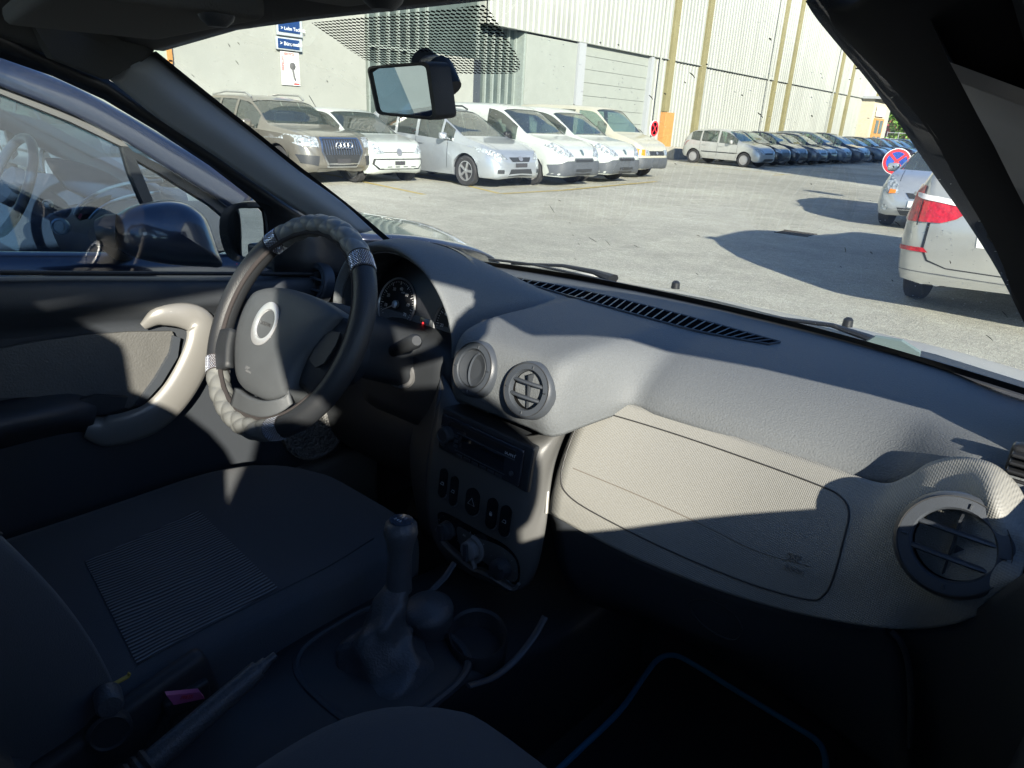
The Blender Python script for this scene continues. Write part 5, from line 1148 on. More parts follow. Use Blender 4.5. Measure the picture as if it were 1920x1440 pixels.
# driver backrest: loft up the leaning axis
def backrest(xc_, hw_, base_y, base_z, lean, h, th, name, bol=.045):
    rows = []; n = 28
    for i in range(22):
        t = i/21; w = hw_*(1-.16*t**3)*(1 if t < .9 else math.sqrt(max(0.02, 1-((t-.9)/.1)**2*.6))); cy = base_y-math.sin(lean)*h*t; cz = base_z+math.cos(lean)*h*t; ring = []
        f = Vector((0, math.cos(lean), math.sin(lean)))
        for k in range(n):
            a = 2*PI*k/n; c_, s_ = math.cos(a), math.sin(a); ex = .5; X = xc_+w*abs(c_)**ex*(1 if c_ > 0 else -1); d_ = th/2*abs(s_)**ex*(1 if s_ > 0 else -1)
            if s_ > 0: d_ += bol*abs(c_)**2.5*math.sin(min(1, t*1.4+.1)*PI)**.5 + .015*math.sin(t*PI)
            ring.append(V(X, cy, cz)+f*d_)
        rows.append(ring)
    m = MB(); m.grid(rows, closed=True); m.add(rows[-1], [tuple(range(n))]); m.add(rows[0], [tuple(range(n))[::-1]]); return m.build(name, M_fab, own, auto=70), rows
db, dR = backrest(-.365, .262, .165, .66, math.radians(18), .62, .13, 'driver_seat_backrest')
bv_b = BVHTree.FromPolygons([p for r in dR for p in r], [(i*28+k, i*28+(k+1) % 28, (i+1)*28+(k+1) % 28, (i+1)*28+k) for i in range(21) for k in range(28)])
seamline([(-40, 985), (0, 1003), (125, 1075), (188, 1148), (222, 1215), (238, 1262)], bv_b, db, .0022, M_vdk)
m = MB(); m.box((-.365, -.10, 1.33), (.26, .10, .18), bev=.045); m.tube([(-.42, -.06, 1.2), (-.42, -.09, 1.30)], .007, 8); m.tube([(-.31, -.06, 1.2), (-.31, -.09, 1.30)], .007, 8); m.build('driver_headrest', M_fab, own)
# seat side cover and recliner
m = MB(); m.box((-.100, .23, .66), (.03, .22, .13), rot=Matrix.Rotation(.2, 3, 'X'), bev=.014); m.build('seat_side_cover', M_vdk, own)
c = P(205, 1318, 'x', -.075); m = MB(); m.lathe([(.016, -.02), (.016, .006), (.013, .010), (0, .011)], c, (1, -.25, .15), 20); m.build('recliner_knob', M_ring if False else M_lea, own)
c = P(205, 1372, 'x', -.078); m = MB(); m.lathe([(.026, -.01), (.026, .003), (.022, .005), (.020, .002), (0, .002)], c, (1, -.25, .15), 26); m.build('recliner_cover', M_vdk, own)
m = MB(); q = [P(198, 1288, 'x', -.098), P(215, 1282, 'x', -.096), P(240, 1268, 'x', -.095), P(243, 1262, 'x', -.095)]; m.tube(q, .0035, 6, flat=.5); m.build('yellow_label', mat('yellow_tag', (.35, .25, .04), .6), own)
# passenger seat
pc, pR = seat(.10, .62, -.15, .535, .750, .52, 'passenger_seat_cushion')
backrest(.36, .262, -.10, .70, math.radians(14), .72, .13, 'passenger_seat_backrest')
m = MB(); m.box((.36, -.36, 1.52), (.26, .10, .17), bev=.045); m.build('passenger_headrest', M_fab, own)
q = backrest(.17, .10, .045, .60, math.radians(10), .42, .12, 'passenger_seat_bolster', .01)
# rear bench and rear bulkhead
m = MB(); m.box((0, -.95, .66), (1.3, .5, .2), bev=.06); m.box((0, -1.25, .95), (1.3, .16, .6), rot=Matrix.Rotation(.3, 3, 'X'), bev=.06); m.build('rear_bench', M_fab, own)

# pedals / speaker / driver door
XD = -.715
def D_(px, py, x=XD): return P(px, py, 'x', x)
dg = [[V(XD, -1.0, 1.29), V(XD, -.3, 1.22), V(XD, .325, 1.155), V(XD, .73, 1.102), V(XD, 1.02, 1.07)],
      [V(XD+.025, -1.0, 1.28), V(XD+.025, -.3, 1.21), V(XD+.025, .325, 1.145), V(XD+.025, .73, 1.092), V(XD+.025, 1.02, 1.06)],
      [V(XD+.030, -1.0, 1.24), V(XD+.030, -.3, 1.17), V(XD+.030, .325, 1.105), V(XD+.030, .73, 1.055), V(XD+.03, 1.02, 1.03)],
      [V(XD+.012, -1.0, 1.20), V(XD+.012, -.3, 1.13), V(XD+.012, .325, 1.075), V(XD+.012, .73, 1.035), V(XD+.012, 1.02, 1.01)],
      [V(XD-.005, -1.0, 1.12), V(XD-.005, -.3, 1.08), V(XD-.005, .325, 1.04), V(XD-.005, .73, 1.01), V(XD-.005, 1.02, .99)],
      [V(XD+.01, -1.0, .98), V(XD+.01, -.3, .96), V(XD+.01, .325, .95), V(XD+.01, .73, .94), V(XD+.01, 1.02, .93)],
      [V(XD+.01, -1.0, .80), V(XD+.01, -.3, .80), V(XD+.01, .325, .80), V(XD+.01, .73, .80), V(XD+.01, 1.02, .80)],
      [V(XD+.02, -1.0, .40), V(XD+.02, -.3, .40), V(XD+.02, .325, .40), V(XD+.02, .73, .40), V(XD+.02, 1.02, .40)]]
m = MB(); m.grid(netgrid(dg, 5, 4)); door = m.build('driver_door', M_dkpl, own, solid=.03, soff=1.0, auto=60, fix=False)
M_vinyl = mat('door_vinyl', (0.100, 0.100, 0.095), .42, bump=('noise', 260, .0012), vary=.06, vscale=30)
ip = [(-10, 655), (60, 640), (150, 628), (240, 621), (320, 620), (330, 640), (318, 680), (290, 720), (265, 752), (238, 765), (180, 745), (90, 742), (-10, 745)]
m = MB(); pts = [D_(x, y, XD+.014) for x, y in ip]; m.prism(pts, Vector((.006, 0, 0))); m.build('door_insert', M_vinyl, door, auto=30)
m = MB(); m.prism([D_(x, y, XD+.02) for x, y in [(322, 628), (335, 632), (330, 668), (300, 718), (262, 760), (252, 758), (290, 705), (316, 660)]], Vector((.008, 0, 0))); m.build('insert_edge', M_ring, door, auto=30)
# silver pull handle: swept band standing off the door
hpath = [(268, 612, .012), (300, 592, .022), (345, 592, .032), (374, 606, .040), (378, 640, .048), (360, 690, .056), (330, 740, .062), (290, 780, .062), (245, 800, .050), (200, 808, .034), (165, 800, .020)]
hw2 = [.008, .021, .027, .031, .033, .034, .034, .034, .034, .033, .022]
pp = spline([D_(x, y, XD+o) for x, y, o in hpath], 5); ww = []
for i in range(len(hw2)-1):
    for k in range(5): ww.append(hw2[i]+(hw2[i+1]-hw2[i])*k/5)
ww.append(hw2[-1]); m = MB()
n = len(pp); vs = []; fs = []; NK = 14
for i, p in enumerate(pp):
    t = (pp[min(i+1, n-1)]-pp[max(i-1, 0)]).normalized(); s = Vector((1, 0, 0)).cross(t).normalized(); o = t.cross(s).normalized(); o = o if o.x > 0 else -o
    for k in range(NK):
        a = 2*PI*k/NK; vs.append(p+s*math.cos(a)*ww[i]+o*math.sin(a)*min(.012, ww[i]*.6))
for i in range(n-1):
    for k in range(NK): fs.append((i*NK+k, i*NK+(k+1) % NK, (i+1)*NK+(k+1) % NK, (i+1)*NK+k))
fs += [tuple(range(NK))[::-1], tuple((n-1)*NK+k for k in range(NK))]
m.add(vs, fs); m.build('door_handle', M_silv, door, auto=60)
m = MB(); m.prism([D_(x, y, XD+.03) for x, y in [(135, 748), (180, 738), (235, 742), (228, 762), (190, 772), (150, 772)]], Vector((.012, 0, 0))); m.build('handle_recess', M_vdk, door, auto=30)
ar = [[V(XD+.01, -.6, .955), V(XD+.01, .1, .945), V(XD+.01, .36, .935), V(XD+.01, .44, .91)], [V(XD+.075, -.6, .95), V(XD+.075, .1, .94), V(XD+.07, .34, .93), V(XD+.04, .43, .90)], [V(XD+.08, -.6, .92), V(XD+.08, .1, .91), V(XD+.075, .34, .90), V(XD+.04, .42, .87)], [V(XD+.01, -.6, .86), V(XD+.01, .1, .85), V(XD+.01, .34, .85), V(XD+.01, .42, .84)]]
m = MB(); m.grid(netgrid(ar, 4, 3)); m.build('armrest', M_dkpl, door, auto=60)
c = D_(590, 800, XD+.035); m = MB(); m.lathe([(.086, -.02), (.086, .006), (.080, .010), (.074, .006)], c, (1, -.1, .06), 44, cap=False); m.lathe([(0, .011), (.045, .010), (.075, .006)], c, (1, -.1, .06), 40); m.build('speaker_grille', mat('speaker_mesh', (.13, .13, .125), .5, bump=('vor', 150, .006)), door)
m = MB(); m.box((XD+.02, .75, .50), (.05, .70, .20), bev=.02); m.build('door_pocket', mat('pocket_grey', (.10, .10, .095), .5), door)
m = MB(); m.tube([V(XD+.012, -1.0, 1.302), V(XD+.012, -.3, 1.232), V(XD+.012, .325, 1.164), V(XD+.012, .73, 1.111), V(XD+.012, .97, 1.08)], .007, 8, flat=.6); m.build('window_seal', M_rub, door)
# footwell speaker light patch support: kick panel and pedals
m = MB()
for k, x in enumerate((-.45, -.36, -.27)): m.box((x, 1.05, .52), (.05, .02, .07), rot=Matrix.Rotation(-.5, 3, 'X'), bev=.006); m.tube([V(x, 1.07, .54), V(x, 1.2, .80)], .008, 6)
m.build('pedals', M_rub, own)

# roof, header, pillars
zroof = lambda X, y: 1.552+.02*(1-(X/.7)**2) + (.0 if y > .45 else (.0 if y > .34 else (.10*(.34-y)/.24 if y > .10 else min(.26, .10+.8*(.10-y)))))
rg = []
for y in [-1.9, -1.2, -.6, -.3, -.1, .0, .10, .22, .32, .38]:
    rg.append([V(X, y+(-.10*(X/.62)**2 if y > .1 else 0), zroof(X, y)) for X in (-.66, -.5, -.3, -.1, .1, .3, .5, .62, .72)])
G = netgrid(rg, 4, 3); m = MB(); m.grid(G); m.build('headliner', M_hl, own, solid=.01, soff=0, auto=60, fix=False)
m = MB(); m.grid([[q+V(0, 0, .055) for q in r] for r in [[V(X, y, zroof(X, y)) for X in (-.80, -.5, 0, .5, .80)] for y in [-2.1, -1.2, -.6, -.3, -.1, .0, .10, .22, .34, .44, .50]]]); m.build('roof', mat('paint_own_beige', (.42, .41, .37), .3), own, solid=.01, soff=1.0)
# header edge over the windscreen, traced from the windscreen's upper edge
hd = [(272, 84), (340, 72), (450, 55), (560, 42), (700, 26), (850, 12), (950, 0), (1150, -40), (1400, -110), (1540, -150)]
hpt = [P(x, y, 'z', 1.533) for x, y in hd]
WSB = lambda X: V(X, 1.455-.27*X*X, 1.082)
ws_rows = []
tops = [P(285, 96, 'x', -.66)] + [P(x, y-4, 'z', zz) for x, y, zz in [(420, 60, 1.545), (560, 40, 1.548), (740, 20, 1.55), (950, -4, 1.55), (1180, -50, 1.55), (1400, -108, 1.545), (1552, -6, 1.53)]]
tops[-1] = V(.535, .48, 1.535)
basx = [-.76, -.56, -.35, -.12, .12, .36, .58, .745]
lcol = [P(770, 490, 'x', -.70), P(668, 404, 'x', -.69), P(545, 309, 'x', -.68), P(412, 202, 'x', -.67), tops[0]]
for it, t in enumerate((0, .25, .5, .75, 1)):
    r_ = [WSB(bx).lerp(tp, t)+V(0, .035*math.sin(t*PI), .025*math.sin(t*PI)) for bx, tp in zip(basx, tops)]; r_[0] = lcol[it]; r_[1] = r_[1].lerp((r_[0]+r_[2])/2, .35); ws_rows.append(r_)
Gw = netgrid(ws_rows, 5, 6); bv_ws = bvh_of(Gw)
G_ws = glassmat('windscreen_glass', (0.93, 0.96, 0.93), 0.0, 1.45, 0.0, dust_haze=0.018, specks=True, dust_haze_col=(.75, .76, .74))
m = MB(); m.grid(Gw); wsc = m.build('windscreen', G_ws, own)
# black border and dotted sun band behind the mirror
m = MB(); nbr = len(Gw); 
for (r0, r1) in ((0, 1),):
    m.grid([[p+V(0, -.004, -.003) for p in Gw[0]], [a.lerp(b, .85)+V(0, -.004, -.003) for a, b in zip(Gw[0], Gw[1])]])
m.build('black_border', mat('frit_black', (.006, .006, .007), .6), wsc)
m = MB(); m.grid([[r[0]+V(.004, -.004, -.003), r[0].lerp(r[1], .55)+V(0, -.004, -.003)] for r in Gw]); m.build('black_border', MATS['frit_black'], wsc)
m = MB(); m.grid([[r[-1]+V(-.004, -.004, -.003), r[-1].lerp(r[-2], .35)+V(0, -.004, -.003)] for r in Gw]); m.build('black_border', MATS['frit_black'], wsc)
def dotmat():
    m = bpy.data.materials.new('dotted_band'); m.use_nodes = True; n = m.node_tree; n.nodes.clear(); out = n.nodes.new('ShaderNodeOutputMaterial')
    tr_ = n.nodes.new('ShaderNodeBsdfTransparent'); df = n.nodes.new('ShaderNodeBsdfDiffuse'); df.inputs[0].default_value = (.01, .01, .012, 1); mx = n.nodes.new('ShaderNodeMixShader')
    uv = n.nodes.new('ShaderNodeUVMap'); sx = n.nodes.new('ShaderNodeSeparateXYZ'); n.links.new(uv.outputs[0], sx.inputs[0])
    def M(op, a, b=None, v=None):
        k = n.nodes.new('ShaderNodeMath'); k.operation = op
        (n.links.new(a, k.inputs[0]) if not isinstance(a, float) else setattr(k.inputs[0], 'default_value', a))
        if b is not None: (n.links.new(b, k.inputs[1]) if not isinstance(b, float) else setattr(k.inputs[1], 'default_value', b))
        return k.outputs[0]
    a = M('COSINE', M('MULTIPLY', sx.outputs[0], 2*PI/.0074)); b = M('COSINE', M('MULTIPLY', sx.outputs[1], 2*PI/.0060)); f = M('GREATER_THAN', M('ADD', a, b), -.05)
    n.links.new(f, mx.inputs[0]); n.links.new(df.outputs[0], mx.inputs[1]); n.links.new(tr_.outputs[0], mx.inputs[2]); n.links.new(mx.outputs[0], out.inputs[0]); return m
dotp = [(585, 38), (700, 25), (850, 10), (908, 2), (925, 20), (950, 62), (968, 92), (977, 112), (976, 126), (965, 133), (920, 134), (860, 134), (800, 133), (760, 126), (700, 112), (685, 108), (650, 85)]
dp = [onsurf(bv_ws, x, y, .003) for x, y in dotp]; dp = [p for p in dp if p is not None]
if len(dp) > 8:
    cen = sum(dp, Vector())/len(dp); a_ = (bv_ws.find_nearest(cen)); nw = a_[1]; xw_ = (Vector((1, 0, 0))-nw*nw.x).normalized(); yw_ = nw.cross(xw_)
    me = bpy.data.meshes.new('dotted_band'); bm = bmesh.new(); vv = [bm.verts.new(p) for p in dp]; f = bm.faces.new(vv); bmesh.ops.triangulate(bm, faces=[f]); uvl = bm.loops.layers.uv.new('UVMap')
    for f in bm.faces:
        for l in f.loops: l[uvl].uv = ((l.vert.co-cen).dot(xw_), (l.vert.co-cen).dot(yw_))
    bm.to_mesh(me); bm.free(); me.materials.append(dotmat()); o = bpy.data.objects.new('dotted_band', me); COL.objects.link(o); o.parent = wsc
m = MB(); rnd = random.Random(11)
for k in range(95):
    x = rnd.uniform(330, 1880); y = rnd.uniform(60, 640); q = onsurf(bv_ws, x, y, .0012)
    if q is None or (x > 570 and x < 990 and y < 135): continue
    a = rnd.gauss(.75, .25); l = rnd.choice([3, 4, 6, 9, 14])*rnd.uniform(.7, 1.2); q2 = onsurf(bv_ws, x+math.cos(a)*l, y+math.sin(a)*l, .0012)
    if q2 is not None: m.tube([q, q.lerp(q2, .5)+V(.0002, 0, .0004), q2], [.0004, .0006, .0003], 4)
o = m.build('insect_marks', mat('insect_dirt', (.10, .095, .08), .9), wsc); o['kind'] = 'stuff'
# header trim strip
m = MB(); m.grid([[p+V(0, .02, .004) for p in tops], [p+V(0, -.0, .004) for p in tops], [p+V(0, -.05, .012) for p in tops], [p+V(0, -.09, .03) for p in tops]]); m.build('header_trim', M_hl, own, solid=.004, soff=0)
# sun visors with clips
def visor(x0, x1, y0, y1, z, nm):
    m = MB(); m.box(((x0+x1)/2, (y0+y1)/2, z), (x1-x0, y1-y0, .018), rot=Matrix.Rotation(.06, 3, 'X'), bev=.009); v_ = m.build('sun_visor', M_hl, own, auto=50); return v_
def visor2(ax, ay, bx, by, z, depth=.17):
    a = P(ax, ay, 'z', z); b = P(bx, by, 'z', z); d = (b-a).normalized(); back = Vector((d.y, -d.x, 0)); back = back if back.y < 0 else -back
    R = Matrix((d, -back, Vector((0, 0, 1)))).transposed(); m = MB(); m.box((a+b)/2+back*depth/2+V(0, 0, .012), ((b-a).length, depth, .022), rot=R, bev=.0105); return m.build('sun_visor', mat('visor_cloth', (.075, .077, .075), .95, bump=('noise', 500, .0006)), own, auto=60)
vz = visor2(300, 78, 503, 41, 1.522)
m = MB(); m.lathe([(.016, 0), (.014, .005), (.008, .010), (0, .010)], P(430, 40, 'z', 1.520)+V(0, -.012, .004), (0, 0, -1), 18); m.build('visor_clip', M_dkpl, vz)
vz2 = visor2(655, 20, 950, -22, 1.526); m = MB(); m.lathe([(.016, 0), (.014, .005), (.008, .010), (0, .010)], P(738, 5, 'z', 1.524)+V(0, -.010, .004), (0, 0, -1), 18); m.build('visor_clip', M_dkpl, vz2)

# left A pillar: trim, black seal and roof rail
Apx = [((200, 145), (285, 100)), ((300, 225), (380, 178)), ((400, 290), (470, 248)), ((500, 358), (560, 320)), ((580, 408), (640, 378)), ((640, 440), (700, 432))]
rows = [[D_(a[0], a[1], -.685), (D_(a[0], a[1], -.668)+P(b[0], b[1], 'x', -.655))/2+V(.012, 0, .0), P(b[0], b[1], 'x', -.655)] for a, b in Apx]
m = MB(); m.grid(netgrid(rows, 5, 5)); m.build('pillar_trim', M_ptrim, own, solid=.01, soff=1.0, auto=60)
rl = [((-220, 20), (-120, -60)), ((-60, 50), (60, -20)), ((60, 92), (150, 20)), ((140, 122), (240, 60)), ((205, 150), (288, 100))]
rows = [[D_(a[0], a[1], -.690), P(b[0], b[1], 'x', -.640)] for a, b in rl]
rows = [[r[0], (r[0]+r[1])/2+V(.01, 0, 0), r[1]] for r in rows]
m = MB(); m.grid(netgrid(rows, 4, 5)); m.build('roof_rail_trim', M_hl, own, solid=.01, soff=1.0)
m = MB(); m.prism([P(x, y, 'x', -.652) for x, y in [(100, 108), (205, 149), (245, 126), (287, 99), (300, 66), (180, 0), (40, 10)]], V(-.03, 0, 0)); m.build('corner_trim', M_hl, own)
# black window frame (outer), below the pillar trim
fr1 = [(-260, 40), (-60, 78), (0, 88), (100, 122), (200, 168), (300, 228), (400, 295), (450, 335), (480, 362), (497, 390), (503, 430), (508, 480), (512, 520)]
fr0 = [(-220, -10), (-60, 35), (10, 60), (120, 112), (205, 150), (310, 222), (410, 290), (500, 352), (560, 395), (610, 430), (650, 470), (660, 500), (665, 530)]
m = MB(); m.grid([[D_(x, y, -.70) for x, y in fr0], [D_(x, y, -.735) for x, y in fr1]]); m.build('door_frame', M_black, own, solid=.02, auto=60)
m = MB(); m.tube([D_(x, y-3, -.728) for x, y in fr1[1:-1]], .006, 6); m.build('window_seal', M_rub, own)
G_side = glassmat('side_glass', (0.80, 0.88, 0.90), 0.0, 1.45, 0.0, dust_haze=0.004)
m = MB(); m.add([V(-.745, -.5, 1.62), V(-.745, -.5, 1.18), V(-.745, .98, 1.05), V(-.745, .99, 1.10), V(-.745, .62, 1.42), V(-.745, .3, 1.58)], [(0, 1, 2, 3, 4, 5)]); m.build('driver_window', G_side, own, smooth=False)
m = MB(); m.prism([V(-.76, .80, 1.08), V(-.76, 1.02, 1.06), V(-.76, 1.12, 1.06), V(-.76, .93, 1.22), V(-.76, .90, 1.20), V(-.76, .885, 1.10)], V(.02, 0, 0)); m.build('mirror_base', M_black, own, smooth=False)

# right side: pillar, frame, door and rear pillars
ledge = [(1536, -20), (1556, 12), (1600, 70), (1645, 128), (1700, 208), (1760, 300), (1830, 405), (1890, 505), (1945, 620), (1990, 720), (2025, 800)]
yl_ = [.50, .51, .56, .62, .70, .78, .89, .99, 1.10, 1.18, 1.25]
L0 = [P(x, y, 'y', yy) for (x, y), yy in zip(ledge, yl_)]
L1 = [p+V(.035, -.03, -.01) for p in L0]; L2 = [p+V(.075, -.09, -.005) for p in L0]; L3 = [p+V(.11, -.10, .0) for p in L0]; L4 = [p+V(.13, -.06, .01) for p in L0]
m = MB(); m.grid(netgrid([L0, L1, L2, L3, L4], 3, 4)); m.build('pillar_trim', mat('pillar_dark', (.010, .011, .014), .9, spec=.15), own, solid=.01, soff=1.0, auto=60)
m = MB(); m.prism([V(.80, .86, 1.10), V(.80, 1.10, 1.08), V(.80, 1.03, 1.20), V(.80, .95, 1.22)], V(.02, 0, 0)); m.build('corner_shade', M_black, own, smooth=False)  # unseen triangle added to shade the dash end and demister
m = MB(); m.tube([p+V(.12, -.125, -.004) for p in L0], .010, 8); m.build('door_seal', M_dkpl, own)
m = MB(); m.grid([[p+V(*o) for o in ((.05, -.02, .01), (.06, .03, .045), (.17, .0, .05), (.19, -.08, -.03), (.17, -.10, -.075), (.10, -.09, -.05))] for p in L0], closed=True); m.build('door_frame', M_black, own)
# right roof rail, unseen; its stepped lip is shaped to shade the wheel
m = MB(); m.grid(netgrid([[V(.72, y, z) for y, z in ((-2.0, 1.72), (-1.2, 1.74), (-.6, 1.78), (-.3, 1.79), (-.14, 1.80), (-.105, 1.50), (.1, 1.49), (.24, 1.49), (.31, 1.545), (.48, 1.52))], [V(.78, y, z) for y, z in ((-2.0, 1.74), (-1.2, 1.76), (-.6, 1.80), (-.3, 1.81), (-.14, 1.82), (-.105, 1.52), (.1, 1.51), (.24, 1.51), (.31, 1.56), (.50, 1.53))]], 3, 2)); m.build('roof_rail', M_black, own, solid=.02)
m = MB(); m.box((-.735, -1.3, 1.55), (.05, 1.7, .22)); m.box((-.74, -.62, 1.35), (.05, .16, .7)); m.box((-.74, -1.75, 1.3), (.05, .5, .7)); m.box((-.755, -1.0, .95), (.05, 2.2, .62)); m.build('left_body_side', M_hl, own, smooth=False)
m = MB(); m.box((.80, -.66, 1.3), (.06, .10, .85)); m.build('centre_pillar', M_black, own, smooth=False)
m = MB(); m.box((.80, -1.85, 1.3), (.06, .5, .85)); m.build('rear_pillar', M_black, own, smooth=False)
m = MB(); m.box((0, -2.15, .95), (1.6, .06, .55)); m.box((-.68, -2.15, 1.4), (.2, .06, .6)); m.box((.68, -2.15, 1.4), (.2, .06, .6)); m.build('tailgate', M_hl, own, smooth=False)
M_own = paint('own_beige', (.42, .41, .37), .3)
m = MB(); m.box((.85, .25, .81), (.06, 1.62, .665), bev=.008); m.box((.85, -1.3, .85), (.06, 1.3, .74), bev=.012); pdoor = m.build('passenger_door', M_own, own)
m = MB(); m.box((.80, .22, .87), (.05, 1.50, .52), bev=.015); m.build('door_trim', M_dkpl, pdoor)
m = MB(); m.grid([[V(-.9, 1.38, 1.045), V(-.5, 1.47, 1.06), V(0, 1.50, 1.065), V(.5, 1.46, 1.06), V(.9, 1.36, 1.04)], [V(-.9, 1.55, 1.03), V(-.5, 1.62, 1.045), V(0, 1.64, 1.05), V(.5, 1.61, 1.042), V(.9, 1.52, 1.025)]]); m.build('cowl', M_black, own, solid=.01)
# bonnet
hb_ = []
for X in (-.86, -.80, -.70, -.5, -.25, 0, .25, .5, .70, .80, .86):
    e_ = (abs(X)/.86)**4*.06; hb_.append([V(X, 1.58-.09*X*X, 1.036-e_), V(X, 1.75, 1.016-e_), V(X, 2.0, .968-e_), V(X, 2.2, .895-e_*1.2), V(X, 2.34-.1*X*X, .80-e_), V(X, 2.40-.15*X*X, .55)])
m = MB(); m.grid(netgrid([list(r) for r in hb_], 3, 4)); m.build('bonnet', M_own, own, auto=60, fix=True)
# outer body sides so the car is whole from outside
m = MB(); m.box((-.83, .1, .75), (.10, 2.3, .62), bev=.04); m.box((-.83, 1.85, .62), (.10, 1.0, .56), bev=.04); m.box((.83, 1.85, .62), (.10, 1.0, .56), bev=.04); m.build('wing_panels', M_own, own)
for (x, y) in ((-.80, 1.78), (.80, 1.78), (-.80, -1.2), (.80, -1.2)):
    m = MB(); m.lathe([(.18, -.1), (.29, -.1), (.31, -.06), (.31, .06), (.29, .1), (.18, .1)], (x, y, .31), (1, 0, 0), 26, cap=True); m.build('wheel', M_tyre, own)
# wipers and washer jets
def wiper(pts, arm):
    m = MB(); q = [P(x, y, 'y', yy) for x, y, yy in pts]; m.tube(q, .006, 6, flat=.6); w_ = m.build('wiper', M_black, own)
    m = MB(); q = [P(x, y, 'y', yy) for x, y, yy in arm]; m.tube(q, [.006, .008, .012, .02], 8, flat=.6); m.build('wiper_arm', M_black, w_)
wiper([(918, 486, 1.47), (1000, 496, 1.47), (1100, 518, 1.47), (1250, 553, 1.49)], [(960, 494, 1.49), (1055, 498, 1.50), (1115, 510, 1.51), (1150, 523, 1.50)])
wiper([(1290, 560, 1.47), (1400, 585, 1.47), (1540, 625, 1.46), (1640, 652, 1.45)], [(1380, 586, 1.48), (1560, 610, 1.48), (1625, 632, 1.47), (1665, 652, 1.45)])
for x, y in ((1267, 534), (1590, 604)):
    m = MB(); m.lathe([(.012, -.01), (.011, .006), (.006, .011), (0, .012)], P(x, y, 'y', 1.72), (0, 0, 1), 14); m.build('washer_jet', M_black, own)
c = P(1662, 650, 'y', 1.42); m = MB(); pts = [P(x, y, 'y', 1.42) for x, y in [(1612, 648), (1640, 632), (1690, 640), (1725, 662), (1722, 676), (1660, 664), (1612, 655)]]; m.prism(pts, V(0, .006, .003)); m.build('inspection_sticker', mat('sticker_grey', (.13, .18, .19), .6), own, smooth=False)

# rear-view mirror
mn = Vector((-.27, -.95, -.10)).normalized(); mc = P(757, 170, 'y', .555)
fcl = [PL(x, y, mc, mn) for x, y in [(688, 124), (806, 114), (822, 227), (707, 215)]]
def rq(q, inset, off, r=.12, n=5):
    c0 = sum(q, Vector())/4; out = []
    for i in range(4):
        a, b, c = q[i-1], q[i], q[(i+1) % 4]
        b2 = b.lerp(c0, inset); a2 = a.lerp(c0, inset); c2 = c.lerp(c0, inset); p_ = b2.lerp(a2, r); q_ = b2.lerp(c2, r)
        for k in range(n+1): t = k/n; out.append(p_*(1-t)**2+b2*2*t*(1-t)+q_*t*t+mn*off)
    return out
Rg = [rq(fcl, .13, -.0005), rq(fcl, .09, .002), rq(fcl, .01, .001), rq(fcl, .0, -.008), rq(fcl, .03, -.024), rq(fcl, .35, -.034), rq(fcl, .95, -.037)]
m = MB(); m.grid(Rg, closed=True); rv = m.build('rear_view_mirror', M_vdk, own, auto=40)
g_ = rq(fcl, .13, -.0004); m = MB(); m.add(g_, [tuple(range(len(g_)))]); m.build('mirror_glass', mat('mirror_silver', (.36, .40, .43), .01, metal=1.0), rv, smooth=False)
ma = onsurf(bv_ws, 797, 92, .012); mb_ = onsurf(bv_ws, 822, 112, .012); me_ = mc-mn*.035+V(.03, 0, .0)
m = MB(); m.tube([mb_+V(.0, -.01, 0), PL(826, 135, mc-mn*.04, mn), me_], [.016, .017, .014], 14); m.tube([ma, mb_], [.017, .018], 12, flat=.8); m.build('mirror_arm', M_black, rv)

# driver's door mirror
hcor = [D_(415, 400, -.93), D_(440, 382, -.93), D_(478, 379, -.90), D_(500, 388, -.86), D_(506, 470, -.86), D_(500, 486, -.87), D_(450, 492, -.92), D_(425, 478, -.93), D_(412, 440, -.93)]
m = MB(); hc0 = sum(hcor, Vector())/len(hcor); nn = Vector((.35, -.93, .05)).normalized()
R0 = hcor; R1 = [p.lerp(hc0, -.04)-nn*.02 for p in hcor]; R2 = [p.lerp(hc0, .0)-nn*.06 for p in hcor]; R3 = [p.lerp(hc0, .35)-nn*.085 for p in hcor]; R4 = [p.lerp(hc0, .98)-nn*.095 for p in hcor]; Rm = [p.lerp(hc0, .16)-nn*.004 for p in hcor]; Ri = [p.lerp(hc0, .20)-nn*.010 for p in hcor]
cls = lambda r: spline(r, 3, closed=True)
m.grid([cls(x) for x in (Ri, Rm, R0, R1, R2, R3, R4)], closed=True); dm = m.build('door_mirror', M_black, own, auto=50)
_q = cls([p.lerp(hc0, .19)-nn*.008 for p in hcor]); _c = sum(_q, Vector())/len(_q); _n = Vector((.42, -.90, .02)).normalized(); m = MB(); m.add([v-_n*(v-_c).dot(_n) for v in _q], [tuple(range(27))]); m.build('mirror_glass', MATS['mirror_silver'], dm, smooth=False)
m = MB(); m.box(D_(510, 480, -.80), (.12, .06, .05), bev=.01); m.build('mirror_foot', M_black, dm)

# floor mat with blue piping
mp = spline([(1040, 1450, 0), (1080, 1412, 0), (1160, 1335, 0), (1205, 1272, 0), (1232, 1238, 0), (1258, 1229, 0), (1290, 1240, 0), (1380, 1295, 0), (1490, 1362, 0), (1530, 1388, 0), (1546, 1415, 0), (1548, 1460, 0), (1540, 1560, 0)], 5)
mpp = [P(p.x, p.y, 'z', .40) for p in mp]; mpp += [V(.60, .45, .40), V(.16, .45, .40)]
m = MB(); m.prism([p-V(0, 0, .012) for p in mpp], V(0, 0, .010)); fm = m.build('floor_mat', mat('mat_black', (.012, .013, .016), 1, bump=('noise', 300, .004)), None, smooth=False); tag(fm, 'black carpet mat with blue piped edge in the passenger footwell', 'floor mat')
m = MB(); m.tube(mpp, .006, 8, closed=True); m.build('piping', mat('blue_piping', (.02, .19, .32), .8), fm)
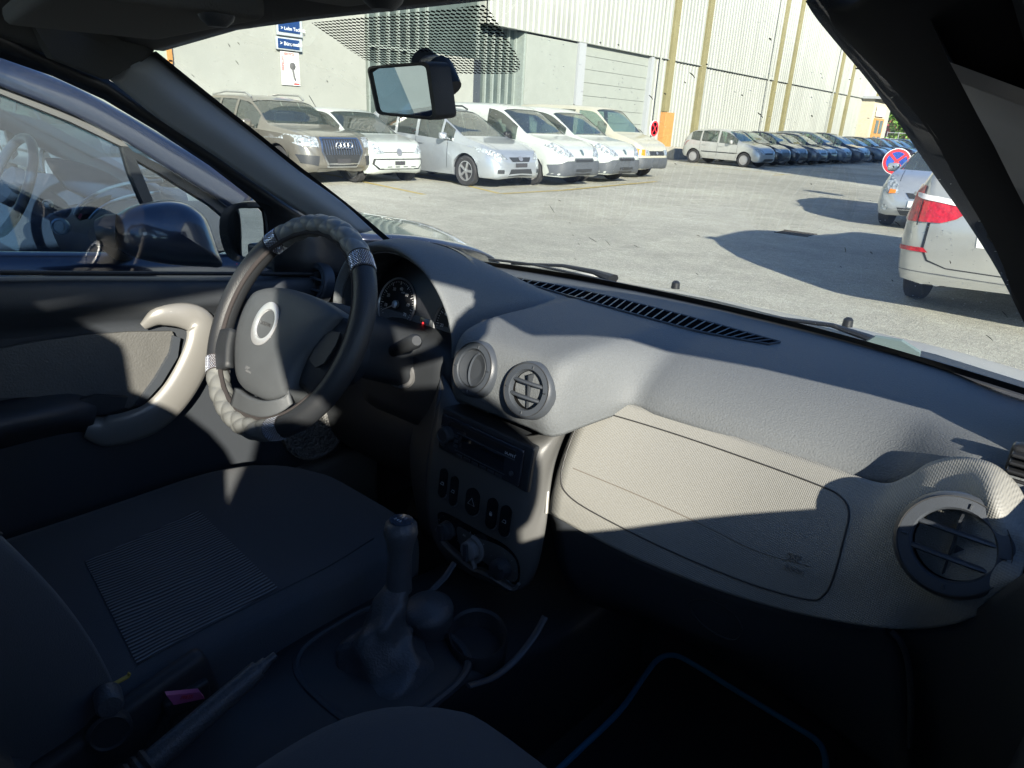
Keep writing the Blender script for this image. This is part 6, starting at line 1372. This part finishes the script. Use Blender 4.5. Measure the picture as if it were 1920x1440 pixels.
# ------------------------------------------------------------------ steering wheel
WC = Vector((-.36, .65, 1.09)); tl = math.radians(30); wn = Vector((0, -math.cos(tl), math.sin(tl))); wx = Vector((1, 0, 0)); wy = wn.cross(wx); wy = wy if wy.z > 0 else -wy
RR = .190
def wang(px, py):
    p = PL(px, py, WC, wn)-WC; return math.atan2(p.dot(wy), p.dot(wx))
def rim_section(a0, a1, rad, n, f=None, mod=None, nk=28):
    rows = []
    for i in range(n+1):
        a = a0+(a1-a0)*i/n; c = WC+(wx*math.cos(a)+wy*math.sin(a))*RR; o = (wx*math.cos(a)+wy*math.sin(a)); ring = []
        for k in range(nk):
            b = 2*PI*k/nk; r = rad*(f(a, b) if f else 1); ring.append(c+o*math.cos(b)*r*.92+wn*math.sin(b)*r)
        rows.append(ring)
    return rows
M_wleather = mat('wheel_leather', (.020, .022, .025), .48, bump=('noise', 500, .0006))
M_quilt = mat('quilted_leather', (.150, .155, .150), .42, bump=('noise', 900, .0003))
M_felt = mat('felt_edge', (.035, .030, .030), .95, bump=('noise', 1500, .0008))
M_stone = mat('rhinestone', (.75, .80, .90), .08, metal=.6, coat=1)
M_band = mat('band_cloth', (.05, .042, .042), .6)
sw = None
m = MB(); m.grid(rim_section(0, 2*PI*79/80, .0165, 79), closed=False)
rs = rim_section(0, 2*PI, .0165, 90); m = MB(); m.grid(rs, closed=True); sw = m.build('steering_wheel', M_wleather, own, auto=80)
aTL = wang(520, 441); aTR = wang(668, 505); aBR = wang(523, 795); aBL = wang(397, 692)
if aTL < aTR: aTL += 2*PI
def quilt(a, b):
    u = a*RR/.012; v = b*.0195/.0115
    s = abs(math.sin(u+v*.5*PI/2))*abs(math.sin(u-v*.5*PI/2)); return 1.0+.15*s**.6-.07
def cover(name, a0, a1, mt, f=None, rad=.0205, n=140):
    m = MB(); R = rim_section(a0, a1, rad, n, f, nk=48); m.grid(R, closed=True); m.add(R[0], [tuple(range(48))[::-1]]); m.add(R[-1], [tuple(range(48))]); return m.build(name, mt, sw, auto=80)
hw_ = .085
def norm(a, lo): 
    while a < lo: a += 2*PI
    return a
# going counter-clockwise (seen by the driver) from the right hand top band
t0 = aTR; t1 = norm(aTL, t0); t2 = norm(aBL, t1); t3 = norm(aBR, t2)
cover('cover_top', t0+hw_, t1-hw_, M_quilt, quilt, n=260); cover('cover_left', t1+hw_, t2-hw_, M_wleather, None, n=60)
cover('cover_bottom', t2+hw_, t3-hw_, M_quilt, quilt, n=260); cover('cover_right', t3+hw_, t0+2*PI-hw_, M_wleather, lambda a, b: 1+.004*math.sin(a*7+b), n=90)
for tb in (t0, t1, t2, t3):
    bd = cover('rhinestone_band', tb-hw_*.97, tb+hw_*.97, M_band, None, rad=.0211, n=16)
    for s in (-1, 1):
        m = MB(); R = rim_section(tb+s*hw_*.98, tb+s*hw_*.98+.012, .0222, 2); m.grid(R, closed=True); m.build('stitched_edge', M_felt, bd)
    m = MB(); rnd = random.Random(2)
    for i in range(10):
        for k in range(34):
            a = tb-hw_*.86+hw_*1.72*i/9; b = 2*PI*(k+.5*(i % 2))/34+rnd.uniform(-.02, .02); o = wx*math.cos(a)+wy*math.sin(a); nn_ = (o*math.cos(b)*.92+wn*math.sin(b)); c = WC+o*RR+nn_*.0214
            t_ = nn_.orthogonal().normalized(); s_ = nn_.cross(t_); r_ = .00125
            j = [rnd.uniform(-.15, .15) for _ in range(4)]
            m.add([c+t_*r_, c+s_*r_, c-t_*r_, c-s_*r_, c+nn_*r_*(.7+j[0])+t_*r_*(.3+j[1]), c+nn_*r_*.8+s_*r_*(.3+j[2]), c+nn_*r_*.7-t_*r_*.35, c+nn_*r_*.8-s_*r_*(.35+j[3])], [(0, 1, 5, 4), (1, 2, 6, 5), (2, 3, 7, 6), (3, 0, 4, 7), (4, 5, 6, 7)])
    st_ = m.build('rhinestones', M_stone, bd, smooth=False); st_['kind'] = 'stuff'
# felt edging on the inside of the cover
m = MB()
for sg in (1,):
    m.tube([WC+(wx*math.cos(a)+wy*math.sin(a))*(RR-.0175)+wn*.0085 for a in [2*PI*k/120 for k in range(120)]], .0042, 8, closed=True)
m.build('cover_edge', M_felt, sw)
# hub and spokes
M_hub = mat('hub_plastic', (.075, .082, .088), .5, bump=('noise', 900, .0005), vary=.06, vscale=20)
off0 = .018
hubpx = [(470, 552), (487, 541), (512, 537), (548, 541), (592, 556), (622, 572), (632, 588), (622, 606), (596, 640), (570, 672), (552, 705), (544, 728), (530, 742), (500, 750), (474, 741), (452, 727), (441, 705), (438, 668), (441, 625), (452, 585)]
ho = spline([PL(x, y, WC, wn, 0)+wn*0 for x, y in hubpx], 3, closed=True)
ho = [PL(x, y, WC+wn*off0, wn) for x, y in [(p.x, p.y) for p in spline([(a, b, 0) for a, b in hubpx], 3, closed=True)]]
hc = sum(ho, Vector())/len(ho)
def ring(s, o): return [hc+(p-hc)*s+wn*o for p in ho]
m = MB(); hr_ = [ring(.97, -.045), ring(1.0, -.012), ring(.99, -.004), ring(.96, .002), ring(.85, .0085), ring(.65, .013), ring(.4, .0155), ring(.15, .016), ring(.01, .016)]
m.grid(hr_, closed=True); hub = m.build('airbag_cover', M_hub, sw, auto=60)
vsb = [p for r in hr_ for p in r]; nC = len(ho); bvh = BVHTree.FromPolygons(vsb, [(i*nC+j, i*nC+(j+1) % nC, (i+1)*nC+(j+1) % nC, (i+1)*nC+j) for i in range(len(hr_)-1) for j in range(nC)])
def hs(px, py, o=.0): 
    q = onsurf(bvh, px, py, o); return q if q is not None else PL(px, py, WC+wn*.03, wn, o)
ec = hs(497, 607); ey = hs(504, 566)-ec; ex_ = hs(523, 598)-ec; ey = wy; rx = .033; ry = .040
m = MB(); N = 40; ro = [ec+wn*.0015+wx*rx*math.cos(2*PI*k/N)+wy*ry*math.sin(2*PI*k/N) for k in range(N)]
def er(s, t, dx, o): return [ec+wn*o+wx*(rx*s*math.cos(2*PI*k/N)+dx)+wy*ry*t*math.sin(2*PI*k/N) for k in range(N)]
m.grid([er(1.0, 1.0, 0, -.001), er(1.0, 1.0, 0, .0018), er(.95, .95, 0, .0028), er(.74, .68, .003, .0024), er(.70, .64, .003, -.001)], closed=True); m.build('emblem_ring', mat('emblem_silver', (.55, .56, .57), .28, metal=.55), sw)
text('lettering', 'LOGAN', ec+wn*.0012+wx*.003, wx, wy, .0062, mat('emb_letter', (.05, .05, .052), .4), sw, .0004, 'CENTER', .03)
text('lettering', 'SRP', hs(464, 690, .0006), wx, wy, .0055, mat('hub_letter', (.13, .135, .14), .4), sw, .0003, 'CENTER', .02); text('lettering', 'AIRBAG', hs(466, 697, .0006), wx, wy, .0036, MATS['hub_letter'], sw, .0003, 'CENTER', .02)
def spoke(pl, nm, mt, o0=.012, th=-.022):
    m = MB(); m.prism([PL(x, y, WC+wn*o0, wn) for x, y in pl], wn*th); return m.build(nm, mt, sw, auto=30)
def spoke2(rows, nm, mt): m = MB(); m.grid(netgrid([[PL(x, y, WC+wn*o, wn) for x, y, o in r] for r in rows], 4, 4)); return m.build(nm, mt, sw, solid=.015, auto=70, fix=False)
spoke2([[(455, 728, .008), (475, 742, .014), (502, 750, .016), (528, 744, .014), (545, 728, .008)], [(450, 745, .004), (472, 757, .009), (500, 764, .011), (526, 758, .009), (548, 742, .004)], [(446, 758, -.002), (470, 770, .003), (500, 778, .005), (528, 772, .003), (552, 755, -.002)]], 'lower_spoke', M_hub)
spoke2([[(628, 590, .006), (612, 618, .010), (590, 650, .012), (568, 680, .010), (550, 712, .006)], [(652, 598, .002), (636, 628, .006), (614, 662, .008), (590, 695, .006), (568, 728, .002)], [(678, 600, -.004), (664, 640, .000), (640, 684, .002), (614, 722, .000), (588, 752, -.004)]], 'right_spoke', M_vdk)
spoke2([[(446, 620, .004), (440, 650, .006), (438, 690, .004)], [(432, 622, .0), (424, 655, .002), (422, 695, .0)], [(420, 625, -.004), (410, 660, -.002), (405, 700, -.004)]], 'left_spoke', M_vdk)
m = MB(); m.prism([PL(x, y, WC+wn*.012, wn) for x, y in [(598, 636), (625, 622), (640, 625), (632, 648), (610, 682), (594, 690), (582, 676)]], wn*.003); bt_ = m.build('spoke_buttons', M_vdk, sw, auto=30)
m = MB(); m.tube([hc-wn*.02, hc-wn*.10+V(0, .06, -.01)], [.05, .06], 20); m.build('hub_back', M_vdk, sw)

# ------------------------------------------------------------------ dark blue car parked alongside
XB = -1.50
nb = empty('neighbouring_car', (XB-.85, 1.0, 0)); tag(nb, 'dark blue car parked alongside, its interior visible through the side window', 'car')
P_blue = mat('paint_metallic_navy', (.020, .026, .046), .28, metal=.3, coat=1.0, vary=.05, vscale=3)
M_bint = mat('neighbour_interior', (.030, .045, .075), .6)
bn = Vector((1, 0, .14)).normalized(); bp0 = Vector((XB, 1.0, 1.0))
def B_(px, py, o=0.0): return PL(px, py, bp0, bn, o)
def bprism(pl, nm, mt, o=0.0, th=.03, par=None, auto=30): m = MB(); m.prism([B_(x, y, o) for x, y in pl], -bn*th); return m.build(nm, mt, par or nb, auto=auto)
topl = [(-260, 20), (-120, 68), (0, 113), (133, 167), (233, 220), (333, 277), (433, 330), (478, 358)]
botl = [(-260, 75), (-120, 120), (0, 162), (133, 214), (222, 259), (305, 310), (400, 370), (440, 398)]
mids = [((a[0]+b[0])/2, (a[1]+b[1])/2) for a, b in zip(topl, botl)]
m = MB(); m.grid(netgrid([[B_(x, y, -.05) for x, y in topl], [B_(x, y, -.012) for x, y in [(a[0]*.75+b[0]*.25, a[1]*.75+b[1]*.25) for a, b in zip(topl, botl)]], [B_(x, y, .0) for x, y in mids], [B_(x, y, -.004) for x, y in botl]], 4, 4)); m.build('windscreen_pillar', P_blue, nb, solid=.03, auto=70)
sl_ = [(a[0]*.55+b[0]*.45, a[1]*.55+b[1]*.45) for a, b in zip(topl, botl)]
m = MB(); m.tube([B_(x, y, .002) for x, y in sl_], .0035, 6); m.build('pillar_seam', M_black, nb)
bprism([(-260, 75), (0, 162), (133, 214), (226, 262), (240, 275), (226, 274), (130, 228), (0, 176), (-260, 90)], 'window_trim', mat('trim_warm_grey', (.11, .105, .10), .5), .004, .02)
bprism([(226, 262), (248, 283), (287, 377), (300, 400), (285, 402), (268, 380), (243, 322)], 'quarter_divider', M_black, .002, .03)
bprism([(248, 283), (300, 308), (400, 370), (440, 398), (450, 440), (436, 440), (428, 412), (396, 385), (300, 325), (256, 300)], 'quarter_frame', M_black, .0, .03)
bprism([(-300, 468), (0, 471), (200, 476), (440, 484), (440, 497), (200, 494), (0, 491), (-300, 489)], 'belt_seal', M_black, .006, .03)
dr = [[B_(x, 490, o) for x, o in ((-300, 0), (0, 0), (250, 0), (450, 0), (560, -.02), (700, -.06))], [B_(x, 500, o+.022) for x, o in ((-300, 0), (0, 0), (250, 0), (450, 0), (570, -.02), (720, -.06))], [B_(x, 530, o+.03) for x, o in ((-300, 0), (0, 0), (250, 0), (450, 0), (570, -.02), (720, -.06))], [B_(x, 640, o+.05) for x, o in ((-300, 0), (0, 0), (250, 0), (450, 0), (570, -.02), (720, -.06))], [B_(x, 900, o-.02) for x, o in ((-300, 0), (0, 0), (250, 0), (450, 0), (570, -.02), (720, -.06))]]
m = MB(); m.grid(netgrid(dr, 4, 4)); m.build('door', P_blue, nb, solid=.03, auto=70)
# front wing and bonnet
wg = [[B_(478, 358, -.05), B_(520, 400, -.10), B_(600, 450, -.2), B_(680, 480, -.3)], [B_(440, 398, -.004), B_(480, 425, -.01), B_(560, 470, -.04), B_(660, 500, -.10)], [B_(440, 440, .006), B_(480, 455, .006), B_(560, 495, -.01), B_(660, 530, -.06)], [B_(440, 500, .012), B_(500, 510, .012), B_(580, 540, .0), B_(690, 580, -.05)]]
m = MB(); m.grid(netgrid(wg, 4, 4)); m.build('front_wing', P_blue, nb, solid=.02, auto=70)
# windscreen and roof surfaces running across to the far side
ws = []
for x, y in topl:
    a = B_(x, y, -.055); ws.append([a, a+V(-.30, .02, .035), a+V(-.72, .04, .050), a+V(-1.14, .02, .035), a+V(-1.44, 0, 0)])
k_ = 2
m = MB(); m.grid(netgrid(ws[:k_+1], 4, 4)); m.build('roof', P_blue, nb, auto=70)
m = MB(); m.grid(netgrid(ws[k_:], 4, 4)); m.build('windscreen', G_car, nb, auto=70)
# panes
G_nb = glassmat('neighbour_glass', (.36, .50, .62), 0.0, 1.5, .05, dust_haze=.004)
m = MB(); m.add([B_(x, y, -.014) for x, y in [(-300, 85), (0, 170), (133, 222), (230, 268), (280, 400), (300, 478), (0, 474), (-300, 470)]], [tuple(range(8))]); m.build('side_window', G_nb, nb, smooth=False)
m = MB(); m.add([B_(x, y, -.014) for x, y in [(250, 290), (300, 320), (400, 378), (438, 410), (440, 486), (305, 480)]], [tuple(range(6))]); m.build('quarter_window', G_nb, nb, smooth=False)
# interior: dashboard, binnacle, console arcs, steering wheel, ignition, far pillar
dd_ = [[V(-1.58, 1.62, .99), V(-1.9, 1.66, 1.02), V(-2.3, 1.67, 1.03), V(-2.85, 1.62, .99)], [V(-1.58, 1.3, 1.0), V(-1.9, 1.3, 1.03), V(-2.3, 1.3, 1.04), V(-2.85, 1.3, 1.0)], [V(-1.58, 1.12, .98), V(-1.9, 1.10, 1.01), V(-2.3, 1.08, 1.02), V(-2.85, 1.10, .98)], [V(-1.58, 1.08, .90), V(-1.9, 1.05, .92), V(-2.3, 1.0, .93), V(-2.85, 1.05, .90)], [V(-1.58, 1.14, .62), V(-1.9, 1.12, .62), V(-2.3, 1.05, .62), V(-2.85, 1.12, .62)]]
m = MB(); m.grid(netgrid(dd_, 5, 5)); m.build('dashboard', M_bint, nb, solid=.02, auto=70)
def X_(px, py, x): return P(px, py, 'x', x)
bi = [[X_(83, 296, -2.30), X_(95, 318, -2.28), X_(110, 338, -2.26), X_(126, 356, -2.24)], [X_(110, 297, -2.28), X_(130, 320, -2.22), X_(148, 348, -2.18), X_(165, 372, -2.16)], [X_(160, 308, -2.22), X_(180, 330, -2.15), X_(195, 352, -2.12), X_(205, 372, -2.10)], [X_(205, 326, -2.15), X_(220, 342, -2.1), X_(232, 355, -2.08), X_(240, 368, -2.06)], [X_(245, 352, -2.1), X_(250, 360, -2.06), X_(255, 365, -2.05), X_(258, 372, -2.04)]]
m = MB(); m.grid(netgrid(bi, 4, 4)); m.build('instrument_hood', M_bint, nb, solid=.01, auto=70)
M_nsil = mat('neighbour_silver', (.40, .42, .42), .3, metal=.5)
m = MB(); m.tube(spline([X_(140, 402, -2.02), X_(150, 385, -2.0), X_(172, 368, -1.98), X_(205, 353, -1.95), X_(245, 343, -1.92), X_(305, 338, -1.86)], 5), .006, 8); m.tube(spline([X_(168, 410, -2.0), X_(182, 395, -1.98), X_(210, 378, -1.95), X_(250, 366, -1.90), X_(300, 360, -1.85)], 5), .005, 8); m.build('console_arc', M_nsil, nb)
m = MB(); m.prism([X_(142, 404, -2.01), X_(160, 386, -2.0), X_(190, 372, -1.97), X_(210, 366, -1.96), (X_(205, 378, -1.96)), X_(180, 394, -1.98), X_(166, 410, -2.0), X_(150, 414, -2.01)], V(-.02, 0, 0)); cp = m.build('console_panel', M_gloss, nb)
m = MB(); m.prism([X_(146, 408, -2.0), X_(150, 400, -2.0), X_(154, 402, -2.0), X_(150, 411, -2.0)], V(.002, 0, 0)); m.build('red_button', mat('red_btn', (.6, .06, .08), .4), cp)
for k in range(4):
    m = MB(); m.prism([X_(160+k*9, 398-k*6, -2.0+k*.006), X_(165+k*9, 393-k*5, -2.0+k*.006), X_(169+k*9, 397-k*6, -2.0+k*.006), X_(164+k*9, 403-k*6, -2.0+k*.006)], V(.002, 0, 0)); m.build('button', M_steel, cp)
wc2 = X_(18, 348, -2.42); n2 = Vector((0, -.9, .43)).normalized(); y2 = n2.cross(Vector((1, 0, 0))); y2 = y2 if y2.z > 0 else -y2
m = MB(); m.tube([wc2+Vector((1, 0, 0))*.185*math.cos(a)+y2*.185*math.sin(a) for a in [2*PI*k/60 for k in range(60)]], .017, 14, closed=True); w2 = m.build('steering_wheel', mat('neighbour_wheel', (.05, .065, .09), .35), nb, auto=80)
m = MB(); m.lathe([(.075, -.02), (.07, .01), (.04, .025), (0, .03)], wc2, n2, 24); m.tube([wc2-V(.17, 0, 0), wc2+V(.17, 0, 0)], .02, 8); m.build('hub', M_bint, w2)
m = MB(); m.tube([X_(85, 368, -2.25), X_(110, 390, -2.22), X_(128, 400, -2.2)], [.03, .035, .02], 12); m.build('column_shroud', M_bint, nb)
for (x, y, r) in ((113, 425, .030), (89, 383, .016)):
    c = X_(x, y, -2.16); m = MB(); m.lathe([(r, -.01), (r, .004), (r*.8, .007), (r*.7, .002), (r*.5, .002), (r*.5, .008), (0, .008)], c, (.8, -.6, .1), 24); m.build('ignition_lock', M_nsil, nb)
m = MB(); m.prism([X_(x, y, -2.92) for x, y in [(-120, 170), (85, 228), (240, 314), (360, 382), (330, 392), (215, 336), (105, 292), (30, 252), (-120, 205)]], V(-.04, 0, 0)); m.build('far_pillar', M_bint, nb)
m = MB(); m.prism([X_(x, y, -2.90) for x, y in [(10, 242), (27, 252), (34, 290), (24, 300), (17, 270)]], V(-.03, 0, 0)); m.build('far_divider', M_black, nb)
m = MB(); m.prism([V(-2.92, -.6, 1.20), V(-2.92, .9, 1.15), V(-2.92, 1.7, 1.03), V(-2.92, 1.8, .4), V(-2.92, -.6, .4)], V(-.04, 0, 0)); m.build('far_door', M_bint, nb)
for cx in (-1.95, -2.6):
    m = MB(); m.box((cx, .25, .70), (.5, .55, .18), bev=.06); m.box((cx, -.08, 1.0), (.48, .16, .68), rot=Matrix.Rotation(.25, 3, 'X'), bev=.06); m.build('front_seat', M_seatfar, nb)
m = MB(); m.box((XB-.72, .6, .35), (1.3, 3.6, .1)); m.build('floor_pan', M_under, nb)
for (x, y) in ((XB-.05, 2.3), (XB-1.35, 2.3), (XB-.05, -.5), (XB-1.35, -.5)):
    m = MB(); m.lathe([(.18, -.1), (.29, -.1), (.31, -.06), (.31, .06), (.29, .1), (.18, .1)], (x, y, .31), (1, 0, 0), 26); m.build('wheel', M_tyre, nb)
bo = [[V(XB-.1, 1.75, .96), V(XB-.75, 1.85, 1.0), V(XB-1.4, 1.75, .96)], [V(XB-.06, 2.2, .90), V(XB-.75, 2.3, .95), V(XB-1.44, 2.2, .90)], [V(XB-.12, 2.65, .76), V(XB-.75, 2.8, .82), V(XB-1.38, 2.65, .76)], [V(XB-.2, 2.8, .5), V(XB-.75, 2.95, .5), V(XB-1.3, 2.8, .5)]]
m = MB(); m.grid(netgrid(bo, 5, 5)); m.build('bonnet', P_blue, nb, auto=70, solid=.01)
# its door mirror
mo = [(213, 432), (220, 405), (245, 387), (285, 377), (325, 375), (358, 385), (385, 408), (400, 445), (412, 480), (418, 500), (395, 500), (350, 498), (300, 492), (255, 480), (225, 462)]
mc2 = P(315, 440, 'x', -1.22); vn = (CAM-mc2).normalized(); vn = (vn+V(.0, .35, .05)).normalized()
mo = spline([PL(x, y, mc2, vn) for x, y in mo], 3, closed=True); c2 = sum(mo, Vector())/len(mo)
rg_ = lambda s, o: [c2+(p-c2)*s+vn*o for p in mo]
m = MB(); m.grid([rg_(.80, -.075), rg_(.96, -.055), rg_(1.0, -.02), rg_(.985, .0), rg_(.92, .022), rg_(.80, .040), rg_(.62, .054), rg_(.42, .062), rg_(.2, .066), rg_(.01, .067)], closed=True); bm_ = m.build('door_mirror', P_blue, nb, auto=80)
m = MB(); lo_ = [(218, 440), (260, 452), (310, 462), (360, 475), (400, 496), (350, 500), (300, 496), (255, 484), (226, 466)]
q = MB(); m.tube([PL(190, 432, mc2, vn, -.03), PL(205, 432, mc2, vn, -.02), PL(222, 434, mc2, vn, -.012)], [.030, .042, .046], 18); m.tube([PL(195, 440, mc2, vn, -.03), B_(230, 470, .01)], [.028, .035], 12); m.build('mirror_foot', M_black, bm_)

# ------------------------------------------------------------------ the photographer, standing at the passenger side behind the camera
def person(loc):
    root = empty('person', loc); tag(root, 'person in dark clothes standing at the passenger side, leaning in with a phone', 'person')
    J = {'pel': (0, 0, .95), 'sp': (-.02, .03, 1.15), 'ch': (-.06, .07, 1.36), 'nk': (-.10, .0, 1.55), 'hd': (-.13, -.05, 1.69), 'ht': (-.13, -.06, 1.83),
         'lh': (.09, .08, .92), 'lk': (.12, .12, .50), 'la': (.12, .10, .09), 'lt': (.0, .22, .04), 'rh': (-.07, -.10, .92), 'rk': (-.06, -.10, .50), 'ra': (-.02, -.14, .09), 'rt': (-.14, -.02, .04),
         'ls': (.02, .12, 1.55), 'le': (-.12, .24, 1.29), 'lw': (-.34, .14, 1.44), 'rs': (-.02, -.28, 1.485), 're': (.0, -.33, 1.31), 'rw': (-.32, .04, 1.44)}
    E_ = [('pel', 'sp'), ('sp', 'ch'), ('ch', 'nk'), ('nk', 'hd'), ('hd', 'ht'), ('pel', 'lh'), ('lh', 'lk'), ('lk', 'la'), ('la', 'lt'), ('pel', 'rh'), ('rh', 'rk'), ('rk', 'ra'), ('ra', 'rt'), ('ch', 'ls'), ('ls', 'le'), ('le', 'lw'), ('ch', 'rs'), ('rs', 're'), ('re', 'rw')]
    Rr = {'pel': .15, 'sp': .15, 'ch': .175, 'nk': .07, 'hd': .11, 'ht': .085, 'lh': .095, 'rh': .095, 'lk': .062, 'rk': .062, 'la': .045, 'ra': .045, 'lt': .035, 'rt': .035, 'ls': .085, 'rs': .135, 'le': .06, 're': .135, 'lw': .03, 'rw': .03}
    ks = list(J); me = bpy.data.meshes.new('body'); me.from_pydata([J[k] for k in ks], [(ks.index(a), ks.index(b)) for a, b in E_], []); o = bpy.data.objects.new('body', me); COL.objects.link(o); o.parent = root
    md = o.modifiers.new('skin', 'SKIN'); md.use_smooth_shade = True
    for i, k in enumerate(ks): me.skin_vertices[0].data[i].radius = (Rr[k], Rr[k])
    me.skin_vertices[0].data[0].use_root = True; o.modifiers.new('sub', 'SUBSURF').levels = 2; o.modifiers['sub'].render_levels = 2
    me.materials.append(mat('dark_clothes', (.04, .045, .06), .9))
    return root
pr_ = person((1.13, -.13, 0))
